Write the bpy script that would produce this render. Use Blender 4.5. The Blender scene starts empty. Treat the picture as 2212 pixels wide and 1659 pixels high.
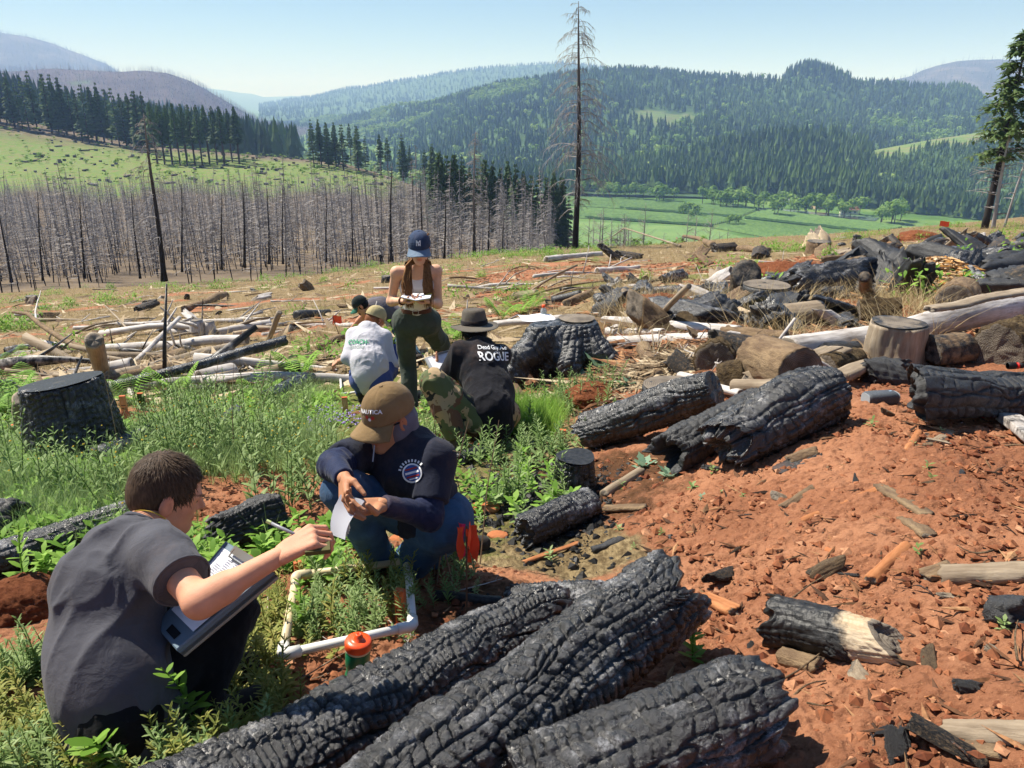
import bpy, math, random
import numpy as np
from mathutils import Vector, Matrix, bvhtree
# ------------------------------------------------------------------ camera, sky, sun, exposure
SC = bpy.context.scene
COL = SC.collection
PX, PY, FOC = 2212.0, 1659.0, 1661.0
PITCH = math.radians(20.2)
EYE = np.array([0.0, 0.0, 1.3])
cd = bpy.data.cameras.new('camera')
cam = bpy.data.objects.new('camera', cd)
COL.objects.link(cam)
cam.location = EYE
cam.rotation_euler = (math.pi / 2 - PITCH, 0, 0)
cd.sensor_width = 36.0
cd.lens = 36.0 * FOC / PX
cd.clip_start = 0.05
cd.clip_end = 60000
SC.camera = cam
SUN_AZ = math.radians(-60)      # left of straight ahead
SUN_EL = math.radians(55)
wd = bpy.data.worlds.new('World')
SC.world = wd
wd.use_nodes = True
wn = wd.node_tree
bg = wn.nodes['Background']
sky = wn.nodes.new('ShaderNodeTexSky')
sky.sky_type = 'NISHITA'
sky.sun_disc = False
sky.sun_elevation = SUN_EL
sky.sun_rotation = SUN_AZ
sky.altitude = 300
sky.air_density = 1.0
sky.dust_density = 0.0
sky.ozone_density = 7.0
wn.links.new(sky.outputs[0], bg.inputs[0])
bg.inputs[1].default_value = 0.064
sd = bpy.data.lights.new('sun', 'SUN')
sun = bpy.data.objects.new('sun', sd)
COL.objects.link(sun)
sd.energy = 4.8
sd.angle = math.radians(0.55)
sd.color = (1.0, 0.955, 0.88)
_sv = Vector((math.sin(SUN_AZ) * math.cos(SUN_EL), math.cos(SUN_AZ) * math.cos(SUN_EL), math.sin(SUN_EL)))
sun.rotation_euler = _sv.to_track_quat('Z', 'Y').to_euler()
SC.view_settings.view_transform = 'Standard'
SC.view_settings.look = 'None'
SC.view_settings.exposure = 0.85
SC.view_settings.gamma = 1.0
SC.view_settings.use_curve_mapping = False
SC.cycles.max_bounces = 5
SC.cycles.diffuse_bounces = 2
SC.cycles.glossy_bounces = 2
SC.cycles.transmission_bounces = 3
SC.cycles.transparent_max_bounces = 6
SC.cycles.volume_bounces = 2
SC.cycles.use_denoising = True
# ------------------------------------------------------------------ helpers
RNG = np.random.default_rng(7)
random.seed(11)
FWD = np.array([0, math.cos(PITCH), -math.sin(PITCH)])
UPV = np.array([0, math.sin(PITCH), math.cos(PITCH)])
RGT = np.array([1.0, 0, 0])
def ray(px, py):
 return RGT * ((px - PX / 2) / FOC) + UPV * ((PY / 2 - py) / FOC) + FWD
def R(px, py, d):
 """world point seen at photo position (px, py), d metres along the optical axis"""
 return EYE + ray(px, py) * d
def RY(px, py, y):
 """world point seen at (px, py) at forward distance y"""
 r = ray(px, py)
 return EYE + r * (y / r[1])
def _hash(i, j, k, seed):
 n = (i * 374761393 + j * 668265263 + k * 2147483647 + seed * 974634541) & 0xFFFFFFFF
 n = ((n ^ (n >> 13)) * 1274126177) & 0xFFFFFFFF
 n = ((n ^ (n >> 16)) * 2246822519) & 0xFFFFFFFF
 return ((n ^ (n >> 15)) & 0xFFFFFF) / float(0xFFFFFF)
def vn(x, y, z=0.0, seed=0):
 """value noise -1..1"""
 x, y, z = np.broadcast_arrays(np.asarray(x, float), np.asarray(y, float), np.asarray(z, float))
 xi, yi, zi = np.floor(x), np.floor(y), np.floor(z)
 xf, yf, zf = x - xi, y - yi, z - zi
 xi, yi, zi = xi.astype(np.int64), yi.astype(np.int64), zi.astype(np.int64)
 u = xf * xf * (3 - 2 * xf); v = yf * yf * (3 - 2 * yf); w = zf * zf * (3 - 2 * zf)
 def h(a, b, c): return _hash(xi + a, yi + b, zi + c, seed)
 def pl(c):
  return (h(0, 0, c) * (1 - u) + h(1, 0, c) * u) * (1 - v) + (h(0, 1, c) * (1 - u) + h(1, 1, c) * u) * v
 a = pl(0)
 if np.any(zf):
  a = a * (1 - w) + pl(1) * w
 return a * 2 - 1
def fbm(x, y, z=0.0, oct=4, seed=0, gain=0.5):
 s = 0.0; a = 1.0; t = 0.0; f = 1.0
 for o in range(oct):
  s = s + a * vn(np.asarray(x) * f, np.asarray(y) * f, np.asarray(z) * f, seed + o * 17)
  t += a; a *= gain; f *= 2.03
 return s / t
def sstep(a, b, x):
 t = np.clip((np.asarray(x, float) - a) / (b - a), 0, 1)
 return t * t * (3 - 2 * t)
def crest_y(x):
 return 52 + 0.12 * np.asarray(x, float) + 5 * vn(np.asarray(x) * 0.05, 3.1, 0, 5)
def gz0(x, y):
 """height of the hillside the people work on"""
 x = np.asarray(x, float); y = np.asarray(y, float)
 yy = np.maximum(y, -30)
 z = -(0.16 * yy + 0.36 * (1 - np.exp(-np.maximum(yy, -4) / 8)))
 z = z + 0.075 * np.clip(x, -90, 90) * sstep(2, 14, y)
 z = z + 0.47 * sstep(0.05, 2.0, x) * (1 - sstep(9, 28, y))
 b = sstep(0, 40, y - crest_y(x))
 z = z - 0.42 * np.maximum(y - crest_y(x), 0) * b
 return z
def gz(x, y):
 x = np.asarray(x, float); y = np.asarray(y, float)
 z = gz0(x, y)
 r = np.hypot(x, y)
 z = z + 0.10 * fbm(x * 0.55, y * 0.55, 0, 3, 3) * np.clip(r / 6, 0.25, 1)
 z = z + 0.5 * fbm(x * 0.06, y * 0.06, 0, 2, 9) * sstep(14, 45, y)
 return z
_TS = 0.6 * 1.035 ** np.arange(170)
def G(px, py, lift=0.0):
 """where the photo position meets the hillside"""
 r = ray(px, py)
 ts = _TS
 for _ in range(3):
  P = EYE[None] + r[None] * ts[:, None]
  m = P[:, 2] < gz(P[:, 0], P[:, 1]) + lift
  i = int(np.argmax(m)) if m.any() else len(ts) - 1
  lo, hi = ts[max(i - 1, 0)], ts[i]
  ts = np.linspace(lo, hi, 24)
 return EYE + r * hi
def GD(px, py, lift=0.0):
 """depth along the axis of that point"""
 return float(np.dot(G(px, py, lift) - EYE, FWD))
def new_mesh(name, V, faces, smooth=False):
 """faces: an (n,k) int array or a list of such arrays"""
 if not isinstance(faces, (list, tuple)):
  faces = [faces]
 faces = [np.asarray(f, dtype=np.int32) for f in faces if len(f)]
 V = np.asarray(V, dtype=np.float32)
 me = bpy.data.meshes.new(name)
 me.vertices.add(len(V))
 me.vertices.foreach_set('co', V.ravel())
 nl = sum(f.size for f in faces)
 me.loops.add(nl)
 me.loops.foreach_set('vertex_index', np.concatenate([f.ravel() for f in faces]))
 npoly = sum(len(f) for f in faces)
 me.polygons.add(npoly)
 tot = np.concatenate([np.full(len(f), f.shape[1], dtype=np.int32) for f in faces])
 st = np.concatenate([[0], np.cumsum(tot)[:-1]]).astype(np.int32)
 me.polygons.foreach_set('loop_start', st)
 me.polygons.foreach_set('use_smooth', np.full(npoly, bool(smooth)))
 me.update(calc_edges=True)
 return me
def attr(me, name, vals):
 a = me.attributes.new(name, 'FLOAT', 'POINT')
 a.data.foreach_set('value', np.asarray(vals, dtype=np.float32))
def link(name, me, mat=None, parent=None, loc=None):
 o = bpy.data.objects.new(name, me)
 COL.objects.link(o)
 if mat is not None and len(me.materials) == 0:
  me.materials.append(mat)
 if parent is not None:
  o.parent = parent
 if loc is not None:
  o.location = loc
 return o
def obj(name, V, faces, mat=None, parent=None, smooth=False, loc=None):
 """a mesh object; V in world coordinates, moved relative to the parent's location"""
 V = np.asarray(V, float)
 off = np.zeros(3)
 if parent is not None:
  off = np.array(wloc(parent))
 if loc is not None:
  off = np.asarray(loc, float)
  V = V - off
  o = link(name, new_mesh(name, V, faces, smooth), mat, parent)
  o.location = off - (np.array(wloc(parent)) if parent is not None else 0)
  return o
 return link(name, new_mesh(name, V - off, faces, smooth), mat, parent)
def wloc(o):
 v = Vector((0, 0, 0))
 while o is not None:
  v = v + o.location
  o = o.parent
 return tuple(v)
def tag(o, label=None, cat=None, group=None, kind=None):
 if label: o['label'] = label
 if cat: o['category'] = cat
 if group: o['group'] = group
 if kind: o['kind'] = kind
 return o
def empty(name, loc, label=None, cat=None, group=None):
 o = bpy.data.objects.new(name, None)
 COL.objects.link(o)
 o.location = loc
 o.empty_display_size = 0.1
 return tag(o, label, cat, group)
def copy_tree(o, parent=None):
 c = o.copy()
 COL.objects.link(c)
 c.parent = parent
 for ch in o.children:
  copy_tree(ch, c)
 return c
def unit(v):
 v = np.asarray(v, float)
 return v / max(np.linalg.norm(v), 1e-9)
def frame_of(d, hint=(0, 0, 1)):
 d = unit(d)
 h = np.asarray(hint, float)
 if abs(np.dot(d, unit(h))) > 0.97:
  h = np.array([0.0, 1.0, 0.0])
 a = unit(np.cross(h, d))
 b = np.cross(d, a)
 return a, b, d
class MB:
 """collects pieces into one mesh"""
 def __init__(s):
  s.V = []; s.F = {}; s.n = 0; s.A = []
 def add(s, V, faces, a=0.0):
  V = np.asarray(V, float)
  if not isinstance(faces, (list, tuple)) or (len(faces) and np.isscalar(faces[0])):
   faces = [faces]
  for f in faces:
   f = np.asarray(f)
   if len(f):
    s.F.setdefault(f.shape[1], []).append(f + s.n)
  s.V.append(V); s.n += len(V)
  s.A.append(np.broadcast_to(np.asarray(a, float), (len(V),)))
 def tube(s, pts, rad, n=6, cap=True, a=0.0, twist=0.0):
  pts = np.asarray(pts, float)
  rad = np.broadcast_to(np.asarray(rad, float), (len(pts),))
  T = np.gradient(pts, axis=0) if len(pts) > 2 else np.repeat((pts[1:] - pts[:1]), 2, 0)
  A, B, _ = frame_of(T[0])
  rings = []
  for i in range(len(pts)):
   t = unit(T[i])
   A = unit(A - t * np.dot(A, t)); B = np.cross(t, A)
   th = np.arange(n) * 2 * math.pi / n + twist
   rings.append(pts[i] + rad[i] * (np.cos(th)[:, None] * A + np.sin(th)[:, None] * B))
  V = np.concatenate(rings)
  i, j = np.meshgrid(np.arange(len(pts) - 1), np.arange(n), indexing='ij')
  q = np.stack([i * n + j, i * n + (j + 1) % n, (i + 1) * n + (j + 1) % n, (i + 1) * n + j], -1).reshape(-1, 4)
  fs = [q]
  if cap and n > 2:
   fs.append(np.array([list(range(n))[::-1]])); fs.append(np.array([[(len(pts) - 1) * n + k for k in range(n)]]))
  s.add(V, fs, a)
  return s
 def box(s, c, size, rot=None, a=0.0, bev=0.0):
  hx, hy, hz = np.asarray(size, float) / 2
  if bev > 0:
   V = []
   for z, k in ((-hz, 1), (-hz + bev, 0), (hz - bev, 0), (hz, 1)):
    e = bev * k
    for (x, y) in ((-hx + e + bev * .0, -hy + e), (hx - e, -hy + e), (hx - e, hy - e), (-hx + e, hy - e)):
     V.append((x, y, z))
   V = np.array(V)
   q = [[3, 2, 1, 0], [12, 13, 14, 15]]
   for r in range(3):
    for k in range(4):
     q.append([r * 4 + k, r * 4 + (k + 1) % 4, (r + 1) * 4 + (k + 1) % 4, (r + 1) * 4 + k])
  else:
   V = np.array([[x, y, z] for z in (-hz, hz) for (x, y) in ((-hx, -hy), (hx, -hy), (hx, hy), (-hx, hy))])
   q = [[3, 2, 1, 0], [4, 5, 6, 7], [0, 1, 5, 4], [1, 2, 6, 5], [2, 3, 7, 6], [3, 0, 4, 7]]
  if rot is not None:
   V = V @ np.asarray(rot, float).T
  s.add(V + np.asarray(c, float), np.array(q), a)
  return s
 def build(s, name, mat, parent=None, smooth=False, loc=None, tint=False):
  V = np.concatenate(s.V)
  o = obj(name, V, [np.concatenate(f) for f in s.F.values()], mat, parent, smooth, loc)
  if tint:
   attr(o.data, 'tint', np.concatenate(s.A))
  return o
 def arrays(s):
  return np.concatenate(s.V), [np.concatenate(f) for f in s.F.values()], np.concatenate(s.A)
def merge_instances(mb_list, pos, rotz, scale, which, tint, tilt=None, zs=None):
 """copies of templates (V, faces, a) as big arrays"""
 VV = []; FF = {}; AA = []; n = 0
 pos = np.asarray(pos, float)
 for k, (V, faces, a) in enumerate(mb_list):
  idx = np.where(which == k)[0]
  if not len(idx): continue
  c, s_ = np.cos(rotz[idx]), np.sin(rotz[idx])
  sc = scale[idx]
  sz = sc if zs is None else zs[idx]
  X = V[None, :, 0] * sc[:, None]; Y = V[None, :, 1] * sc[:, None]; Z = V[None, :, 2] * sz[:, None]
  if tilt is not None:
   X = X + Z * tilt[idx][:, :1]; Y = Y + Z * tilt[idx][:, 1:2]
   xr = X; yr = Y
   x2 = V[None, :, 0] * sc[:, None] * c[:, None] - V[None, :, 1] * sc[:, None] * s_[:, None] + Z * tilt[idx][:, :1]
   y2 = V[None, :, 0] * sc[:, None] * s_[:, None] + V[None, :, 1] * sc[:, None] * c[:, None] + Z * tilt[idx][:, 1:2]
  else:
   x2 = X * c[:, None] - Y * s_[:, None]; y2 = X * s_[:, None] + Y * c[:, None]
  P = np.stack([x2, y2, Z], -1) + pos[idx][:, None, :]
  m = len(V)
  VV.append(P.reshape(-1, 3))
  AA.append((a[None, :] + tint[idx][:, None]).ravel())
  for f in faces:
   ff = (f[None] + (np.arange(len(idx)) * m)[:, None, None] + n).reshape(-1, f.shape[1])
   FF.setdefault(f.shape[1], []).append(ff)
  n += m * len(idx)
 return np.concatenate(VV), [np.concatenate(f) for f in FF.values()], np.concatenate(AA)
# ------------------------------------------------------------------ materials
def hexc(h):
 c = [int(h[i:i + 2], 16) / 255 for i in (0, 2, 4)]
 return tuple((x / 12.92 if x <= .04045 else ((x + .055) / 1.055) ** 2.4) for x in c)
class NT:
 def __init__(s, name):
  s.m = bpy.data.materials.new(name); s.m.use_nodes = True
  s.t = s.m.node_tree; s.b = s.t.nodes['Principled BSDF']
 def n(s, typ, **kw):
  nd = s.t.nodes.new(typ)
  for k, v in kw.items():
   if k.startswith('i_'):
    nd.inputs[k[2:]].default_value = v
   else:
    setattr(nd, k, v)
  return nd
 def l(s, a, b):
  s.t.links.new(a, b)
 def coord(s, kind='Object'):
  if kind == 'Position':
   return s.n('ShaderNodeNewGeometry').outputs['Position']
  return s.n('ShaderNodeTexCoord').outputs[kind]
 def map(s, co, scale=(1, 1, 1), rot=(0, 0, 0)):
  m = s.n('ShaderNodeMapping'); m.inputs['Scale'].default_value = scale; m.inputs['Rotation'].default_value = rot
  s.l(co, m.inputs['Vector']); return m.outputs[0]
 def noise(s, co, scale, detail=4, rough=.55, dist=0.0):
  nd = s.n('ShaderNodeTexNoise'); nd.inputs['Scale'].default_value = scale
  nd.inputs['Detail'].default_value = detail; nd.inputs['Roughness'].default_value = rough; nd.inputs['Distortion'].default_value = dist
  s.l(co, nd.inputs['Vector']); return nd.outputs['Fac']
 def ramp(s, fac, stops):
  r = s.n('ShaderNodeValToRGB'); e = r.color_ramp.elements
  while len(e) > 1: e.remove(e[-1])
  for i, (p, c) in enumerate(stops):
   el = e[0] if i == 0 else e.new(p)
   el.position = p
   el.color = (*c, 1) if not np.isscalar(c) else (c, c, c, 1)
  s.l(fac, r.inputs[0]); return r.outputs[0]
 def mix(s, fac, a, b, typ='MIX'):
  m = s.n('ShaderNodeMix', data_type='RGBA', blend_type=typ)
  for sock, v in ((m.inputs[0], fac), (m.inputs[6], a), (m.inputs[7], b)):
   if hasattr(v, 'is_linked') or hasattr(v, 'links'): s.l(v, sock)
   elif np.isscalar(v): sock.default_value = v
   else: sock.default_value = (*v, 1)
  return m.outputs[2]
 def math(s, op, a, b=0.0, clamp=False):
  m = s.n('ShaderNodeMath', operation=op, use_clamp=clamp)
  for sock, v in ((m.inputs[0], a), (m.inputs[1], b)):
   if hasattr(v, 'links'): s.l(v, sock)
   else: sock.default_value = v
  return m.outputs[0]
 def attr(s, name):
  return s.n('ShaderNodeAttribute', attribute_name=name).outputs['Fac']
 def rnd(s):
  return s.n('ShaderNodeObjectInfo').outputs['Random']
 def bump(s, h, strength=.5, dist=.01):
  b = s.n('ShaderNodeBump'); b.inputs['Strength'].default_value = strength; b.inputs['Distance'].default_value = dist
  s.l(h, b.inputs['Height']); s.l(b.outputs[0], s.b.inputs['Normal']); return b
 def base(s, v):
  if hasattr(v, 'links'): s.l(v, s.b.inputs['Base Color'])
  else: s.b.inputs['Base Color'].default_value = (*v, 1)
 def rough(s, v):
  if hasattr(v, 'links'): s.l(v, s.b.inputs['Roughness'])
  else: s.b.inputs['Roughness'].default_value = v
 def spec(s, v): s.b.inputs['Specular IOR Level'].default_value = v
def simple(name, c1, c2=None, scale=8, rough=.8, bump=0.0, bscale=None, bdist=.004, co='Object', spec=.3, stretch=None, c3=None):
 t = NT(name)
 p = t.coord(co)
 if stretch: p = t.map(p, stretch)
 if c2 is None: t.base(c1)
 else:
  f = t.noise(p, scale)
  st = [(.32, c1), (.68, c2)] if c3 is None else [(.28, c1), (.5, c2), (.72, c3)]
  t.base(t.ramp(f, st))
 t.rough(rough); t.spec(spec)
 if bump: t.bump(t.noise(p, bscale or scale * 4, 5), bump, bdist)
 return t.m
def sdf_mesh(prims, vox, k=.03, pad=.03):
 """smooth union of round cones and ellipsoids -> quads (surface nets)"""
 lo = np.full(3, 1e9); hi = -lo
 bbs = []
 for p in prims:
  if p[0] == 'cap':
   _, a, b, ra, rb = p[:5]; m = max(ra, rb)
   l, h = np.minimum(a, b) - m, np.maximum(a, b) + m
  else:
   _, c, rad, Rm = p[:4]; m = max(rad); l, h = np.asarray(c) - m, np.asarray(c) + m
  bbs.append((l, h));
  if not (len(p) > 5 and p[5] and p[5].get('sub')):
   lo = np.minimum(lo, l); hi = np.maximum(hi, h)
 lo = lo - pad - 2 * vox; hi = hi + pad + 2 * vox
 n = np.ceil((hi - lo) / vox).astype(int) + 1
 D = np.full(n, 1.0, dtype=np.float32)
 for p, (l, h) in zip(prims, bbs):
  opt = p[5] if len(p) > 5 and p[5] else {}
  kk = opt.get('k', k)
  i0 = np.clip(np.floor((l - kk * 1.2 - 3 * vox - lo) / vox).astype(int), 0, n - 1); i1 = np.clip(np.ceil((h + kk * 1.2 + 3 * vox - lo) / vox).astype(int) + 1, 1, n)
  if np.any(i1 <= i0): continue
  X = (lo[0] + vox * np.arange(i0[0], i1[0]))[:, None, None]; Y = (lo[1] + vox * np.arange(i0[1], i1[1]))[None, :, None]; Z = (lo[2] + vox * np.arange(i0[2], i1[2]))[None, None, :]
  if p[0] == 'cap':
   _, a, b, ra, rb = p[:5]
   a = np.asarray(a, float); b = np.asarray(b, float)
   x, y, z = X - a[0], Y - a[1], Z - a[2]
   e = b - a
   sq = opt.get('sq')
   if sq is not None:
    nn, s = unit(sq[0]), sq[1]
    dn = (x * nn[0] + y * nn[1] + z * nn[2]) * (1 / s - 1)
    x, y, z = x + dn * nn[0], y + dn * nn[1], z + dn * nn[2]
    e = e + nn * (np.dot(e, nn) * (1 / s - 1))
   L2 = max(np.dot(e, e), 1e-9)
   t = np.clip((x * e[0] + y * e[1] + z * e[2]) / L2, 0, 1)
   d = np.sqrt((x - t * e[0]) ** 2 + (y - t * e[1]) ** 2 + (z - t * e[2]) ** 2) - (ra + (rb - ra) * t)
   if sq is not None: d = d * min(1, sq[1] ** .5)
   if opt.get('cut'):
    u = unit(b - a)
    d = np.maximum(d, (X - b[0]) * u[0] + (Y - b[1]) * u[1] + (Z - b[2]) * u[2])
   if opt.get('cut0'):
    u = unit(a - b)
    d = np.maximum(d, (X - a[0]) * u[0] + (Y - a[1]) * u[1] + (Z - a[2]) * u[2])
  else:
   _, c, rad, Rm = p[:4]
   x, y, z = X - c[0], Y - c[1], Z - c[2]
   q = [(x * Rm[i][0] + y * Rm[i][1] + z * Rm[i][2]) / rad[i] for i in range(3)]
   k0 = np.sqrt(q[0] ** 2 + q[1] ** 2 + q[2] ** 2)
   d = (k0 - 1) * min(rad) * (1 + .35 * (np.mean(rad) / min(rad) - 1))
  S = D[i0[0]:i1[0], i0[1]:i1[1], i0[2]:i1[2]]
  d = d.astype(np.float32)
  if opt.get('sub'):
   h_ = np.clip(.5 - .5 * (S + d) / kk, 0, 1)
   S[...] = S * (1 - h_) + (-d) * h_ + kk * h_ * (1 - h_)
  else:
   h_ = np.clip(.5 + .5 * (S - d) / kk, 0, 1)
   S[...] = S * (1 - h_) + d * h_ - kk * h_ * (1 - h_)
 return nets(D, lo, vox)
def nets(D, lo, vox):
 s = D < 0
 nx, ny, nz = D.shape
 cnt = np.zeros((nx - 1, ny - 1, nz - 1), dtype=np.int8)
 for a in (0, 1):
  for b in (0, 1):
   for c in (0, 1):
    cnt += s[a:nx - 1 + a, b:ny - 1 + b, c:nz - 1 + c]
 act = np.argwhere((cnt > 0) & (cnt < 8))
 idx = np.full(cnt.shape, -1, dtype=np.int64); idx[tuple(act.T)] = np.arange(len(act))
 acc = np.zeros((len(act), 3)); num = np.zeros(len(act))
 cor = [(a, b, c) for a in (0, 1) for b in (0, 1) for c in (0, 1)]
 dv = {c: D[act[:, 0] + c[0], act[:, 1] + c[1], act[:, 2] + c[2]] for c in cor}
 for c in cor:
  for ax in range(3):
   if c[ax] == 0:
    c2 = list(c); c2[ax] = 1; c2 = tuple(c2)
    a, b = dv[c], dv[c2]
    m = (a < 0) != (b < 0)
    t = a[m] / (a[m] - b[m])
    p = np.tile(np.array(c, float), (m.sum(), 1)); p[:, ax] += t
    acc[m] += p; num[m] += 1
 V = lo + vox * (act + acc / num[:, None])
 F = []
 for ax in range(3):
  o1, o2 = [(1, 2), (2, 0), (0, 1)][ax]
  sl0 = [slice(None)] * 3; sl1 = [slice(None)] * 3
  sl0[ax] = slice(0, -1); sl1[ax] = slice(1, None)
  A, B = s[tuple(sl0)], s[tuple(sl1)]
  e = np.argwhere(A != B)
  e = e[(e[:, o1] > 0) & (e[:, o2] > 0) & (e[:, o1] < D.shape[o1] - 1) & (e[:, o2] < D.shape[o2] - 1)]
  def cell(d1, d2):
   q = e.copy(); q[:, o1] -= d1; q[:, o2] -= d2
   return idx[q[:, 0], q[:, 1], q[:, 2]]
  Q = np.stack([cell(1, 1), cell(0, 1), cell(0, 0), cell(1, 0)], -1)
  fl = A[tuple(e.T)]
  Q[~fl] = Q[~fl][:, ::-1]
  F.append(Q)
 F = np.concatenate(F)
 F = F[(F >= 0).all(1)]
 return V, F
def vnormals(V, F):
 n = np.zeros_like(V)
 fn = np.cross(V[F[:, 2]] - V[F[:, 0]], V[F[:, 3]] - V[F[:, 1]])
 for i in range(4): np.add.at(n, F[:, i], fn)
 return n / np.maximum(np.linalg.norm(n, axis=1), 1e-12)[:, None]
def relax(V, F, it=2):
 for _ in range(it):
  acc = np.zeros_like(V); c = np.zeros(len(V))
  for i in range(4):
   a, b = F[:, i], F[:, (i + 1) % 4]
   np.add.at(acc, a, V[b]); np.add.at(c, a, 1); np.add.at(acc, b, V[a]); np.add.at(c, b, 1)
  V = V * .4 + .6 * acc / np.maximum(c, 1)[:, None]
 return V
LANDMARKS = [(1897, 862, 'the speaker'), (1800, 1365, 'the half-burnt block'), (1690, 905, 'the tilted charred log'), (2080, 830, 'the hollow trunk shell'), (1010, 1180, 'the neon marker'), (1215, 940, 'the numbered pale stake'),
 (1240, 750, 'the big burnt stump'), (1960, 700, 'the silver trunk'), (1762, 515, 'the pale broken stump'), (170, 890, 'the large left stump'), (400, 780, 'the left log pile'), (900, 690, 'the standing woman'), (1243, 545, 'the tall snag'),
 (350, 590, 'the leaning conifer'), (2140, 480, 'the green fir'), (1650, 660, 'the flat burnt stump'), (1440, 630, 'the long blackened log'), (440, 710, 'the two grey stumps'), (1950, 565, 'the broad black wedge'), (1560, 770, 'the cone-shaped mossy round'),
 (1680, 780, 'the oval sawn face'), (1020, 690, 'the brimmed hat'), (750, 1300, 'the white pipe square'), (1250, 1450, 'the front charred logs'), (2140, 1240, 'the splintered board'), (1010, 560, 'the shaggy dead conifer'), (60, 655, 'the dark far-left stump'), (700, 690, 'the red square flag'),
 (528, 560, 'the thickest black pole'), (22, 590, 'the leaning far-left pole'), (911, 540, 'the pole behind the woman'), (180, 580, 'the thin pole midway left'), (705, 548, 'the thin pole midway right'), (440, 360, 'the conifer stand'), (1040, 420, 'the green conifers'), (640, 400, 'the mid clearing edge'), (150, 400, 'the left clearing edge'), (300, 470, 'the upper leaning conifer'),
 (1480, 466, 'the clump between fields'), (1770, 450, 'the brown roofed house'), (1367, 371, 'the long pale building'), (1648, 424, 'the white house'), (1900, 480, 'the river end'), (720, 360, 'the second conifer clump'), (120, 275, 'the left rim'), (860, 395, 'the end of the clearing'), (1150, 500, 'the lowest green conifers'), (960, 450, 'the first green conifers')]
def where(px, py):
 """how to find a thing from the nearest thing that stands out"""
 q = min(LANDMARKS, key=lambda l: (l[0] - px) ** 2 + ((l[1] - py) * 1.6) ** 2)
 dx, dy = px - q[0], (py - q[1]) * 1.6
 far = math.hypot(dx, dy)
 w = 'just ' if far < 50 else ('' if far < 120 else 'well ')
 h = 'right of' if dx > 0 else 'left of'
 v = 'in front of' if dy > 0 else 'behind'
 if abs(dx) > 2.2 * abs(dy): d = h
 elif abs(dy) > 2.2 * abs(dx): d = v
 else: d = v + ' and ' + h
 return w + d + ' ' + q[2]
# ------------------------------------------------------------------ materials of the setting
def m_ground():
 t = NT('hillside soil')
 p = t.coord('Position')
 red = t.ramp(t.noise(p, 1.3, 8, .65), [(.25, hexc('7c5038')), (.48, hexc('9c694c')), (.62, hexc('b07c5c')), (.8, hexc('885840'))])
 fine = t.noise(p, 26, 8, .7)
 red = t.mix(t.ramp(fine, [(.35, .7), (.52, 0.)]), red, hexc('6a402c'))
 crumbs = t.noise(p, 90, 3, .6)
 red = t.mix(t.ramp(crumbs, [(.62, 0.), (.7, .6)]), red, hexc('bd8a66'))
 duff = t.ramp(t.noise(p, 3.1, 9, .7), [(.25, hexc('6a5a40')), (.45, hexc('8d7a58')), (.6, hexc('a8946e')), (.78, hexc('75653f'))])
 duff = t.mix(t.ramp(t.noise(t.map(p, (1, .35, 1)), 40, 6, .75), [(.4, .9), (.6, 0.)]), duff, hexc('55452f'))
 green = t.ramp(t.noise(p, 5, 6, .7), [(.3, hexc('4a5a22')), (.7, hexc('6d7a35'))])
 moist = t.ramp(t.noise(p, 4, 7, .7), [(.3, hexc('3c2a1c')), (.7, hexc('6b4a32'))])
 nz = t.math('MULTIPLY', t.math('SUBTRACT', t.math('ADD', t.math('MULTIPLY', t.noise(p, 7, 8, .75), .6), t.math('MULTIPLY', t.noise(p, 1.6, 5, .6), .4)), .5), 1.9)
 def edge(a): return t.ramp(t.math('ADD', t.attr(a), nz), [(.36, 0.), (.62, 1.)])
 c = t.mix(edge('duff'), red, duff)
 c = t.mix(edge('moist'), c, moist)
 c = t.mix(t.math('MULTIPLY', edge('green'), .75), c, green)
 t.base(c); t.rough(.95); t.spec(.15)
 h = t.math('ADD', t.noise(p, 60, 8, .7), t.math('MULTIPLY', t.noise(p, 14, 4), 1.5))
 t.bump(h, .9, .02)
 return t.m
def m_hill(name, stops, scale, co_scale=(1, 1, 1), patch=None):
 t = NT(name)
 p = t.map(t.coord('Position'), co_scale)
 c = t.ramp(t.noise(p, scale, 8, .65), stops)
 if patch:
  c = t.mix(t.ramp(t.noise(p, patch[0], 4), [(patch[1], 0.), (patch[1] + .08, 1.)]), c, patch[2])
 c = t.mix(t.attr('bare'), c, t.ramp(t.noise(p, scale * 2.5, 7, .7), [(.3, hexc('546c38')), (.47, hexc('6a7f42')), (.58, hexc('7c7a54')), (.66, hexc('6c6650')), (.75, hexc('5a7436'))]))
 t.base(c); t.rough(.95); t.spec(.1)
 return t.m
def m_leaf(name, ca, cb, cc=None, trans=.25, rough=.6):
 """foliage; 'tint' on the mesh and the object's own random value shift the hue"""
 t = NT(name)
 f = t.math('ADD', t.attr('tint'), t.math('MULTIPLY', t.math('SUBTRACT', t.rnd(), .5), .35))
 st = [(0., ca), (1., cb)] if cc is None else [(0., ca), (.5, cb), (1., cc)]
 c = t.ramp(f, st)
 t.base(c); t.rough(rough); t.spec(.25)
 if trans:
  tr = t.n('ShaderNodeBsdfTranslucent'); t.l(c, tr.inputs[0])
  mx = t.n('ShaderNodeMixShader'); mx.inputs[0].default_value = trans
  out = t.t.nodes['Material Output']
  t.l(t.b.outputs[0], mx.inputs[1]); t.l(tr.outputs[0], mx.inputs[2]); t.l(mx.outputs[0], out.inputs[0])
 return t.m
MAT = {}
MAT['ground'] = m_ground()
MAT['gully'] = m_hill('gully ground', [(.3, hexc('4f463c')), (.5, hexc('6a5d4e')), (.65, hexc('7d6e5a')), (.8, hexc('66704a'))], .12)
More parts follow.
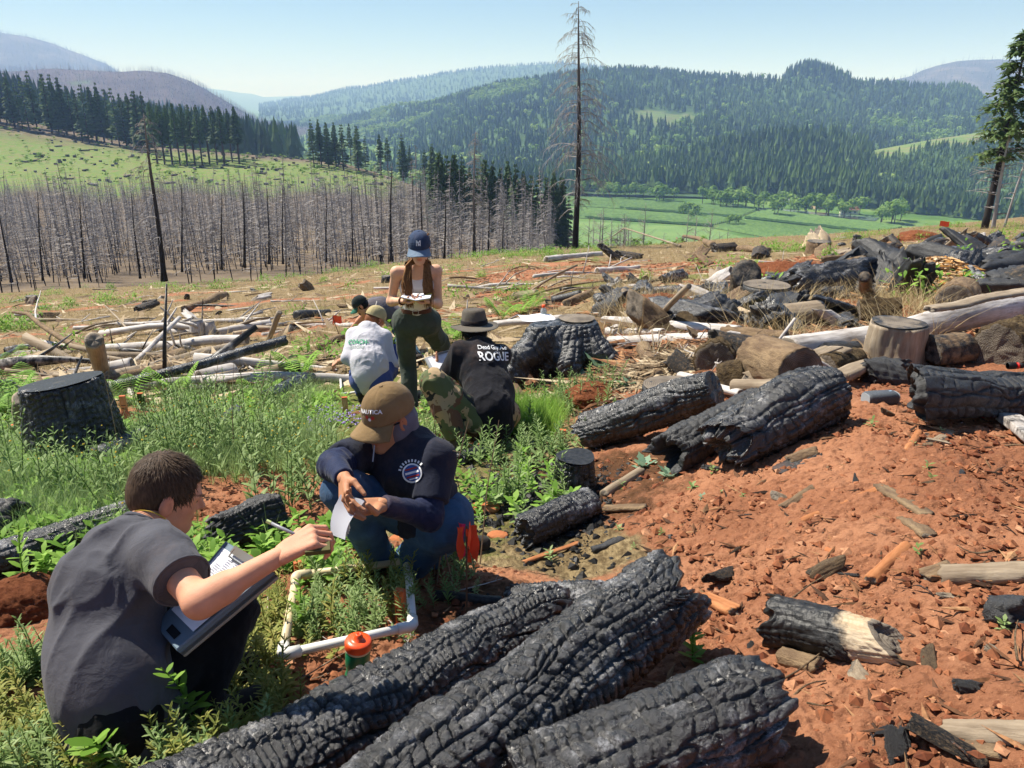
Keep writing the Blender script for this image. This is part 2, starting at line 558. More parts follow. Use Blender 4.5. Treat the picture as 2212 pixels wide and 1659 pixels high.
MAT['forest floor'] = m_hill('far forest floor', [(.3, hexc('33472a')), (.5, hexc('445c36')), (.7, hexc('567046'))], .02, patch=(.004, .62, hexc('5d7a45')))
MAT['burnt hill'] = m_hill('burnt hillside', [(.28, hexc('363235')), (.45, hexc('4d4546')), (.6, hexc('5c5354')), (.75, hexc('3f4a3c'))], .012, patch=(.005, .6, hexc('55683f')))
MAT['burnt pale'] = m_hill('pale burnt plateau', [(.3, hexc('38363a')), (.5, hexc('4c484a')), (.62, hexc('6f6664')), (.75, hexc('857a76'))], .004)
MAT['valley'] = m_hill('valley meadow', [(.3, hexc('3f5a2c')), (.5, hexc('56753a')), (.7, hexc('7d8f4e'))], .012)
MAT['conifer'] = m_leaf('conifer needles', hexc('33482a'), hexc('4d6634'), hexc('6f8a45'), .25, .7)
MAT['near conifer'] = m_leaf('nearer conifer needles', hexc('43573a'), hexc('667e4a'), hexc('879a5e'), .45, .7)
MAT['broadleaf'] = m_leaf('spring leaves of valley trees', hexc('4a6b26'), hexc('6d8f35'), hexc('93ab52'), .3)
MAT['trunk'] = simple('conifer bark', hexc('3b3028'), hexc('5c4d40'), 3, .95)
t_ = NT('fire killed wood')
_p = t_.coord('Object')
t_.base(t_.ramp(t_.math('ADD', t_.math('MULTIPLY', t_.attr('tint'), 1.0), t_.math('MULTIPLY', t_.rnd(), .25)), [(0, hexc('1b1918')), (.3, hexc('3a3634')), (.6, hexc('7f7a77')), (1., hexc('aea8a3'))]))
t_.rough(.9); t_.spec(.2)
MAT['dead'] = t_.m
# ------------------------------------------------------------------ the hillside
def build_hillside():
 def rows():
  r = [0.75]
  while r[-1] < 95:
   q = r[-1]
   d = 1.35 / 769.0 * q * (q / 1.7) if q > 1.7 else q * .0021
   r.append(q + min(max(d, .0035), .012 * q + .25))
  return np.array(r)
 rr = rows()
 a_in = np.radians(np.linspace(-36.5, 36.5, 600))
 a_out = np.radians(np.concatenate([np.linspace(-100, -37.5, 40), np.linspace(37.5, 100, 40)]))
 az = np.sort(np.concatenate([a_in, a_out]))
 Rr, A = np.meshgrid(rr, az, indexing='ij')
 x = Rr * np.sin(A); y = Rr * np.cos(A)
 z = gz(x, y)
 red = red_mask(x, y)
 z = z + red * (.036 * np.maximum(fbm(x * 3.1, y * 3.1, 0, 4, 21), -.2) + .024 * np.abs(fbm(x * 11, y * 11, 0, 3, 31)) + .011 * np.abs(fbm(x * 34, y * 34, 0, 2, 43)) + .006 * vn(x * 60, y * 60, 0, 41))
 z = z + (1 - red) * (.02 * fbm(x * 4, y * 4, 0, 4, 22) + .008 * vn(x * 30, y * 30, 0, 42))
 V = np.stack([x, y, z], -1).reshape(-1, 3)
 n, m = len(rr), len(az)
 i, j = np.meshgrid(np.arange(n - 1), np.arange(m - 1), indexing='ij')
 q = np.stack([i * m + j, i * m + j + 1, (i + 1) * m + j + 1, (i + 1) * m + j], -1).reshape(-1, 4)[:, ::-1]
 me = new_mesh('hillside', V, q, True)
 attr(me, 'duff', (1 - red).ravel())
 attr(me, 'moist', moist_mask(x, y).ravel())
 attr(me, 'green', green_mask(x, y).ravel() * .8)
 o = link('hillside', me, MAT['ground'])
 tag(o, kind='structure')
 xs = np.linspace(-14, 14, 57); ys = np.linspace(-14, 1.0, 31)
 X, Y = np.meshgrid(xs, ys, indexing='ij')
 Z = gz(X, Y) - .012 - .25 * sstep(.2, 1.0, Y) * (1 - sstep(3, 8, np.abs(X)))
 V = np.stack([X, Y, Z], -1).reshape(-1, 3)
 n, m = len(xs), len(ys)
 i, j = np.meshgrid(np.arange(n - 1), np.arange(m - 1), indexing='ij')
 q = np.stack([i * m + j, i * m + j + 1, (i + 1) * m + j + 1, (i + 1) * m + j], -1).reshape(-1, 4)[:, ::-1]
 me = new_mesh('ground_behind', V, q, True)
 attr(me, 'duff', np.full(len(V), .3)); attr(me, 'moist', np.zeros(len(V))); attr(me, 'green', np.zeros(len(V)))
 tag(link('ground_uphill', me, MAT['ground']), kind='structure')
def red_mask(x, y):
 """1 where bare red soil shows"""
 x = np.asarray(x, float); y = np.asarray(y, float)
 nz = fbm(x * 1.1, y * 1.1, 0, 4, 51)
 near = sstep(-.12, .35, x - .12 - .05 * y + .35 * nz) * (1 - sstep(7, 14, y - .4 * x))
 left = sstep(.08, .4, fbm(x * .9, y * .9, 0, 3, 57) - .1 + .7 * sstep(3.2, 1.0, np.hypot(x + 1.6, (y - 2.0) * 1.0))) * sstep(9, 5, y)
 mid = sstep(.0, .22, fbm(x * .22, y * .5, 0, 4, 61) - .12 + .35 * np.exp(-((x - 6 - .2 * (y - 14)) / 7) ** 2) * sstep(8, 12, y) * sstep(40, 24, y)) * sstep(5, 8, y) * sstep(44, 30, y)
 path = np.exp(-((x + .35 - .1 * (y - 6)) / .5) ** 2) * sstep(4.3, 5.4, y) * sstep(10.5, 8.5, y)
 return np.clip(np.maximum.reduce([near, left * .8, mid * .8, path]), 0, 1)
def green_mask(x, y):
 x = np.asarray(x, float); y = np.asarray(y, float)
 g = sstep(.1, .4, fbm(x * .35, y * .35, 0, 3, 71)) * sstep(6, 10, y) * .7
 l = sstep(.6, -.6, x - .1 + .3 * vn(x, y, 0, 73)) * sstep(9.3, 7.5, y + .15 * x) * sstep(2.2, 3.4, y)
 return np.clip(np.maximum(g, l * .8) * (1 - red_mask(x, y) * .8), 0, 1)
def moist_mask(x, y):
 """dark duff and charcoal among the logs in the middle"""
 x = np.asarray(x, float); y = np.asarray(y, float)
 n = .5 * fbm(x * 1.6, y * 1.6, 0, 4, 81)
 a = np.exp(-(((x - .35) / .75) ** 2 + ((y - 3.7) / .9) ** 2))
 b = np.exp(-(((x - .6) / 1.0) ** 2 + ((y - 6.8) / .7) ** 2))
 c = np.exp(-(((x - 5.5) / 3.0) ** 2 + ((y - 12) / 3.0) ** 2)) * .7
 d = np.exp(-(((x + .1) / .5) ** 2 + ((y - 2.3) / .5) ** 2)) * .8
 return np.clip(sstep(.25, .75, np.maximum.reduce([a, b, c, d]) + n * .6), 0, 1) * .6
build_hillside()
# ------------------------------------------------------------------ far terrain
HILLS = {}
def hill(name, mat, rows, n=140, sub=14, amp=0.0, nf=.01, back=True, seed=1, bare=None, smooth=True):
 """rows: near to far, each a list of (px, py, forward distance) in the photo; a surface is spanned through them"""
 pxs = np.linspace(min(r[0][0] for r in rows), max(r[-1][0] for r in rows), n)
 L = []
 for r in rows:
  r = np.array(r, float)
  py = np.interp(pxs, r[:, 0], r[:, 1]); d = np.interp(pxs, r[:, 0], r[:, 2])
  if r[0][0] > pxs[0] or r[-1][0] < pxs[-1]: pass
  L.append(np.stack([RY(a, b, c) for a, b, c in zip(pxs, py, d)]))
 L = np.array(L)
 if back:
  p = L[-1].copy(); p = EYE + (p - EYE) * 1.25; p[:, 2] = L[-1][:, 2] - (np.abs(L[-1][:, 1]) * .09)
  L = np.concatenate([L, p[None]])
 k = len(L)
 t = np.linspace(0, k - 1, (k - 1) * sub + 1)
 def at(i): return L[np.clip(i, 0, k - 1)]
 i0 = np.minimum(np.floor(t).astype(int), k - 2); f = (t - i0)[:, None, None]
 a, b, c, d = at(i0 - 1), at(i0), at(i0 + 1), at(i0 + 2)
 m1 = (c - a) * .35; m2 = (d - b) * .35
 S = (2 * f ** 3 - 3 * f ** 2 + 1) * b + (f ** 3 - 2 * f ** 2 + f) * m1 + (-2 * f ** 3 + 3 * f ** 2) * c + (f ** 3 - f ** 2) * m2
 if amp:
  w = np.clip(t / 1.0, 0, 1)[:, None]
  S[..., 2] += amp * fbm(S[..., 0] * nf, S[..., 1] * nf, 0, 4, seed) * w
 nn = S.shape[0]
 V = S.reshape(-1, 3)
 i, j = np.meshgrid(np.arange(nn - 1), np.arange(n - 1), indexing='ij')
 q = np.stack([i * n + j, i * n + j + 1, (i + 1) * n + j + 1, (i + 1) * n + j], -1).reshape(-1, 4)
 me = new_mesh(name, V, q, smooth)
 if bare is not None:
  PXg = np.broadcast_to(pxs, (nn, n)); Tg = np.broadcast_to(t[:, None], (nn, n))
  bv = bare(PXg, Tg)
 else:
  bv = np.zeros((nn, n))
 attr(me, 'bare', bv.ravel())
 o = link(name, me, mat)
 tag(o, kind='structure')
 HILLS[name] = (S, pxs, t, bv, k)
 return o
def hill_points(name, count, t0=0.0, t1=None, px0=None, px1=None, seed=1, avoid_bare=.5, even=True):
 """random points on a hill, even in area as the photo sees it"""
 S, pxs, t, bv, k = HILLS[name]
 rng = np.random.default_rng(seed)
 t1 = t1 if t1 is not None else k - 1
 a = S[:-1, :-1]; b = S[1:, :-1]; c = S[:-1, 1:]
 area = np.linalg.norm(np.cross(b - a, c - a), axis=-1)
 tt = (t[:-1])[:, None] * np.ones((1, len(pxs) - 1)); pp = pxs[:-1][None] * np.ones_like(tt)
 w = area if even else np.ones_like(area)
 w = w * ((tt >= t0) & (tt < t1))
 if px0 is not None: w = w * ((pp >= px0) & (pp <= px1))
 w = w * (bv[:-1, :-1] <= avoid_bare)
 w = w.ravel() / w.sum()
 idx = rng.choice(len(w), count, p=w)
 i, j = np.unravel_index(idx, area.shape)
 u, v = rng.random(count)[:, None], rng.random(count)[:, None]
 P = S[i, j] * (1 - u) * (1 - v) + S[i + 1, j] * u * (1 - v) + S[i, j + 1] * (1 - u) * v + S[i + 1, j + 1] * u * v
 return P, pp.ravel()[idx], tt.ravel()[idx]
VZ = -92.0
def build_valley():
 xs = np.concatenate([np.linspace(-23500, -3000, 12), np.linspace(-2600, 2600, 60), np.linspace(3000, 23500, 12)])
 ys = np.concatenate([np.linspace(330, 2500, 60), np.linspace(2700, 24000, 24)])
 X, Y = np.meshgrid(xs, ys, indexing='ij')
 Z = VZ + 5 * fbm(X * .003, Y * .003, 0, 3, 4) * sstep(900, 1600, Y) + 0 * X
 V = np.stack([X, Y, Z], -1).reshape(-1, 3)
 n, m = len(xs), len(ys)
 i, j = np.meshgrid(np.arange(n - 1), np.arange(m - 1), indexing='ij')
 q = np.stack([i * m + j, i * m + j + 1, (i + 1) * m + j + 1, (i + 1) * m + j], -1).reshape(-1, 4)[:, ::-1]
 me = new_mesh('valley_ground', V, q, True)
 attr(me, 'bare', np.zeros(len(V)))
 tag(link('valley_ground', me, MAT['valley']), kind='structure')
build_valley()
def gully_bare(px, t):
 c = sstep(2.55, 2.85, t - .12 * np.sin(px * .02)) * sstep(4.6, 4.3, t)
 return c * sstep(900, 800, px)
hill('opposite_slope', MAT['gully'], [
 [(-900, 700, 62), (0, 668, 62), (600, 640, 62), (1106, 620, 62), (1500, 640, 70)],
 [(-900, 620, 105), (0, 590, 105), (600, 560, 105), (1000, 560, 105), (1500, 600, 110)],
 [(-900, 500, 175), (0, 490, 175), (500, 478, 175), (900, 488, 175), (1100, 520, 175), (1500, 590, 180)],
 [(-900, 400, 262), (0, 402, 262), (400, 396, 262), (800, 408, 262), (1000, 450, 255), (1150, 510, 250), (1500, 580, 240)],
 [(-900, 320, 345), (0, 338, 345), (300, 350, 345), (500, 356, 345), (740, 376, 345), (860, 396, 330), (1000, 450, 310), (1150, 520, 300), (1500, 580, 280)],
 [(-900, 200, 480), (-200, 232, 480), (0, 253, 480), (150, 286, 480), (300, 318, 480), (450, 330, 480), (560, 338, 470), (740, 356, 440), (860, 392, 400), (1000, 452, 350), (1150, 522, 330), (1500, 585, 300)],
], n=150, sub=12, amp=1.3, nf=.03, seed=12, bare=gully_bare)
hill('wooded_rise', MAT['forest floor'], [
 [(-900, 330, 530), (0, 330, 530), (500, 345, 530), (800, 380, 560)],
 [(-900, 240, 640), (0, 250, 640), (300, 300, 640), (500, 335, 660), (800, 372, 700)],
 [(-900, 170, 820), (-200, 215, 820), (0, 232, 820), (200, 270, 820), (400, 300, 840), (600, 330, 860), (800, 360, 900)],
], n=90, sub=10, amp=3, nf=.01, seed=14)
hill('burnt_hill', MAT['burnt hill'], [
 [(-900, 330, 1150), (0, 330, 1150), (300, 335, 1200), (560, 345, 1300), (760, 320, 2200)],
 [(-900, 240, 1700), (0, 235, 1700), (200, 240, 1700), (380, 260, 1700), (520, 290, 1800), (760, 300, 2600)],
 [(-900, 130, 2300), (-300, 150, 2300), (0, 150, 2300), (140, 153, 2300), (260, 154, 2300), (320, 150, 2350), (360, 156, 2400), (410, 175, 2450), (450, 197, 2500), (500, 226, 2600), (560, 262, 2800), (620, 280, 3000), (760, 288, 3300)],
], n=150, sub=14, amp=14, nf=.004, seed=15)
hill('distant_burnt_ridge', MAT['burnt pale'], [
 [(-1200, 250, 4200), (0, 240, 4200), (240, 240, 4400), (330, 240, 5000)],
 [(-1200, 120, 5000), (0, 118, 5000), (120, 130, 5200), (240, 160, 5500), (330, 230, 5600)],
 [(-1200, 74, 6000), (-300, 70, 6000), (0, 74, 6000), (60, 84, 6000), (120, 105, 6100), (170, 125, 6300), (232, 150, 6500), (330, 215, 6700)],
], n=110, sub=12, amp=25, nf=.002, seed=16)
hill('distant_hills', MAT['forest floor'], [
 [(330, 236, 9000), (620, 240, 9000), (900, 236, 9000)],
 [(330, 170, 15000), (430, 190, 15000), (455, 196, 15000), (490, 200, 15000), (520, 206, 15500), (545, 208, 15500), (570, 216, 16000), (640, 214, 17000), (700, 218, 17000), (900, 218, 17000)],
], n=120, sub=8, amp=0, seed=17)
hill('blue_ridge', MAT['forest floor'], [
 [(560, 262, 3600), (700, 258, 3600), (900, 262, 3400), (1400, 262, 3300), (1700, 255, 3300)],
 [(560, 240, 5200), (650, 236, 5000), (800, 222, 4700), (1000, 205, 4500), (1300, 200, 4500), (1700, 200, 4500)],
 [(560, 236, 7600), (620, 222, 7400), (690, 213, 7200), (745, 196, 7000), (800, 192, 6700), (850, 183, 6500), (930, 170, 6400), (1000, 158, 6300), (1080, 146, 6200), (1150, 141, 6200), (1220, 142, 6200), (1290, 156, 6200), (1400, 180, 6200), (1700, 190, 6200)],
], n=150, sub=12, amp=30, nf=.0016, seed=18)
def green_bare(px, t):
 n = vn(px * .02, t * 6, 0, 77) * .12
 a = sstep(.05, .0, ((px - 1640) / 95) ** 2 + ((t - 2.88 + n) / .13) ** 2 - 1)     # clear-cut under the knoll
 b = sstep(.05, .0, ((px - 1430) / 80) ** 2 + ((t - 1.62 + n) / .24) ** 2 - 1) * .6
 return np.clip(a + b, 0, 1)
hill('green_hill', MAT['forest floor'], [
 [(640, 300, 2600), (800, 300, 1900), (900, 340, 1350), (1000, 385, 1050), (1200, 400, 960), (1700, 405, 940), (2212, 405, 920), (2900, 405, 900)],
 [(640, 285, 3000), (800, 282, 2200), (900, 300, 1700), (1000, 300, 1450), (1200, 305, 1300), (1500, 312, 1250), (1800, 330, 1250), (2000, 330, 1300), (2212, 310, 1300), (2900, 300, 1300)],
 [(640, 276, 3300), (800, 270, 2500), (900, 258, 2100), (1000, 245, 1900), (1200, 225, 1750), (1350, 225, 1700), (1500, 235, 1700), (1700, 240, 1700), (1900, 260, 1750), (2050, 262, 1750), (2212, 230, 1700), (2900, 200, 1700)],
 [(640, 270, 3500), (760, 262, 3000), (800, 254, 2700), (860, 240, 2500), (925, 236, 2450), (1000, 213, 2400), (1080, 192, 2350), (1150, 183, 2300), (1225, 169, 2250), (1270, 161, 2200), (1340, 160, 2200), (1400, 163, 2200), (1475, 166, 2200), (1560, 172, 2200), (1660, 171, 2200), (1690, 173, 2150), (1725, 153, 2100), (1750, 148, 2100), (1780, 155, 2100), (1805, 168, 2100), (1845, 183, 2100), (1905, 189, 2150), (1990, 194, 2200), (2070, 193, 2250), (2105, 205, 2250), (2130, 240, 2200), (2212, 262, 2100), (2900, 300, 2000)],
], n=230, sub=14, amp=9, nf=.006, seed=19, bare=green_bare)
hill('far_plateau', MAT['burnt pale'], [
 [(1800, 240, 3600), (2050, 240, 3600), (2212, 260, 3600), (2900, 260, 3600)],
 [(1800, 205, 4300), (1960, 180, 4300), (2070, 165, 4300), (2212, 170, 4300), (2900, 150, 4300)],
 [(1800, 200, 5000), (1915, 187, 5000), (1965, 175, 5000), (1987, 161, 5000), (2020, 148, 5000), (2060, 142, 5000), (2110, 137, 5000), (2175, 134, 5000), (2260, 132, 5000), (2500, 150, 5000), (2900, 170, 5000)],
], n=100, sub=10, amp=18, nf=.003, seed=20)
hill('near_wooded_ridge', MAT['forest floor'], [
 [(1150, 415, 830), (1500, 425, 800), (1800, 440, 760), (2000, 480, 700), (2212, 505, 660), (2900, 520, 640)],
 [(1150, 405, 930), (1500, 400, 900), (1700, 395, 860), (1850, 400, 840), (2000, 400, 860), (2212, 385, 860), (2900, 360, 860)],
 [(1150, 402, 1000), (1350, 385, 1000), (1500, 362, 1000), (1600, 340, 1000), (1700, 330, 1000), (1790, 332, 1000), (1850, 352, 1000), (1900, 348, 1000), (2000, 328, 1020), (2120, 318, 1050), (2212, 310, 1080), (2900, 260, 1100)],
 [(1150, 402, 1060), (1350, 380, 1050), (1500, 352, 1050), (1600, 328, 1060), (1700, 315, 1060), (1790, 318, 1060), (1850, 336, 1080), (1900, 326, 1150), (2000, 308, 1200), (2120, 290, 1250), (2212, 280, 1260), (2900, 220, 1300)],
], n=130, sub=10, amp=3, nf=.01, seed=22, bare=lambda px, t: sstep(2.05, 2.15, t) * sstep(1845, 1870, px) * sstep(3.1, 3.0, t))
# ------------------------------------------------------------------ trees: templates
def t_conifer_far(seed, whorls=4, n=7, spread=.17):
 r = np.random.default_rng(seed); mb = MB()
 for k in range(whorls):
  z0 = .10 + .78 * k / whorls; z1 = min(z0 + 1.5 / whorls, 1.0)
  rad = spread * (1 - z0) ** .8 * (1 + .15 * r.normal())
  th = np.arange(n) * 2 * math.pi / n + r.random() * 6
  rr = rad * np.where(np.arange(n) % 2 == 0, 1.0, .5) * (1 + .25 * r.normal(size=n))
  off = r.normal(size=2) * .008
  V = [[off[0], off[1], z1]] + [[rr[i] * math.cos(th[i]), rr[i] * math.sin(th[i]), z0 - .03 * r.random()] for i in range(n)]
  mb.add(V, np.array([[0, 1 + i, 1 + (i + 1) % n] for i in range(n)]), .08 * k / whorls + .1 * r.random())
 return mb.arrays()
def t_conifer(seed, h0=.12, spread=.15, whorls=17, nb=8, trunk=True, sparse=0.0):
 """crown of separate drooping sprays, unit height"""
 r = np.random.default_rng(seed); mb = MB()
 for k in range(whorls):
  f = (k + .5 * r.random()) / whorls
  z = h0 + (1 - h0) * f
  L = spread * (1 - f) ** .75 * (.35 + .65 * min(1, f * 5 + .35)) + .012
  for b in range(nb):
   if r.random() < sparse: continue
   th = r.random() * 2 * math.pi
   l = L * (.6 + .6 * r.random()); dz = -.25 * l * r.random() + .1 * l
   d = np.array([math.cos(th), math.sin(th), 0]); s = np.array([-d[1], d[0], 0])
   w = l * (.22 + .1 * r.random())
   c = np.array([0, 0, z])
   m = c + d * l * .55 + [0, 0, dz * .3 + .01]
   e = c + d * l + [0, 0, dz - .05 * l]
   V = [c, m + s * w + [0, 0, -.03 * r.random()], e, m - s * w + [0, 0, -.03 * r.random()], m + [0, 0, .02]]
   mb.add(V, np.array([[0, 1, 4], [1, 2, 4], [2, 3, 4], [3, 0, 4]]), .15 + .35 * r.random() * f + .1 * r.random())
 return mb.arrays()
def t_trunk(seed, r0=.012, top=.97, n=5):
 r = np.random.default_rng(seed); mb = MB()
 z = np.linspace(-.03, top, 6)
 p = np.stack([.006 * np.sin(z * 3 + seed), .006 * np.cos(z * 2.3 + seed), z], -1)
 mb.tube(p, r0 * (1.02 - z / (top + .02)) ** .8 + .0012, n)
 return mb.arrays()
def t_dead(seed, nb=34, h0=.25, L0=.10, droop=.6, r0=.011, n=4, seg=2, twig=0):
 r = np.random.default_rng(seed); mb = MB()
 z = np.linspace(-.03, 1.0, 7)
 kx, ky = r.normal(size=2) * .01
 p = np.stack([kx * np.sin(z * 3), ky * np.sin(z * 2.2), z], -1)
 dark = np.clip(1 - z * 1.4, 0, 1)
 mb.tube(p, r0 * (1.02 - z / 1.02) ** .85 + .0012, n + 1, True, np.repeat((.05 if seed % 4 == 0 else .38) + .25 * z ** .7, n + 1))
 for b in range(nb):
  f = r.random() ** .8
  zz = h0 + (1 - h0) * f
  l = L0 * (1 - f) ** .6 * (.4 + .8 * r.random()) + .01
  th = r.random() * 6.283
  d = np.array([math.cos(th), math.sin(th), 0])
  t = np.linspace(0, 1, seg + 1)
  up = .25 * (1 - droop)
  q = np.array([0, 0, zz]) + d * (l * t)[:, None] + np.array([0, 0, 1]) * (l * (up * t - droop * t ** 2 * .8))[:, None]
  rad = (.0022 + .002 * (1 - f)) * (1 - .75 * t)
  mb.tube(q, rad, 3, False, .45 + .4 * r.random())
  for w in range(twig):
   k = .3 + .7 * r.random(); s = q[0] + (q[-1] - q[0]) * k; s[2] = np.interp(k, t, q[:, 2])
   dd = unit(d * .5 + np.array([r.normal() * .5, r.normal() * .5, -1.0]))
   ll = l * (.18 + .3 * r.random())
   mb.tube([s, s + dd * ll * .5 + d * ll * .15, s + dd * ll], [.0011, .0009, .0005], 3, False, .6 + .35 * r.random())
 return mb.arrays()
def t_broad(seed, n=90, leaf=.13, lobes=5, trunk=True):
 """rounded broadleaf crown from leaf clumps, unit height"""
 r = np.random.default_rng(seed); mb = MB()
 C = [np.array([r.normal() * .14, r.normal() * .14, .45 + .35 * r.random()]) for _ in range(lobes)]
 Rr = [.2 + .12 * r.random() for _ in range(lobes)]
 for k in range(n):
  i = r.integers(lobes)
  d = unit(r.normal(size=3)); d[2] = abs(d[2]) if r.random() < .7 else d[2]
  c = C[i] + d * Rr[i] * (.75 + .3 * r.random())
  a = unit(np.cross(d, r.normal(size=3))); b = np.cross(d, a)
  s = leaf * (.5 + .7 * r.random())
  V = [c + a * s * .6, c + b * s * .5 + d * .02, c - a * s * .6, c - b * s * .5, c + d * s * .22]
  mb.add(V, np.array([[0, 1, 4], [1, 2, 4], [2, 3, 4], [3, 0, 4]]), .2 + .5 * r.random())
 if trunk: mb.tube([[0, 0, -.03], [0, 0, .5]], [.02, .012], 4, False, -.4)
 return mb.arrays()
FARC = [t_conifer_far(i, 4, 7, .15 + .02 * (i % 3)) for i in range(5)]
FARD = [t_dead(40 + i, 10, .3, .09, .5, .013, 3, 1) for i in range(3)]
FARB = [t_broad(60 + i, 22, .26, 4) for i in range(4)]
def forest(name, label, mat, P, hmin, hmax, templ, seed, tlo=.1, thi=.6, wide=1.0, tints=None, hs=None):
 r = np.random.default_rng(seed); n = len(P)
 h = hmin + (hmax - hmin) * r.random(n) if hs is None else hs
 if tints is None:
  tints = tlo + (thi - tlo) * np.clip(.5 + .5 * fbm(P[:, 0] * .006, P[:, 1] * .006, 0, 3, seed) + .25 * r.normal(size=n), 0, 1)
 V, F, A = merge_instances(templ, P, r.random(n) * 6.28, h * wide, r.integers(0, len(templ), n), tints, zs=h, tilt=r.normal(size=(n, 2)) * (.06 if name == 'burnt_stand' else .012))
 me = new_mesh(name, V, F, False)
 attr(me, 'tint', A)
 o = link(name, me, mat)
 return tag(o, label, 'forest', kind='stuff')
def kn(P, f, seed): return fbm(P[:, 0] * f, P[:, 1] * f, 0, 3, seed)
P, pp, tt = hill_points('green_hill', 15000, .0, 3.05, 640, 2400, seed=1)
hs = 12 + 10 * np.random.default_rng(3).random(len(P)) + 9 * ((pp > 1690) & (pp < 1830) & (tt > 2.6))
decid = (kn(P, .004, 90) > .42) & (tt < 2.9)
forest('conifer_forest', 'dark conifer forest covering the long green hill', MAT['conifer'], P[~decid], 0, 0, FARC, 2, .0, .9, wide=1.25, hs=hs[~decid])
Pb, pb, tb = hill_points('green_hill', 500, .0, 2.9, 800, 2300, seed=5)
Pd = np.concatenate([P[decid], Pb])
forest('broadleaf_forest', 'light green broadleaf patches between conifers on the hill', MAT['broadleaf'], Pd, 11, 20, FARB, 3, .1, .6)
P, pp, tt = hill_points('near_wooded_ridge', 4600, .25, 3.4, 1150, 2400, seed=7)
hs = np.where(pp < 1870, 20 + 9 * np.random.default_rng(4).random(len(P)), 8 + 6 * np.random.default_rng(5).random(len(P)))
forest('ridge_forest', 'conifer plantation on the low ridge beyond the fields', MAT['conifer'], P, 0, 0, FARC, 6, .1, .7, wide=1.25, hs=hs)
P, pp, tt = hill_points('blue_ridge', 5000, .0, 2.05, seed=9)
forest('blue_ridge_forest', 'hazy blue forest on the distant ridge', MAT['conifer'], P, 16, 30, FARC, 8, .1, .5, wide=1.3)
P, pp, tt = hill_points('wooded_rise', 1300, .0, 2.2, -500, 640, seed=11)
forest('rise_forest', 'band of conifers behind the cleared slope', MAT['conifer'], P, 22, 33, FARC, 10, .0, .7, wide=1.1)
P, pp, tt = hill_points('burnt_hill', 5200, .0, 2.05, -300, 700, seed=13)
live = kn(P, .003, 33) + .5 * (1.2 - tt) > .12
forest('burnt_hill_forest', 'grey fire-killed forest on the rounded hill', MAT['dead'], P[~live], 10, 20, FARD, 12, .25, .6, wide=1.5)
forest('burnt_hill_conifers', 'surviving green conifers on the foot of the burnt hill', MAT['conifer'], P[live], 10, 20, FARC, 14, .1, .6, wide=1.1)
P, pp, tt = hill_points('distant_burnt_ridge', 3000, .0, 2.05, -300, 330, seed=15)
forest('distant_ridge_forest', 'thin grey forest on the highest distant ridge', MAT['dead'], P, 18, 30, FARD, 16, -.2, .1, wide=1.8)
P, pp, tt = hill_points('far_plateau', 900, .0, 2.05, 1850, 2400, seed=17)
P = P[kn(P, .002, 45) > -.1]
forest('plateau_forest', 'grey burnt forest on the far flat-topped mountain', MAT['dead'], P, 22, 40, FARD, 18, -.2, .15, wide=1.8)
def RZ(px, py, z):
 r = ray(px, py)
 return EYE + r * ((z - EYE[2]) / r[2])
t = NT('orchard rows')
p = t.coord('Position')
t.base(t.ramp(t.noise(p, .35, 6, .7), [(.3, hexc('4c6b34')), (.5, hexc('5f8040')), (.7, hexc('76934e'))])); t.rough(.9)
MAT['crop'] = t.m
MAT['meadow'] = simple('mown meadow', hexc('5d7d40'), hexc('70894c'), .05, .95, co='Position')
MAT['hedge'] = simple('dark hedge', hexc('2f4a22'), hexc('40602c'), .4, .95, co='Position')
MAT['water'] = simple('river water', hexc('5e7466'), hexc('748a7a'), .05, .12, co='Position', spec=.5)
MAT['pale road'] = simple('gravel road', hexc('b8ab85'), hexc('c9bf9c'), .1, .9, co='Position')
def field(name, corners, z, mat, rows=0, rowmat=None, label=None):
 C = np.array([RZ(a, b, z) for a, b in corners])
 n = 14
 u, v = np.meshgrid(np.linspace(0, 1, n), np.linspace(0, 1, n), indexing='ij')
 u, v = u[..., None], v[..., None]
 S = C[0] * (1 - u) * (1 - v) + C[1] * u * (1 - v) + C[2] * u * v + C[3] * (1 - u) * v
 i, j = np.meshgrid(np.arange(n - 1), np.arange(n - 1), indexing='ij')
 q = np.stack([i * n + j, (i + 1) * n + j, (i + 1) * n + j + 1, i * n + j + 1], -1).reshape(-1, 4)
 o = obj(name, S.reshape(-1, 3), q, mat)
 tag(o, kind='structure')
 if rows:
  mb = MB(); rg = np.random.default_rng(rows)
  for k in range(rows):
   f = (k + .5) / rows
   a = C[0] * (1 - f) + C[3] * f; b = C[1] * (1 - f) + C[2] * f
   m = 26; tt = np.linspace(.004, .996, m)[:, None]
   L = a * (1 - tt) + b * tt
   sd = unit(np.cross(b - a, [0, 0, 1])) * (np.linalg.norm(C[3] - C[0]) / rows * .33)
   hgt = 1.5 + .9 * rg.random(m)
   V = np.concatenate([L - sd, L + np.array([0, 0, 1]) * hgt[:, None], L + sd])
   ii = np.arange(m - 1)
   q = np.concatenate([np.stack([ii, ii + 1, m + ii + 1, m + ii], -1), np.stack([m + ii, m + ii + 1, 2 * m + ii + 1, 2 * m + ii], -1)])
   mb.add(V, q)
  r_ = mb.build('crop_rows', rowmat, o)
  r_['kind'] = 'stuff'
 return o
field('field', [(1195, 424), (1640, 452), (1600, 468), (1195, 441)], VZ + .4, MAT['meadow'], 15, MAT['crop'])
field('field', [(1655, 455), (1950, 492), (1900, 503), (1610, 470)], VZ + .4, MAT['meadow'], 14, MAT['crop'])
field('field', [(1195, 446), (1590, 474), (1540, 486), (1195, 468)], VZ + .4, MAT['meadow'], 12, MAT['crop'])
field('field', [(1600, 478), (1900, 508), (1840, 545), (1540, 492)], VZ + .4, MAT['meadow'], 16, MAT['crop'])
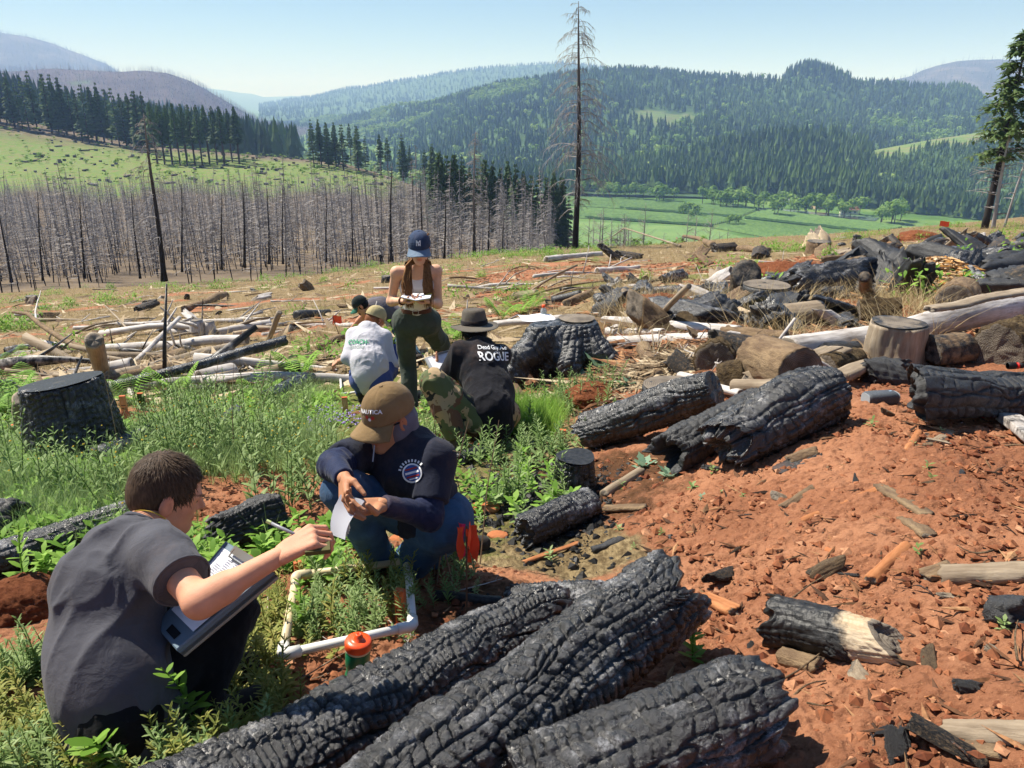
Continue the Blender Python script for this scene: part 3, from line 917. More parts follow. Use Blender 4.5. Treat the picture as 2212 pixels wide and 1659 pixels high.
field('field', [(1180, 474), (1530, 492), (1780, 560), (1180, 560)], VZ + .4, MAT['meadow'])
field('meadow', [(1700, 404), (1880, 424), (1870, 432), (1690, 412)], VZ + .5, MAT['pale road'])
field('river', [(1560, 441), (1900, 470), (1890, 477), (1555, 446)], VZ + .5, MAT['water'])
field('farm_track', [(1610, 474), (1780, 545), (1766, 547), (1600, 476)], VZ + .6, MAT['pale road'])
for k, (a, b, c, d) in enumerate([(1240, 443, 1600, 471), (1610, 472, 1900, 505), (1240, 470, 1540, 490)]):
 p0, p1 = RZ(a, b, VZ), RZ(c, d, VZ)
 mb = MB(); m = 40; tt = np.linspace(0, 1, m)[:, None]; L = p0 * (1 - tt) + p1 * tt
 r = np.random.default_rng(k); mb.tube(L + [0, 0, .8], 1.3 + .7 * r.random(m), 6)
 o = mb.build('hedge', MAT['hedge'], loc=p0)
 tag(o, ['dark hedge between the upper fields', 'dark hedge along the river side of the fields', 'dark hedge across the middle of the fields'][k], 'hedge', 'hedges between the fields')
def house(px, py, w, d, h, rot, wallc, roofc, label):
 base = RZ(px, py, VZ)
 e = empty('house', base, label, 'house', 'houses by the river')
 c, s = math.cos(rot), math.sin(rot); Rm = np.array([[c, -s, 0], [s, c, 0], [0, 0, 1]])
 mb = MB(); mb.box((0, 0, h / 2), (w, d, h))
 V, F, A = mb.arrays(); obj('wall', V @ Rm.T + base, F, wallc, e)
 o = .6
 V = np.array([[-w / 2 - o, -d / 2 - o, h], [w / 2 + o, -d / 2 - o, h], [w / 2 + o, d / 2 + o, h], [-w / 2 - o, d / 2 + o, h], [-w / 2 - o, 0, h + d * .33], [w / 2 + o, 0, h + d * .33]])
 obj('roof', V @ Rm.T + base + [0, 0, .02], [np.array([[0, 1, 5, 4], [2, 3, 4, 5]]), np.array([[3, 0, 4], [1, 2, 5]])], roofc, e)
 for k in range(3):
  mb = MB(); mb.box(((k - 1) * w * .3, -d / 2 - .04, h * .55), (w * .14, .08, h * .4))
  V, F, A = mb.arrays(); obj('window', V @ Rm.T + base, F, MAT['pane'], e)
MAT['pane'] = simple('dark window glass', hexc('2a3238'), rough=.1, spec=.5)
WALLS = [simple('cream wall', hexc('d8d2c2')), simple('white wall', hexc('e6e6e2')), simple('tan wall', hexc('b59c7c'))]
ROOFS = [simple('grey roof', hexc('8d9094')), simple('brown roof', hexc('7a5444')), simple('pale metal roof', hexc('b9bcbf'))]
house(1367, 371, 34, 14, 5, .1, WALLS[1], ROOFS[2], 'long pale building on the wooded slope above the fields')
house(1770, 450, 15, 10, 4, .2, WALLS[2], ROOFS[1], 'brown roofed house among trees by the river')
house(1833, 462, 14, 9, 4, -.2, WALLS[0], ROOFS[1], 'reddish roofed house farther along the river')
house(1648, 424, 15, 10, 4, .3, WALLS[1], ROOFS[0], 'white house with grey roof near the river bend')
house(1705, 440, 12, 9, 4, 0, WALLS[1], ROOFS[2], 'small white house behind the riverside trees')
def proto(templ, name, mat, parts=None):
 V, F, A = templ
 me = new_mesh(name, V, F, False); attr(me, 'tint', A); me.materials.append(mat)
 return me
BROAD = [proto(t_broad(80 + i, 170, .13, 6, False), 'crown', MAT['broadleaf']) for i in range(5)]
def trunk_me():
 mb = MB(); mb.tube([[0, 0, -.03], [.01, 0, .3], [0, .02, .62]], [.022, .018, .01], 5)
 for th in (0., 2.1, 4.2):
  mb.tube([[0, 0, .35], [.12 * math.cos(th), .12 * math.sin(th), .55]], [.01, .005], 4)
 V, F, A = mb.arrays(); me = new_mesh('broadleaf_trunk', V, F); me.materials.append(MAT['trunk']); return me
BTRUNK = trunk_me()
def tree_instances(name, meshes, pts, hlo, hhi, label, cat, group, seed, wlo=.9, whi=1.2, lean=.0, hs=None):
 r = np.random.default_rng(seed)
 for k, p in enumerate(pts):
  me = meshes[r.integers(len(meshes))]
  o = bpy.data.objects.new(name, BTRUNK if name == 'broadleaf_tree' else me)
  COL.objects.link(o)
  if name == 'broadleaf_tree':
   c_ = bpy.data.objects.new('crown', me); COL.objects.link(c_); c_.parent = o
  h = hlo + (hhi - hlo) * r.random() if hs is None else hs[k]
  w = h * (wlo + (whi - wlo) * r.random())
  o.location = p
  o.scale = (w, w, h)
  o.rotation_euler = (r.normal() * lean, r.normal() * lean, r.random() * 6.28)
  if name == 'burnt_tree':
   q_ = np.asarray(p) - EYE; d_ = q_ @ FWD
   tag(o, ('short' if h < 6.5 else 'tall' if h > 9 else 'middling') + ' fire-killed gully tree, ' + where(PX / 2 + FOC * q_[0] / d_, PY / 2 - FOC * (q_ @ UPV) / d_), cat, group)
  elif name in ('conifer', 'broadleaf_tree'):
   q_ = np.asarray(p) - EYE; d_ = q_ @ FWD; w_ = label
   for c_ in (' in the ', ' on the ', ' at the ', ' along ', ' beside ', ' below '): w_ = w_.split(c_)[0]
   tag(o, ('smaller ' if h < .5 * (hlo + hhi) else 'larger ') + w_ + ', ' + where(PX / 2 + FOC * q_[0] / d_, PY / 2 - FOC * (q_ @ UPV) / d_), cat, group)
  else:
   tag(o, label, cat, group)
r = np.random.default_rng(23)
pts = []
for k in range(70):
 f = r.random(); px = 1210 + 740 * f; py = 412 + 72 * f + r.normal() * 4
 pts.append(RZ(px, py, VZ))
tree_instances('broadleaf_tree', BROAD, pts, 12, 19, 'light green broadleaf tree in the belt along the river', 'tree', 'broadleaf trees along the river', 31)
pts = [RZ(1480 + 18 * r.normal(), 466 + 4 * r.normal(), VZ) for k in range(6)]
tree_instances('broadleaf_tree', BROAD, pts, 8, 12, 'round green tree in the clump between the fields', 'tree', 'tree clump between the fields', 32)
pts = [RZ(1590, 488, VZ), RZ(1575, 490, VZ)]
tree_instances('broadleaf_tree', BROAD, pts, 8, 10, 'small round tree beside the pale farm track', 'tree', 'pair of trees by the farm track', 33)
n = 2600
px = 640 + 1500 * r.random(n); py = 300 + 112 * r.random(n) ** .7
P = np.array([RZ(a, b, VZ) for a, b in zip(px, py)])
ok = (px < 1260) | (py < 398 + (px - 1260) * .045)
P = P[ok]
br = kn(P, .008, 52) > .05
forest('valley_conifers', 'conifers massed on the valley floor', MAT['conifer'], P[~br], 16, 28, FARC, 20, .1, .6, wide=1.2)
forest('valley_broadleaves', 'bright green broadleaf wood on the valley floor', MAT['broadleaf'], P[br], 12, 22, FARB, 22, .1, .8, wide=1.2)
px = 1500 + 700 * r.random(420); py = 405 + (px - 1500) * .10 + 10 * r.random(420)
P = np.array([RZ(a, b, VZ) for a, b in zip(px, py)])
forest('riverside_conifers', 'dark conifers between the houses and the river', MAT['conifer'], P, 14, 25, FARC, 24, .1, .6, wide=1.3)
CON_HIGH = []; CON_FULL = []
for i in range(5):
 for lst, h0, sp in ((CON_HIGH, .42, .13), (CON_FULL, .10, .17)):
  V, F, A = t_conifer(100 + i + int(h0 * 100), h0, sp, 15, 8)
  V2, F2, A2 = t_trunk(130 + i)
  me = new_mesh('conifer', np.concatenate([V, V2]), F + [f + len(V) for f in F2], False)
  attr(me, 'tint', np.concatenate([A, A2]))
  me.materials.append(MAT['near conifer']); me.materials.append(MAT['trunk'])
  nf = len(me.polygons); mi = np.zeros(nf, dtype=np.int32); mi[sum(len(f) for f in F):] = 1
  me.polygons.foreach_set('material_index', mi)
  lst.append(me)
def slope_at(px, py, ymin=165):
 """point of the opposite slope nearest to a photo position"""
 S, pxs, t, bv, k = HILLS['opposite_slope']
 j = int(np.argmin(abs(pxs - px)))
 c = S[:, j]
 v = c - EYE
 d = v @ FWD
 yy = PY / 2 - FOC * (v @ UPV) / d
 m = (np.arange(len(c)) < len(c) - 12) & (c[:, 1] >= ymin)
 i = int(np.argmin(np.where(m, abs(yy - py), 1e9)))
 return c[i]
r = np.random.default_rng(41)
pts = [slope_at(335 + 185 * r.random(), 338 + 22 * r.random() ** .8) for _ in range(62)]
tree_instances('conifer', CON_HIGH, pts, 20, 25, 'tall bare-stemmed conifer in the stand on the green clearing', 'tree', 'conifer stand on the green clearing', 42)
pts = [slope_at(690 + 300 * r.random(), 350 + 25 * r.random()) for _ in range(26)]
pts += [slope_at(680 + 60 * r.random(), 356 + 8 * r.random()) for _ in range(16)]
tree_instances('conifer', CON_HIGH + CON_FULL, pts, 15, 21, 'green conifer at the far edge of the burnt stand', 'tree', 'conifers at the edge of the burnt stand', 43)
pts = []
for _ in range(110):
 px = 930 + 290 * r.random()
 pts.append(slope_at(px, 440 + (px - 930) * .38 + 90 * r.random()))
tree_instances('conifer', CON_FULL, pts, 11, 17, 'bushy green conifer on the slope dropping to the valley', 'tree', 'conifers on the slope above the valley', 44)
pts = [slope_at(a_, 262 + max(a_, 0) * .2 + 6 * r.random()) for a_ in (-60 + 390 * r.random(60))]
tree_instances('conifer', CON_FULL, pts, 22, 30, 'conifer along the upper rim of the cleared slope', 'tree', 'conifers on the rim of the cleared slope', 45)
DEAD = [proto(t_dead(200 + i, 60, .12, .10 + .02 * (i % 3), .25 + .2 * (i % 3), .0048, 4, 2), 'burnt_tree', MAT['dead']) for i in range(7)]
P, pp, tt = hill_points('opposite_slope', 4600, .30, 3.0, -250, 1180, seed=51)
edge = 2.93 - .05 * np.sin(pp * .013) - 2.3 * sstep(900, 1250, pp) * 0
ok = (tt < edge - .02) & ((pp < 960) | (P[:, 1] < 150)) & ((P[:, 1] > 88) | (np.random.default_rng(9).random(len(P)) < .4))
P, pp, tt = P[ok], pp[ok], tt[ok]
d = P[:, 1]
hs = np.where(d < 130, 4.5 + 8.0 * r.random(len(P)) ** 1.4, np.interp(d, [130, 270], [9., 5.2]) * (.45 + .7 * r.random(len(P))))
order = np.argsort(-hs / d)
near, rest = order[:300], order[300:]
tree_instances('burnt_tree', DEAD, P[near], 0, 0, 'thin fire-killed conifer in the grey stand filling the gully', 'dead tree', 'fire-killed trees in the gully', 52, .9, 1.15, .045, hs=hs[near])
forest('burnt_stand', 'grey mass of fire-killed trees filling the gully', MAT['dead'], P[rest], 0, 0, [t_dead(230 + i, 44, .10, .13, .4, .0052, 3, 1) for i in range(5)], 26, .0, .3, hs=hs[rest])
P, pp, tt = hill_points('opposite_slope', 1500, 2.85, 4.9, -300, 860, seed=91, avoid_bare=2)
def _blk(seed, flat, long):
 r = np.random.default_rng(seed); mb = MB(); mb.box((0, 0, .3), (long, .8, flat)); return mb.arrays()
forest('clearing_slash', 'dark stumps and slash dotting the cleared slope', MAT['dead'], P[:320], .5, 1.4, [_blk(1, .7, .9), _blk(2, .4, 3.5), _blk(3, .8, 1.2)], 92, .0, .45)
forest('clearing_growth', 'low young growth on the cleared slope', MAT['broadleaf'], P[650:1150], .8, 2.2, FARB, 93, .0, .7, wide=1.6)
# ------------------------------------------------------------------ big snags on the brow of the hill
def snag(px, py_base, px_top, py_top, dist, name, label, seed, nb, L0, droop, r0, twig, dark=.0, h0=.2, seg=4):
 b = RY(px, py_base, dist); t_ = RY(px_top, py_top, dist)
 b = b - [0, 0, .4]
 h = np.linalg.norm(t_ - b)
 e = empty(name, b, label, 'dead tree')
 r = np.random.default_rng(seed)
 ax = unit(t_ - b)
 z = np.linspace(0, 1, 16)
 side = np.array([1.0, 0, 0])
 bow = (.006 * np.sin(z * 5 + seed) * h)[:, None] * side
 C = b + ax * (z * h)[:, None] + bow
 mb = MB(); rad = (r0 * (1 - z) ** .8 + .02) * (1 + .10 * np.exp(-z * 30) * 4)
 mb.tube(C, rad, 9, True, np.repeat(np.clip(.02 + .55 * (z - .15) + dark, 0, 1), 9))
 mb.build('trunk', MAT['dead'], e, True, tint=True)
 mb = MB()
 for k in range(nb):
  f = r.random() ** .85
  f = h0 + (1 - h0) * f
  th = r.random() * 6.28
  l = L0 * (1 - f) ** .55 * (.45 + .75 * r.random()) + .25
  if f < h0 + .12: l *= .35
  d = np.array([math.cos(th), math.sin(th), 0])
  t = np.linspace(0, 1, seg + 1)
  c = np.array([np.interp(f, z, C[:, a]) for a in range(3)])
  q = c + d * (l * (t - .12 * t ** 3))[:, None] + np.array([0, 0, 1]) * (l * (.22 * t - droop * (.4 + .9 * r.random()) * t ** 2.2))[:, None]
  q[1:-1] += r.normal(size=(seg - 1, 3)) * l * .02
  rb = .028 * (1 - f) + .012
  mb.tube(q, rb * (1 - .8 * t), 3, False, .35 + .5 * r.random())
  for w in range(twig):
   kk = .2 + .8 * r.random(); s = np.array([np.interp(kk, t, q[:, a]) for a in range(3)])
   dd = unit(d * .6 + np.array([r.normal() * .5, r.normal() * .5, -.7 - droop]))
   ll = l * (.12 + .25 * r.random())
   mb.tube([s, s + dd * ll * .5 + d * ll * .2, s + dd * ll + [0, 0, -.1 * ll]], [.010, .008, .004], 3, False, .5 + .45 * r.random())
 mb.build('crown', MAT['dead'], e, tint=True)
 return e
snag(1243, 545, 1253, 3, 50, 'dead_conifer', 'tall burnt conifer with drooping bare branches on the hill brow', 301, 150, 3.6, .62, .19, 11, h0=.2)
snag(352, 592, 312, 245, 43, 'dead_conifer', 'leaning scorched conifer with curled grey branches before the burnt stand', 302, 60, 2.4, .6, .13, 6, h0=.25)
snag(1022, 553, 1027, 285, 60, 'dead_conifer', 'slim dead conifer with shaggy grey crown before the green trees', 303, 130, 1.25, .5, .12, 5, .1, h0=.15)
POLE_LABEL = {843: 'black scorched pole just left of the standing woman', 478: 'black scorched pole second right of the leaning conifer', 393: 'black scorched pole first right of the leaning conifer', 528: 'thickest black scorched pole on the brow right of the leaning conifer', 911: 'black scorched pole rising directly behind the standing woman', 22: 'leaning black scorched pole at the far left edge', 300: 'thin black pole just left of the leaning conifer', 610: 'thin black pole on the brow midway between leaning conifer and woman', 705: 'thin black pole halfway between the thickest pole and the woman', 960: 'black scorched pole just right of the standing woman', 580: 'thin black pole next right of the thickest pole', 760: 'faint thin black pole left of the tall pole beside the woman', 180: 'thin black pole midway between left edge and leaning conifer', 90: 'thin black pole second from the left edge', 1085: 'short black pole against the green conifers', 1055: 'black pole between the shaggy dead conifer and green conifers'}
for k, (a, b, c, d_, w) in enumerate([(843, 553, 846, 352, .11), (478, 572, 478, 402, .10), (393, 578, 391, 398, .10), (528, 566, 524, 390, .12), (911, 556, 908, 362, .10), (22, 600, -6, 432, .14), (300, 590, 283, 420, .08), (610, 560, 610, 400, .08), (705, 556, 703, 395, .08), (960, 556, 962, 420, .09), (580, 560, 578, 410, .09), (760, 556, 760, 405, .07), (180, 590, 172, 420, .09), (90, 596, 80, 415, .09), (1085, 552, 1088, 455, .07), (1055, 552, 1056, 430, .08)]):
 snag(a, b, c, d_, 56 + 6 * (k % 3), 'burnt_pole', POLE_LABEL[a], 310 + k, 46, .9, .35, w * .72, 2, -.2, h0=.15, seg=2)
def fir():
 b = RY(2128, 486, 44) - [0, 0, .4]; top = RY(2222, 70, 44)
 e = empty('fir_tree', b, 'green fir with dark leaning trunk at the right edge of the clearing', 'tree')
 h = np.linalg.norm(top - b); ax = unit(top - b); z = np.linspace(0, 1, 12)
 mb = MB(); mb.tube(b + ax * (z * h)[:, None], .19 * (1 - z) ** .8 + .015, 9, True, np.repeat(.15 + .2 * z, 9))
 mb.build('trunk', MAT['dead'], e, True, tint=True)
 r = np.random.default_rng(61); mb = MB(); mc = MB()
 for k in range(190):
  f = .22 + .78 * r.random() ** .8
  th = r.random() * 6.28; d = np.array([math.cos(th), math.sin(th), 0])
  l = 2.3 * (1 - f) ** .65 * (.5 + .6 * r.random()) + .3
  if f < .42: l *= .7
  t = np.linspace(0, 1, 5); c = b + ax * f * h
  q = c + d * (l * t)[:, None] + np.array([0, 0, 1]) * (l * (.2 * t - .42 * t ** 2))[:, None]
  mb.tube(q, .02 * (1 - .8 * t) + .004, 3, False, .5 + .4 * r.random())
  if f > .38 and r.random() < .93:
   for s in range(int(16 + 12 * r.random())):
    kk = .25 + .75 * r.random(); p = np.array([np.interp(kk, t, q[:, a]) for a in range(3)])
    dd = unit(d * .7 + r.normal(size=3) * [.8, .8, .35] + [0, 0, -.25]); sd = unit(np.cross(dd, [0, 0, 1])) * (.07 + .05 * r.random())
    ll = .22 + .28 * r.random()
    V = [p, p + dd * ll * .5 + sd, p + dd * ll + [0, 0, -.05], p + dd * ll * .5 - sd, p + dd * ll * .5 + [0, 0, .03]]
    mc.add(V, np.array([[0, 1, 4], [1, 2, 4], [2, 3, 4], [3, 0, 4]]), .25 + .6 * r.random())
 mb.build('branches', MAT['dead'], e, tint=True)
 mc.build('crown', MAT['near conifer'], e, tint=True)
fir()
snag(2146, 487, 2190, 235, 43.5, 'dead_conifer', 'pale barkless dead trunk leaning beside the green fir', 304, 42, 2.1, .1, .09, 1, .55, h0=.12)
snag(2172, 480, 2232, 290, 42, 'dead_sapling', 'thin grey dead sapling at the right edge of the picture', 305, 14, .7, .2, .04, 1, .5)
# ------------------------------------------------------------------ burnt and weathered wood
def m_char(name='charred wood', ash=.53, ash_glint=hexc('98989a'), rough=(.22, .46)):
 t = NT(name)
 p = t.coord('Object')
 n1 = t.noise(p, 9, 6, .65)
 c = t.ramp(t.noise(p, 30, 6, .7), [(.3, (.005, .005, .0055)), (.6, (.014, .014, .015)), (.8, (.04, .039, .038))])
 a = t.math('MULTIPLY', t.ramp(n1, [(ash, 0.), (ash + .14, 1.)]), t.ramp(t.noise(p, 120, 4, .7), [(.4, .1), (.6, .9)]))  # pale flecks: real ash, plus the char's silvery glints painted into the colour
 c = t.mix(a, c, ash_glint)
 e = t.attr('endg')
 dust = t.math('MULTIPLY', t.attr('dust'), t.ramp(t.noise(p, 14, 5, .7), [(.35, 0.), (.6, 1.)]))
 c = t.mix(dust, c, hexc('7a4428'))
 t.base(c)
 t.rough(t.ramp(t.noise(p, 34, 3), [(.35, rough[0]), (.62, rough[1])])); t.spec(.8)
 t.bump(t.math('ADD', t.math('MULTIPLY', t.noise(p, 55, 3, .6), 1.1), t.math('ADD', t.noise(p, 160, 5, .7), t.math('MULTIPLY', t.noise(p, 420, 3), .5))), .8, .005)
 return t.m
def m_wood(name, cols, grain=(4, 60, 60), rough=.75, endc=(hexc('857a6c'), hexc('62574a')), bump=.5, scale=2.2, bdist=.006):
 """weathered log: grain along local x; attributes burn and endg set char and cut ends"""
 t = NT(name)
 p = t.coord('Object')
 g = t.map(p, grain)
 n = t.noise(g, 1.0, 6, .65, .3)
 big = t.noise(p, scale, 5, .6)
 c = t.ramp(t.math('ADD', t.math('MULTIPLY', n, .55), t.math('MULTIPLY', big, .45)), [(.3 + .4 * i / (len(cols) - 1), k) for i, k in enumerate(cols)])
 e = t.attr('endg')
 ring = t.n('ShaderNodeMath', operation='SINE'); t.l(t.math('ADD', t.math('MULTIPLY', e, 90.), t.math('MULTIPLY', t.noise(p, 9), 9.)), ring.inputs[0])
 ec = t.mix(t.ramp(ring.outputs[0], [(.2, 0.), (.8, 1.)]), endc[0], endc[1])
 ec = t.mix(t.ramp(t.noise(p, 6, 5), [(.45, 0.), (.7, .8)]), ec, tuple(x * .45 for x in endc[1]))
 c = t.mix(t.ramp(e, [(.45, 0.), (.55, 1.)]), c, ec)
 b = t.math('ADD', t.attr('burn'), t.math('MULTIPLY', t.math('SUBTRACT', t.noise(p, 12, 5, .7), .5), .7))
 bf = t.ramp(b, [(.42, 0.), (.56, 1.)])
 c = t.mix(bf, c, t.ramp(t.noise(p, 40, 5), [(.35, (.008, .008, .008)), (.7, (.04, .038, .036))]))
 t.base(c)
 t.rough(t.mix(bf, (rough,) * 3, (.42,) * 3)); t.spec(.35)
 h = t.math('ADD', t.noise(t.map(p, (grain[0] * 2, grain[1] * 2, grain[2] * 2)), 1.0, 5, .7), t.math('MULTIPLY', t.noise(p, 90, 4), .4))
 t.bump(h, bump, bdist)
 return t.m
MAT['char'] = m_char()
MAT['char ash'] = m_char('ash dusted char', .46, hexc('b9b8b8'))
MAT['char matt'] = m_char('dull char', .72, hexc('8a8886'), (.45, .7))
MAT['grey'] = m_wood('silver grey barkless wood', [hexc('6a635b'), hexc('958c84'), hexc('b8b1aa'), hexc('d0cac4'), hexc('8a7c6c')], grain=(3, 40, 40))
MAT['brown'] = m_wood('brown bark', [hexc('3f3226'), hexc('6a5642'), hexc('8a7458'), hexc('5a4a3a')], grain=(8, 22, 22), rough=.95, bump=1., bdist=.012)
MAT['pale'] = m_wood('pale split wood', [hexc('8c7254'), hexc('b09878'), hexc('c6b498'), hexc('9a8266')], grain=(3, 50, 50))
MAT['mossy'] = m_wood('mossy rotten wood', [hexc('241c14'), hexc('463826'), hexc('6a583c'), hexc('857656')], grain=(30, 30, 30), rough=1., bump=1., bdist=.03, scale=9)
MAT['tan'] = m_wood('tan weathered wood', [hexc('5f4f3e'), hexc('80705c'), hexc('9c8c76'), hexc('b4a694')], grain=(3, 36, 36))
MAT['orange bark'] = m_wood('reddish dusty bark', [hexc('6e3f24'), hexc('98603a'), hexc('b57c52'), hexc('7c5236')], grain=(6, 40, 40), rough=.95)
def cells(u, s, ns, cu, seed, th, cs=.04, cw=.005):
 """alligator char: u metres along, s 0..1 around in ns strips; returns relief 0..1 and the crack mask"""
 w1 = .75 * vn(u / (cu * 7), np.cos(th) * 1.2, np.sin(th) * 1.2, seed + 2) + .30 * vn(u / (cu * 3), np.cos(th) * 1.5, np.sin(th) * 1.5, seed) + .10 * vn(u / cu, np.cos(th) * 4, np.sin(th) * 4, seed + 1)
 a = s * ns + w1
 k = np.floor(a); t = a - k
 km = np.mod(k, ns).astype(np.int64)
 ph = _hash(km, km * 0 + 3, km * 0, seed + 5)
 st = .6 + .95 * _hash(km, km * 0 + 9, km * 0, seed + 6)
 v = u / (cu * st) + ph * 7 + .8 * vn(u / (cu * 3), km * 1.7, 0, seed + 8) + .18 * np.sin(t * 3.1 + ph * 6)
 j = np.floor(v); w = v - j
 ji = j.astype(np.int64)
 rh = _hash(km, ji, km * 0, seed + 11)
 merge = _hash(km, ji, km * 0 + 1, seed + 12)
 w2 = np.where(merge < .14, .5, w)
 tx = (_hash(km, ji, km * 0 + 2, seed + 13) - .5); ty = (_hash(km, ji, km * 0 + 4, seed + 14) - .5)
 et = np.minimum(t, 1 - t) * cs; ew = np.minimum(w2, 1 - w2) * cu * st
 wv = .75 + .6 * _hash(km, ji, km * 0 + 6, seed + 15)
 pil = sstep(0, cw * wv, et) * sstep(0, cw * wv, ew)
 dome = 1 - .10 * (2 * t - 1) ** 2 - .12 * (2 * w - 1) ** 2
 return pil * dome * (.62 + .4 * rh + .5 * tx * (t - .5) + .7 * ty * (w - .5))
def log_geo(C, Rad, kind='char', seed=1, section='round', res=.01, cell=(.032, .02), depth=.007, lump=.06, caps=('flat', 'flat'), nmax=220, mmax=520, dent=None):
 C = np.asarray(C, float); Rad = np.broadcast_to(np.asarray(Rad, float), (len(C),))
 seg = np.linalg.norm(np.diff(C, axis=0), axis=1); L = np.concatenate([[0], np.cumsum(seg)]); tot = L[-1]
 M = int(np.clip(tot / res, 5, mmax)); Rm = Rad.max()
 N = int(np.clip(2 * math.pi * Rm / res, 8, nmax))
 u = np.linspace(0, tot, M)
 c = np.stack([np.interp(u, L, C[:, k]) for k in range(3)], -1)
 if len(C) > 2 and M > 12:
  for _ in range(max(1, M // 14)):
   c[1:-1] = (c[:-2] + c[2:]) * .25 + c[1:-1] * .5
 rad = np.interp(u, L, Rad)
 T = np.gradient(c, axis=0); T /= np.linalg.norm(T, axis=1)[:, None]
 A0, B0, _ = frame_of(T[M // 2])
 A = A0[None] - T * (T @ A0)[:, None]; A /= np.linalg.norm(A, axis=1)[:, None]
 B = np.cross(T, A)
 th = np.arange(N) * 2 * math.pi / N
 U, TH = np.meshgrid(u, th, indexing='ij'); RR = rad[:, None] * np.ones_like(TH)
 cs, sn = np.cos(TH), np.sin(TH)
 sec = 1 + lump * fbm(U / (Rm * 2.2), cs * .9 + seed * 3.3, sn * .9, 3, seed)
 if section == 'half':
  sec = sec * np.minimum(1, .32 / np.maximum(-sn, .05))
 elif section == 'tophalf':
  sec = sec * np.minimum(1, .35 / np.maximum(sn, .05))
 elif section == 'wedge':
  lim = np.full_like(sn, 9.)
  for ang, dd in ((1.2, .62), (2.6, .75), (4.4, .6), (5.6, .8)):
   cc = np.cos(TH - ang); lim = np.minimum(lim, dd / np.maximum(cc, .08))
  sec = np.minimum(sec, lim)
 elif section == 'slab':
  lim = np.minimum(1.0 / np.maximum(np.abs(cs), .05), .38 / np.maximum(np.abs(sn), .05)); sec = np.minimum(sec * 1.05, lim)
 r = RR * sec
 if kind == 'char':
  ns = max(6, int(round(2 * math.pi * Rm / cell[0])))
  h = cells(U, TH / (2 * math.pi), ns, cell[1], seed, TH, 2 * math.pi * Rm / ns, max(.0052, res * 1.0))
  if res < .0075: h = h * (.72 + .28 * np.where(vn(U / .11, cs * 3, sn * 3, seed + 31) > -.15, cells(U, TH / (2 * math.pi), ns * 2, cell[1] * .55, seed + 50, TH, math.pi * Rm / ns, .0045), 1.0))
  amp = depth * (.75 + .5 * np.clip(fbm(U / .25, cs, sn, 2, seed + 3) + .4, 0, 1))
  r = r - depth + amp * h
  crack = np.abs(np.mod(TH / (2 * math.pi) * ns / 3. + .25 * vn(U / .12, cs * 2, sn * 2, seed + 44) + .1, 1) - .5)
  r = r - depth * 1.1 * np.clip(1 - crack * 26, 0, 1)
  r = r + .002 * fbm(U / .008, TH * Rm / .008, 0, 2, seed + 7) * (res < .009)
 elif kind == 'bark':
  r = r + Rm * .16 * (np.abs(fbm(U / (Rm * 1.3), cs * 4, sn * 4, 3, seed + 4)) - .3)
 elif kind == 'grey':
  cr = np.abs(np.mod(TH * 1.6 + .6 * vn(U / .7, cs, sn, seed + 2), 1) - .5)
  r = r * (1 - .05 * np.clip(1 - cr * 9, 0, 1)) + Rm * .02 * fbm(U / .05, cs * 3, sn * 3, 2, seed)
 elif kind == 'moss':
  r = r + Rm * (.2 * fbm(U / (Rm * .8), cs * 2, sn * 2, 4, seed + 4) + .16 * np.abs(fbm(U / (Rm * .22), cs * 6, sn * 6, 3, seed + 5)) - .06)
 if dent is not None:
  r = r * dent(U / tot, TH)
 for end, side in ((0, -1), (1, 1)):
  if caps[end] in ('broken', 'hollow'):
   pull = Rm * .5 * (vn(cs[0] * 1.6 + seed, sn[0] * 1.6, 0, seed + 60 + end)) + Rm * .16 * vn(cs[0] * 7, sn[0] * 7, 0, seed + 61 + end)
   wgt = np.clip(1 - (U if end == 0 else tot - U) / (Rm * 2.2), 0, 1) ** 2
   sh = side * pull[None] * wgt
  elif caps[end] == 'slant':
   sh = side * Rm * .7 * np.cos(TH - 1.0 - seed) * np.clip(1 - (U if end == 0 else tot - U) / (Rm * 2), 0, 1)
  else:
   sh = 0 * U
  if end == 0: sh0 = sh
  else: sh1 = sh
 P = c[:, None] + r[..., None] * (cs[..., None] * A[:, None] + sn[..., None] * B[:, None]) + (sh0 + sh1)[..., None] * T[:, None]
 V = [P.reshape(-1, 3)]
 i, j = np.meshgrid(np.arange(M - 1), np.arange(N), indexing='ij')
 F = [np.stack([i * N + j, i * N + (j + 1) % N, (i + 1) * N + (j + 1) % N, (i + 1) * N + j], -1).reshape(-1, 4)]
 EG = [np.zeros(M * N)]; UU = [np.repeat(u / tot, N)]
 n0 = M * N; tris = []
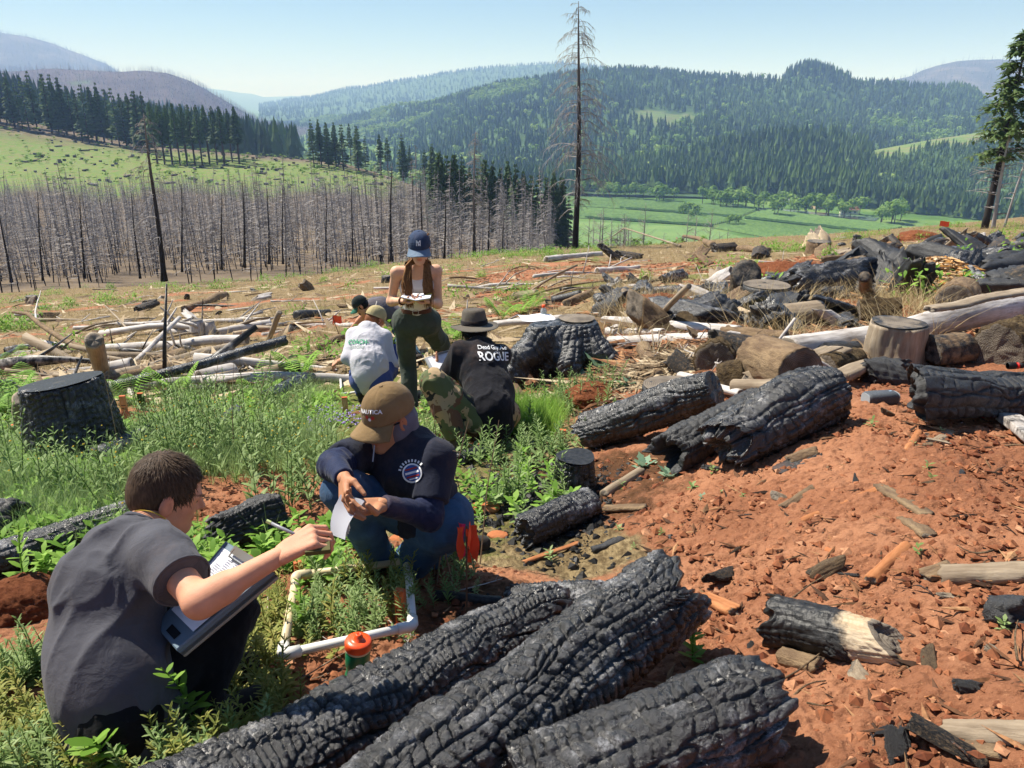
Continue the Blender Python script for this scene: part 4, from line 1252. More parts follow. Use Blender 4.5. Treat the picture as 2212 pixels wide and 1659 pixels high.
 for end, row, side in ((0, 0, -1), (1, M - 1, 1)):
  ring = P[row]; ctr = ring.mean(0); prev = np.arange(N) + row * N
  nr = int(np.clip(Rm / (res * 1.6), 2, 14))
  for k in range(1, nr + 1):
   f = 1 - k / nr
   q = ctr + (ring - ctr) * max(f, .02)
   if caps[end] == 'hollow':
    dep = -side * Rm * 1.5 * np.clip((1 - f) * 2.6 - .75 + .7 * fbm(np.cos(th) * 2, np.sin(th) * 2, seed, 3, seed), 0, 1)
   else:
    dep = Rm * (.10 if caps[end] == 'flat' else .3) * fbm(np.cos(th) * f * 3, np.sin(th) * f * 3, seed * 1.7 + end, 3, seed + 80) * (1 if k < nr else 1)
    if kind == 'char' and caps[end] != 'flat': dep = dep + Rm * .18 * (f < 1)* np.sin(f * 9)
   q = q + np.asarray(dep).reshape(-1, 1) * T[row] if np.ndim(dep) else q + dep * T[row]
   V.append(q); EG.append(np.full(N, 1 + f)); UU.append(np.full(N, float(end)))
   idx = np.arange(N) + n0
   a, b = prev, idx
   qd = np.stack([a, np.roll(a, -1), np.roll(b, -1), b], -1)
   F.append(qd if end == 1 else qd[:, ::-1])
   prev = idx; n0 += N
  V.append(V[-1].mean(0)[None]); EG.append([1.]); UU.append([float(end)])
  tr = np.stack([prev, np.roll(prev, -1), np.full(N, n0)], -1); n0 += 1
  tris.append(tr if end == 1 else tr[:, ::-1])
 return np.concatenate(V), F + tris, np.concatenate([np.asarray(e, float) for e in EG]), np.concatenate([np.asarray(e, float) for e in UU]), (A0, B0, unit(C[-1] - C[0]), c.mean(0))
def wood(name, label, C, Rad, kind, mat, cat='log', group=None, burn=None, seed=None, parent=None, dust=None, **kw):
 """a log or chunk as one mesh; local x runs along the grain"""
 wood.n += 1
 seed = seed or wood.n * 7 % 991
 V, F, EG, UU, (A, B, D, O) = log_geo(C, Rad, kind, seed, **kw)
 A = unit(np.cross([0, 0, 1], D)) if abs(D[2]) < .95 else unit(np.cross([0, 1, 0], D)); B = np.cross(D, A)
 Rm = np.stack([D, A, B], 0)
 W = V
 V = (V - O) @ Rm.T
 me = new_mesh(name, V, F, True)
 attr(me, 'endg', EG)
 bz = np.zeros(len(V)) if burn is None else (burn(UU) if callable(burn) else np.full(len(V), float(burn)))
 attr(me, 'burn', bz)
 if dust is not None:
  h = W[:, 2] - W[:, 2].min(); attr(me, 'dust', np.clip(1 - h / dust, 0, 1) * .9)
 o = link(name, me, MAT[mat])
 m4 = Matrix(((D[0], A[0], B[0], O[0]), (D[1], A[1], B[1], O[1]), (D[2], A[2], B[2], O[2]), (0, 0, 0, 1)))
 o.matrix_world = m4
 return tag(o, label, cat, group)
wood.n = 0
def LG(name, label, px0, py0, px1, py1, r, kind='grey', mat='grey', r1=None, l0=.75, l1=.75, sag=0.0, res=None, cat='log', **kw):
 """log between two photo positions of its axis; l0, l1: height of the axis above the ground in radii, or metres when a tuple"""
 r1 = r if r1 is None else r1
 h0 = l0[0] if isinstance(l0, tuple) else l0 * r
 h1 = l1[0] if isinstance(l1, tuple) else l1 * r1
 a = G(px0, py0, h0); b = G(px1, py1, h1)
 d = np.dot((a + b) / 2 - EYE, FWD)
 if res is None: res = max(.0042, d / 769 * 2.6)
 t = np.linspace(0, 1, 5)[:, None]
 C = a * (1 - t) + b * t
 rs = np.random.default_rng(int(px0 * 3 + py1))
 C[1:-1] += rs.normal(size=(3, 3)) * np.linalg.norm(b - a) * .006
 C[1:-1, 2] -= sag * np.sin(t[1:-1, 0] * math.pi)
 return wood(name, label, C, np.linspace(r, r1, 5), kind, mat, cat=cat, res=res, **kw)
# --- the big charred logs in front
LG('charred_log', 'big alligator-charred log lying across the foreground', 330, 1800, 1180, 1330, .135, 'char', 'char', r1=.115, res=.0045, cell=(.05, .030), depth=.020, lump=.17, caps=('flat', 'broken'), l0=.8, l1=.9)
LG('charred_log', 'second charred log in front, its broken end raised over a dark hollow', 780, 1800, 1440, 1290, .15, 'char', 'char', r1=.135, res=.0045, cell=(.055, .033), depth=.022, lump=.2, caps=('flat', 'broken'), l0=.7, l1=(.24,))
LG('charred_chunk', 'ashy charred chunk behind the foreground logs', 1100, 1305, 1290, 1300, .078, 'char', 'char ash', res=.0045, cell=(.03, .018), depth=.008, lump=.15, caps=('broken', 'broken'))
LG('charred_slab', 'charred log slab in the bottom foreground with ashy patch', 1140, 1760, 1640, 1535, .16, 'char', 'char', r1=.13, res=.0048, cell=(.06, .034), depth=.021, lump=.22, caps=('flat', 'broken'), l0=.5, l1=(.13,), section='half')
LG('burnt_block', 'half-burnt wood block with pale bare wood on the red soil', 1672, 1345, 1925, 1390, .082, 'char', 'pale', r1=.066, res=.005, cell=(.035, .03), depth=.005, lump=.16, caps=('broken', 'slant'), l0=.8, l1=.5, burn=lambda u: np.clip(1.35 - u * 1.25, 0, 1))
# --- charred logs in the middle
LG('charred_log', 'charred log with square-cracked end in front of the big stump', 1266, 935, 1545, 838, .135, 'char', 'char', r1=.12, res=.0068, cell=(.055, .042), depth=.016, lump=.2, caps=('broken', 'flat'), l0=.8, l1=(.25,))
LG('charred_log', 'hollow charred log with open black end facing the red soil', 1440, 985, 1640, 880, .125, 'char', 'char matt', r1=.13, res=.0075, cell=(.05, .035), depth=.014, lump=.34, caps=('hollow', 'flat'), l0=.85, l1=.9)
LG('charred_log', 'thick charred log tilted up on the red mound near the speaker', 1555, 965, 1786, 846, .155, 'char', 'char', r1=.175, res=.0068, cell=(.06, .048), depth=.018, lump=.24, caps=('broken', 'flat'), l0=.9, l1=.9)
LG('charred_slab', 'thin charred slab half buried in red soil below the tilted log', 1680, 1020, 1775, 985, .045, 'char', 'char matt', res=.008, section='slab', caps=('broken', 'broken'), l0=.1, l1=.1, lump=.2, dust=.05)
LG('charred_log', 'low charred log end between the small stump and the kneeling man', 1125, 1150, 1275, 1085, .085, 'char', 'char', res=.0065, cell=(.035, .022), depth=.009, lump=.12, caps=('broken', 'flat'), l0=.8, l1=.8)
LG('charred_log', 'hollowed charred trunk shell at the right edge beside the speaker', 1975, 862, 2300, 858, .19, 'char', 'char matt', r1=.15, res=.0075, cell=(.07, .06), depth=.016, lump=.34, caps=('slant', 'flat'), l0=.7, l1=.5, section='half', dust=.12, dent=lambda u, th: 1 - .22 * np.clip(np.cos(th - .6), 0, 1) * (1 - u))
LG('grey_plank', 'dark grey split board at the right edge below the trunk shell', 2178, 900, 2290, 985, .055, 'grey', 'grey', section='slab', res=.008, l0=.8, l1=.6, burn=.45)
LG('charred_log', 'charred log lying at the foot of the left stump', 205, 1000, 325, 945, .095, 'char', 'char', res=.0085, cell=(.035, .02), depth=.009, lump=.1, caps=('flat', 'broken'))
LG('charred_log', 'finely cracked charred log behind the seated man', -70, 1232, 330, 1098, .085, 'char', 'char', res=.0058, cell=(.026, .014), depth=.009, lump=.07, l0=.7, l1=.7)
LG('charred_chunk', 'black rounded charcoal chunk at the left edge', -60, 1135, 40, 1125, .12, 'char', 'char matt', res=.008, cell=(.04, .03), depth=.010, lump=.2, caps=('broken', 'broken'), l0=.6, l1=.6)
LG('charred_chunk', 'sooty black wedge standing in the grass behind the clipboard', 475, 1150, 598, 1105, .12, 'char', 'char matt', r1=.15, res=.0065, cell=(.034, .028), depth=.015, lump=.3, caps=('broken', 'flat'), section='wedge', l0=.7, l1=.75)
LG('charred_log', 'charred log among ferns beside the squatting woman', 578, 862, 668, 818, .085, 'char', 'char', res=.012, cell=(.045, .03), depth=.010, lump=.15, caps=('broken', 'broken'))
LG('charred_chunk', 'ashy charred chunk half hidden in tall weeds', 470, 925, 512, 890, .07, 'char', 'char ash', res=.012, lump=.2, caps=('broken', 'broken'))
LG('charred_chunk', 'flat charred piece behind the kneeling man near the bright grass', 985, 998, 1050, 975, .06, 'char', 'char', res=.009, cell=(.03, .02), lump=.2, caps=('broken', 'broken'), l0=.3, l1=.3)
LG('charred_stick', 'short dark stick under the neon marker', 940, 1287, 1085, 1300, .022, 'bark', 'brown', burn=.6, caps=('broken', 'broken'), cat='stick')
LG('split_stick', 'pale flaking stick leaning by the small charred stump', 1305, 1068, 1385, 1018, .028, 'grey', 'tan', caps=('broken', 'broken'), cat='stick')
LG('bark_strip', 'brown bark strip below the small charred stump', 1308, 1098, 1395, 1096, .028, 'bark', 'brown', section='slab', caps=('broken', 'broken'), cat='bark')
def stump(name, label, px, py, h, r0, r1, mat='char', top='grey', kind='char', seed=3, res=None, lean=(0, 0), cell=(.05, .04), depth=.008, burn=0.0, cat='stump', lump=.07, cut=None, topburn=.3):
 b = G(px, py); d = np.dot(b - EYE, FWD)
 res = res or max(.006, d / 769 * 2.6)
 C = np.array([b + [0, 0, -.12], b + [lean[0] * .3, lean[1] * .3, h * .3], b + [lean[0], lean[1], h]])
 o = wood(name, label, C, [r0 * 1.1, r0 * .98, r1], kind, mat, cat=cat, seed=seed, res=res, cell=cell, depth=depth, burn=burn, lump=lump)
 mb = MB(); n = 28; th = np.arange(n) * 2 * math.pi / n
 V = [[0, 0, 0]]
 for f in (.5, .97):
  rr = r1 * f * (1 + lump * .6 * np.sin(th * 3 + seed) * .5)
  V += [[x, y, .0] for k, (x, y) in enumerate(zip(rr * np.cos(th), rr * np.sin(th)))]
 tr = [[0, 1 + k, 1 + (k + 1) % n] for k in range(n)]
 q = [[1 + k, 1 + n + k, 1 + n + (k + 1) % n, 1 + (k + 1) % n] for k in range(n)]
 V = np.array(V)
 me = new_mesh('cut_top', V, [np.array(tr), np.array(q)], True)
 attr(me, 'endg', np.concatenate([[1.], np.full(n, 1.5), np.full(n, 2.)])); attr(me, 'burn', np.concatenate([[topburn], np.full(n, topburn + .1), np.full(n, topburn + .25)]))
 t = link('cut_top', me, MAT[top])
 t.parent = o
 ax = unit(C[2] - C[1])
 m = Matrix.Translation(Vector(C[2] + ax * .012)) @ Vector(ax).to_track_quat('Z', 'Y').to_matrix().to_4x4()
 t.matrix_parent_inverse = o.matrix_world.inverted()
 t.matrix_world = m
 return o
stump('charred_stump', 'large black cracked stump in the weeds at left', 178, 990, .52, .30, .255, seed=5, cell=(.055, .04), depth=.018, lean=(-.07, .05), res=.0095, topburn=.55, lump=.15)
LG('split_wood', 'pale split wood leaning behind the large left stump', 70, 940, 66, 862, .12, 'grey', 'tan', section='half', l0=.3, l1=(.36,), caps=('flat', 'flat'), cat='wood')
stump('charred_stump', 'small square black stump beside the numbered stake', 1242, 1062, .20, .125, .105, mat='char', seed=8, cell=(.045, .03), depth=.015, res=.006, topburn=.9, lump=.22)
stump('charred_stump', 'low burnt stump with flat sawn top behind the charred logs', 1448, 895, .20, .21, .20, seed=9, mat='char matt', cell=(.05, .05), res=.012, topburn=.1)
def octopus_stump():
 """the big burnt stump on arching roots"""
 b = G(1240, 812); d = np.dot(b - EYE, FWD)
 def at(px, py, dd=0): return R(px, py, d + dd)
 e = empty('burnt_stump', b, 'big burnt stump with arching roots and grey sawn top, behind the man in the hat', 'stump')
 top = at(1246, 690, .1)
 K = {'k': .09}
 P = [('cap', at(1240, 805, .2), at(1243, 745, .12), .30, .25, K), ('cap', at(1243, 745, .12), top, .25, .165, K)]
 roots = [([(1222, 712, .06), (1170, 728, -.04), (1130, 768, -.10), (1110, 820, -.10), (1100, 856, -.08)], [.15, .15, .13, .10, .07]),
    ([(1262, 722, .02), (1296, 762, -.08), (1345, 800, -.18), (1408, 824, -.22)], [.15, .12, .075, .03]),
    ([(1235, 740, 0), (1232, 790, -.16), (1240, 828, -.2)], [.16, .13, .08]), ([(1262, 722, .25), (1292, 748, .4), (1335, 768, .6)], [.14, .10, .05]), ([(1215, 718, .25), (1170, 738, .45), (1135, 765, .6)], [.14, .10, .06])]
 P += [('cap', at(1205, 745, .05), at(1160, 765, 0), .16, .13, K), ('cap', at(1215, 790, .1), at(1165, 800, .05), .13, .10, K)]
 for q, rr in roots:
  for k in range(len(q) - 1): P.append(('cap', at(*q[k]), at(*q[k + 1]), rr[k], rr[k + 1], K))
 V, F = sdf_mesh(P, .0115, .09)
 V = relax(V, F, 1); n_ = vnormals(V, F)
 c = np.array(top); ang = np.arctan2(V[:, 1] - c[1], V[:, 0] - c[0]); rad_ = np.hypot(V[:, 0] - c[0], V[:, 1] - c[1])
 al = np.hypot(V[:, 2] - c[2], np.maximum(rad_ - .18, 0)); ns = 30
 h = cells(al, ang / (2 * math.pi) + .5, ns, .05, 77, ang, .05, .011)
 V = V + n_ * (.016 * (h - .6) + .03 * fbm(V[:, 0] * 5, V[:, 1] * 5, V[:, 2] * 5, 3, 6))[:, None]
 m = V[:, 2] > top[2]; V[m, 2] = top[2] + .004 * fbm(V[m, 0] * 20, V[m, 1] * 20, 0, 2, 4)
 o = obj('trunk', V, F, MAT['char'], e, True)
 for nm in ('endg', 'burn', 'dust'): attr(o.data, nm, np.zeros(len(V)))
 n = 30; th = np.arange(n) * 2 * math.pi / n
 V = [[0, 0, .02]] + [[.1 * math.cos(t), .1 * math.sin(t), .018] for t in th] + [[.188 * math.cos(t) * (1 + .06 * math.sin(3 * t)), .178 * math.sin(t) * (1 + .05 * math.cos(2 * t)), .004] for t in th]
 me = new_mesh('cut_top', np.array(V), [np.array([[0, 1 + k, 1 + (k + 1) % n] for k in range(n)]), np.array([[1 + k, 1 + n + k, 1 + n + (k + 1) % n, 1 + (k + 1) % n] for k in range(n)])])
 attr(me, 'endg', np.concatenate([[1.], np.full(n, 1.5), np.full(n, 2.)])); attr(me, 'burn', np.concatenate([[0.], np.full(n, .05), np.full(n, .15)]))
 t = link('cut_top', me, MAT['grey']); t.parent = e
 t.location = np.array(top) + [0, 0, .012] - b
 return top
STUMP_TOP = octopus_stump()
# --- weathered logs: (name, label, x0,y0,x1,y1, r0, r1, kind, material, options)
LOGS = [
 ('weathered_log', 'long grey log lying level across the left pile', 228, 752, 534, 734, .058, .066, 'grey', 'grey', dict(l0=1.2, l1=2.2)),
 ('burnt_pole', 'long black pole on top of the left log pile', 245, 834, 620, 735, .045, .05, 'char', 'char', dict(l0=2.2, l1=(.45,), cell=(.05, .05), caps=('broken', 'broken'))),
 ('weathered_log', 'brown log under the long black pole', 236, 815, 498, 753, .06, .065, 'bark', 'tan', dict(l0=1.2, l1=1.8)),
 ('weathered_log', 'brown barked log low in the left pile', 225, 828, 368, 796, .06, .06, 'bark', 'brown', dict()),
 ('weathered_log', 'short round brown log in the middle of the left pile', 338, 785, 392, 764, .075, .07, 'bark', 'brown', dict()),
 ('leaning_pole', 'grey pole leaning steeply out of the left pile', 289, 784, 388, 686, .032, .026, 'grey', 'grey', dict(l0=1., l1=(.62,))),
 ('leaning_pole', 'long dark pole tilted over the dry grass at left', 190, 757, 28, 674, .045, .03, 'bark', 'brown', dict(l0=1.5, l1=(.62,), burn=.35)),
 ('forked_branch', 'pale forked branch standing on the tilted dark pole', 78, 692, 88, 628, .018, .007, 'grey', 'grey', dict(l0=(.52,), l1=(.98,))),
 ('splintered_post', 'broad splintered pale post standing behind the left stump', 222, 812, 203, 735, .062, .075, 'grey', 'tan', dict(l0=.5, l1=(.55,), caps=('flat', 'broken'))),
 ('white_log', 'white bleached log in dry grass at far left', 68, 737, 146, 748, .05, .045, 'grey', 'grey', dict(l0=1.6)),
 ('weathered_log', 'short pale log with round cut end beside the splintered post', 220, 799, 286, 786, .06, .062, 'grey', 'grey', dict(l0=1.6, l1=1.8)),
 ('weathered_log', 'white thin log resting just above the left stump', 152, 806, 208, 797, .045, .04, 'grey', 'grey', dict()),
 ('weathered_log', 'thick pale log end below the long black pole', 430, 817, 502, 803, .072, .08, 'grey', 'grey', dict()),
 ('weathered_log', 'pale log with charred tip near the tall fern', 478, 828, 640, 793, .05, .06, 'grey', 'tan', dict(burn=lambda u: np.clip(u * 2.2 - 1.2, 0, 1), caps=('flat', 'broken'))),
 ('burnt_pole', 'thin black pole at the front of the left pile', 254, 846, 432, 820, .03, .03, 'char', 'char matt', dict(cell=(.04, .04), caps=('broken', 'broken'))),
 ('burnt_pole', 'short black log below the front pole of the left pile', 400, 838, 490, 842, .04, .04, 'char', 'char matt', dict(caps=('broken', 'broken'))),
 ('thin_branch', 'thin pale branch sticking up behind the left pile', 288, 724, 227, 660, .02, .015, 'grey', 'tan', dict(l0=.5, l1=(.55,))),
 ('white_log', 'long white log lying behind the left pile', 160, 709, 356, 697, .045, .05, 'grey', 'grey', dict()),
 ('white_log', 'straight white pole behind the two grey stumps', 396, 693, 578, 689, .035, .035, 'grey', 'grey', dict()),
 ('leaning_pole', 'pale pole standing upright at the right end of the left pile', 580, 734, 604, 674, .035, .04, 'grey', 'tan', dict(l0=.5, l1=(.55,))),
 ('weathered_log', 'grey log with round cut end behind the black pole tip', 470, 718, 582, 699, .06, .075, 'grey', 'grey', dict()),
 ('weathered_log', 'pale yellowish log beside the two grey stumps', 505, 722, 575, 710, .045, .045, 'grey', 'pale', dict()),
 ('slash_log', 'dark heap of slash lying up the dry slope', 398, 668, 486, 638, .09, .12, 'bark', 'brown', dict(caps=('broken', 'broken'))),
 ('burnt_pole', 'black pole tip entering from the left edge', -40, 786, 62, 749, .045, .03, 'char', 'char', dict(l0=2, l1=4, caps=('flat', 'broken'))),
 ('burnt_pole', 'black stick end low at the left edge', -40, 833, 43, 826, .045, .04, 'char', 'char matt', dict(l0=1.5, l1=1.5, caps=('flat', 'broken'))),
 ('weathered_log', 'grey flaking log at the left edge', -40, 794, 58, 778, .06, .06, 'bark', 'grey', dict()),
 ('burnt_log', 'black log end behind the bending man', 640, 682, 712, 674, .13, .08, 'char', 'char matt', dict(caps=('flat', 'flat'))),
 ('weathered_log', 'dark barked log slanting down behind the squatting woman', 690, 752, 800, 690, .06, .06, 'bark', 'brown', dict(burn=.3)),
 ('weathered_log', 'grey log under the bending man', 640, 700, 770, 702, .05, .05, 'grey', 'grey', dict()),
 ('silver_log', 'long silver log lying right of the burnt stump', 1305, 692, 1595, 716, .055, .06, 'grey', 'grey', dict(l0=2., l1=1.5)),
 ('white_plank', 'flat white plank below the blackened log', 1285, 677, 1400, 675, .042, .04, 'grey', 'grey', dict(section='slab', l0=1.6, l1=1.6)),
 ('thin_branch', 'thin brown branch parallel to the silver log', 1322, 684, 1512, 691, .03, .028, 'bark', 'tan', dict(l0=1.2, l1=1.2)),
 ('weathered_log', 'dark wet-looking log under the silver log', 1318, 737, 1535, 733, .06, .065, 'bark', 'grey', dict(burn=.25, l0=1.2)),
 ('weathered_log', 'pale splintered log between two longer logs', 1312, 716, 1432, 719, .055, .05, 'grey', 'grey', dict(caps=('broken', 'broken'))),
 ('leaning_pole', 'grey stick leaning up toward the blackened log', 1414, 692, 1488, 618, .034, .03, 'grey', 'tan', dict(l0=1., l1=(.55,))),
 ('burnt_log', 'long blackened log across the slope with grey top', 1330, 634, 1570, 624, .10, .085, 'char', 'char', dict(l0=1.6, l1=1.6)),
 ('burnt_log', 'thick charred log end at the left of the blackened log', 1300, 652, 1400, 638, .15, .13, 'char', 'char', dict(caps=('slant', 'broken'))),
 ('charred_wedge', 'charred wedge leaning against the blackened log', 1340, 666, 1392, 645, .11, .12, 'char', 'char matt', dict(section='wedge', caps=('broken', 'flat'))),
 ('charred_block', 'ash grey charred block below the leaning stick', 1495, 652, 1560, 640, .13, .13, 'char', 'char ash', dict(section='wedge')),
 ('broken_log', 'brown broken log pointing at the camera among the twigs', 1425, 812, 1390, 752, .05, .075, 'bark', 'brown', dict(l0=1., l1=1.)),
 ('wood_plank', 'pale plank end between twigs and the cone-shaped round', 1465, 772, 1520, 768, .085, .085, 'grey', 'tan', dict(section='slab')),
 ('weathered_log', 'brown flaking log behind the cone-shaped round', 1560, 728, 1700, 735, .10, .09, 'bark', 'brown', dict()),
 ('mossy_round', 'cone-shaped brown mossy round standing on edge', 1542, 782, 1560, 740, .16, .10, 'moss', 'mossy', dict(section='round', l0=.5, l1=.9)),
 ('mossy_round', 'lower mossy round in front of the cone-shaped one', 1560, 825, 1612, 812, .13, .13, 'moss', 'mossy', dict(l0=.4, l1=.4)),
 ('cut_log', 'short log with big oval grey sawn face', 1640, 772, 1730, 806, .165, .16, 'bark', 'brown', dict(l0=.9, l1=.7)),
 ('white_branch', 'pale branch crossing in front of the mossy rounds', 1470, 812, 1600, 850, .034, .028, 'grey', 'grey', dict(l0=3, l1=2)),
 ('weathered_log', 'pale log with stub behind the tilted charred log', 1585, 834, 1725, 830, .045, .045, 'grey', 'tan', dict(l0=2, l1=2)),
 ('silver_log', 'large silver trunk slanting across the right side', 1700, 760, 2330, 632, .115, .15, 'grey', 'grey', dict(l0=1.1, l1=1.3, lump=.04)),
 ('bark_slab', 'torn strip of bark on top of the large silver trunk', 2010, 668, 2230, 628, .05, .06, 'bark', 'tan', dict(section='slab', l0=(.38,), l1=(.42,), caps=('broken', 'broken'))),
 ('bark_arch', 'dark curved bark shell right of the notched block', 2000, 765, 2080, 757, .14, .13, 'bark', 'brown', dict(section='half', burn=.5, l0=.6, l1=.6)),
 ('mossy_log', 'brown mossy log mound at the right edge', 2150, 760, 2300, 715, .20, .22, 'moss', 'mossy', dict(l0=.5, l1=.5)),
 ('wood_plank', 'grey plank tilted on its edge beside the tilted charred log', 1812, 812, 1882, 785, .065, .06, 'grey', 'tan', dict(section='slab', l0=1.2, l1=1.4)),
 ('mossy_chunk', 'rusty brown chunk above the tilted plank', 1780, 795, 1850, 775, .10, .09, 'moss', 'mossy', dict()),
 ('burnt_log', 'dark log underneath the silver trunk', 1745, 770, 1850, 762, .10, .09, 'bark', 'brown', dict(burn=.6)),
 ('mossy_chunk', 'big mossy block beside the silver trunk', 1855, 672, 1945, 668, .18, .19, 'moss', 'mossy', dict(section='wedge', caps=('flat', 'flat'))),
 ('cut_log', 'log round with pale peeled side and dark end', 1690, 690, 1768, 680, .155, .155, 'grey', 'tan', dict(burn=lambda u: np.clip(u * 3 - 2.3, 0, 1))),
 ('split_slab', 'pale and grey split slab beside the blackened log', 1515, 655, 1605, 682, .14, .13, 'bark', 'pale', dict(section='slab', burn=.3, l0=.9, l1=.6, caps=('broken', 'broken'))),
 ('charred_block', 'black block right of the leaning stick with twigs below', 1480, 690, 1520, 668, .12, .11, 'char', 'char matt', dict(section='wedge')),
 ('flat_board', 'thin flat board lying behind the mossy block', 1722, 637, 1800, 648, .045, .045, 'grey', 'tan', dict(section='slab')),
 ('round_disc', 'grey sawn disc standing behind the silver trunk', 2062, 652, 2078, 634, .20, .20, 'bark', 'brown', dict(l0=.75, l1=.75, lump=.06, burn=.3)),
 ('grey_log', 'grey brown split log below the white chunk', 2025, 612, 2098, 596, .19, .18, 'bark', 'grey', dict(section='wedge', burn=.3)),
 ('charred_block', 'black block with grey sawn face on the right slope', 2080, 588, 2112, 572, .23, .22, 'char', 'char matt', dict(section='wedge')),
 ('white_chunk', 'white bleached rotten chunk on the right slope', 1978, 585, 2034, 573, .17, .14, 'moss', 'white', dict()),
 ('charred_wedge', 'broad black wedge on the right slope', 1912, 575, 1990, 562, .24, .20, 'char', 'char matt', dict(section='wedge')),
 ('charred_chunk', 'low black lump left of the broad black wedge', 1866, 562, 1912, 556, .14, .12, 'char', 'char matt', dict(lump=.25)),
 ('charred_chunk', 'cracked char block high on the right slope', 1976, 535, 2020, 527, .19, .18, 'char', 'char', dict(lump=.2, section='wedge')),
 ('charred_chunk', 'jagged black log under the cracked char block', 1988, 556, 2040, 545, .15, .13, 'char', 'char matt', dict(lump=.25, caps=('broken', 'broken'))),
 ('charred_chunk', 'ash-white cracked char lump on the right slope', 2036, 552, 2085, 544, .18, .16, 'char', 'char ash', dict(lump=.25)),
 ('charred_chunk', 'round black lump near the right edge of the slope', 2140, 565, 2180, 553, .22, .20, 'char', 'char matt', dict(lump=.25)),
 ('charred_chunk', 'small black lump above the ash-white char', 2088, 540, 2112, 535, .14, .12, 'char', 'char matt', dict(lump=.25)),
 ('charred_chunk', 'black ball-like stump cut by the right edge', 2205, 542, 2240, 535, .24, .22, 'char', 'char matt', dict(lump=.2)),
 ('charred_log', 'grey-black log piece right of the black block', 2118, 602, 2160, 590, .10, .10, 'char', 'char', dict()),
 ('charred_log', 'flat charred log at the right edge above the silver trunk', 2150, 622, 2230, 608, .14, .13, 'char', 'char ash', dict()),
 ('charred_log', 'small charred log tilted near the right edge', 2125, 618, 2155, 603, .10, .09, 'char', 'char', dict()),
 ('burnt_stub', 'upright dark stub on the red slope', 1872, 632, 1868, 598, .09, .07, 'bark', 'brown', dict(burn=.5, l0=.5, l1=(.42,))),
 ('charred_chunk', 'small black lump beside the wood chip heap', 1925, 605, 1950, 597, .12, .10, 'char', 'char', dict(lump=.25)),
 ('burnt_log', 'brown log half buried above the flat burnt stump', 1815, 560, 1862, 552, .12, .10, 'bark', 'brown', dict(burn=.3)),
 ('charred_block', 'squared black block with tan top on the red slope', 1603, 632, 1612, 592, .20, .20, 'bark', 'brown', dict(burn=.55, l0=.3, l1=(.42,))),
 ('charred_wedge', 'grey cracked wedge beside the squared black block', 1645, 615, 1690, 597, .17, .13, 'char', 'char ash', dict(section='wedge')),
 ('dark_log', 'large dark log end on the hill brow left of the pale stump', 1462, 514, 1540, 530, .26, .2, 'bark', 'brown', dict(burn=.35, l0=1.4, l1=1.)),
 ('fallen_tree', 'thin fallen trunk lying along the hill brow', 1290, 517, 1470, 531, .09, .06, 'grey', 'tan', dict(l0=5, l1=2)),
 ('slash_log', 'grey split log on the hill brow below the thin trunk', 1180, 560, 1300, 548, .16, .12, 'bark', 'grey', dict(caps=('broken', 'broken'))),
 ('dark_log', 'dark log on the brow beside the pale broken stump', 1580, 535, 1660, 541, .17, .13, 'bark', 'brown', dict(burn=.4)),
 ('cut_log', 'pale sawn log lying in the clearing behind the ferns', 1110, 640, 1160, 634, .10, .10, 'bark', 'tan', dict()),
 ('dark_log', 'dark log behind the bottle near the ferns', 1195, 650, 1255, 634, .10, .09, 'char', 'char matt', dict()),
 ('brown_slab', 'brown leaning slab behind the burnt stump', 1225, 655, 1275, 632, .11, .10, 'bark', 'brown', dict(section='wedge')),
 ('white_log', 'smooth pale pole running from the hat to the stump', 1068, 700, 1215, 685, .05, .04, 'grey', 'grey', dict(l0=4, l1=6)),
 ('fallen_tree', 'pale log pile on the far slope near the center', 1290, 585, 1380, 577, .12, .08, 'grey', 'grey', dict()),
 ('weathered_log', 'thin dark log on the far slope above the woman in white', 1010, 640, 1080, 625, .06, .05, 'bark', 'brown', dict()),
]
MAT['white'] = m_wood('bleached rotten wood', [hexc('9c8e88'), hexc('baaea8'), hexc('d0c6c2'), hexc('b0a29c')], grain=(10, 40, 40))
for (nm, lb, x0, y0, x1, y1, r0, r1, kd, mt, kw) in LOGS:
 kw = dict(kw)
 if kd != 'char' and x0 > 1280: kw.setdefault('burn', .12 if mt == 'grey' else .26)
 if kd == 'char': kw.setdefault('depth', .012); kw.setdefault('cell', (.06, .045))
 cat = {'thin_branch': 'branch', 'forked_branch': 'branch', 'white_branch': 'branch', 'white_plank': 'plank', 'wood_plank': 'plank', 'flat_board': 'plank'}.get(nm, 'chunk' if ('chunk' in nm or 'block' in nm or 'wedge' in nm or 'slab' in nm) else 'log')
 if x0 < 620: r0 *= 1.3; r1 *= 1.3
 LG(nm, lb, x0, y0, x1, y1, r0, kd, mt, r1=r1, cat=cat, **kw)
stump('cut_block', 'upright bark-covered block with grey sawn top beside the silver trunk', 1925, 785, .30, .20, .185, seed=24, mat='tan', kind='bark', burn=.28, lump=.2)
stump('burnt_stump', 'flat burnt stump with tan top on the red slope', 1650, 672, .33, .32, .29, seed=14, mat='char matt', top='pale', topburn=.1)
stump('grey_stump', 'grey weathered stump in dry grass behind the left pile', 428, 722, .30, .16, .13, seed=15, mat='grey', kind='grey', burn=.2)
stump('grey_stump', 'slimmer grey stump right of the weathered one', 456, 722, .27, .12, .09, seed=16, mat='grey', kind='grey', burn=.25)
stump('burnt_stump', 'dark stump with white rim in the far left clearing', 70, 655, .35, .30, .24, seed=17, mat='brown', kind='bark', burn=.5)
stump('burnt_stump', 'pale-topped stump under the broken white stump on the brow', 1765, 548, .45, .45, .42, seed=18, mat='brown', kind='bark', burn=.4)
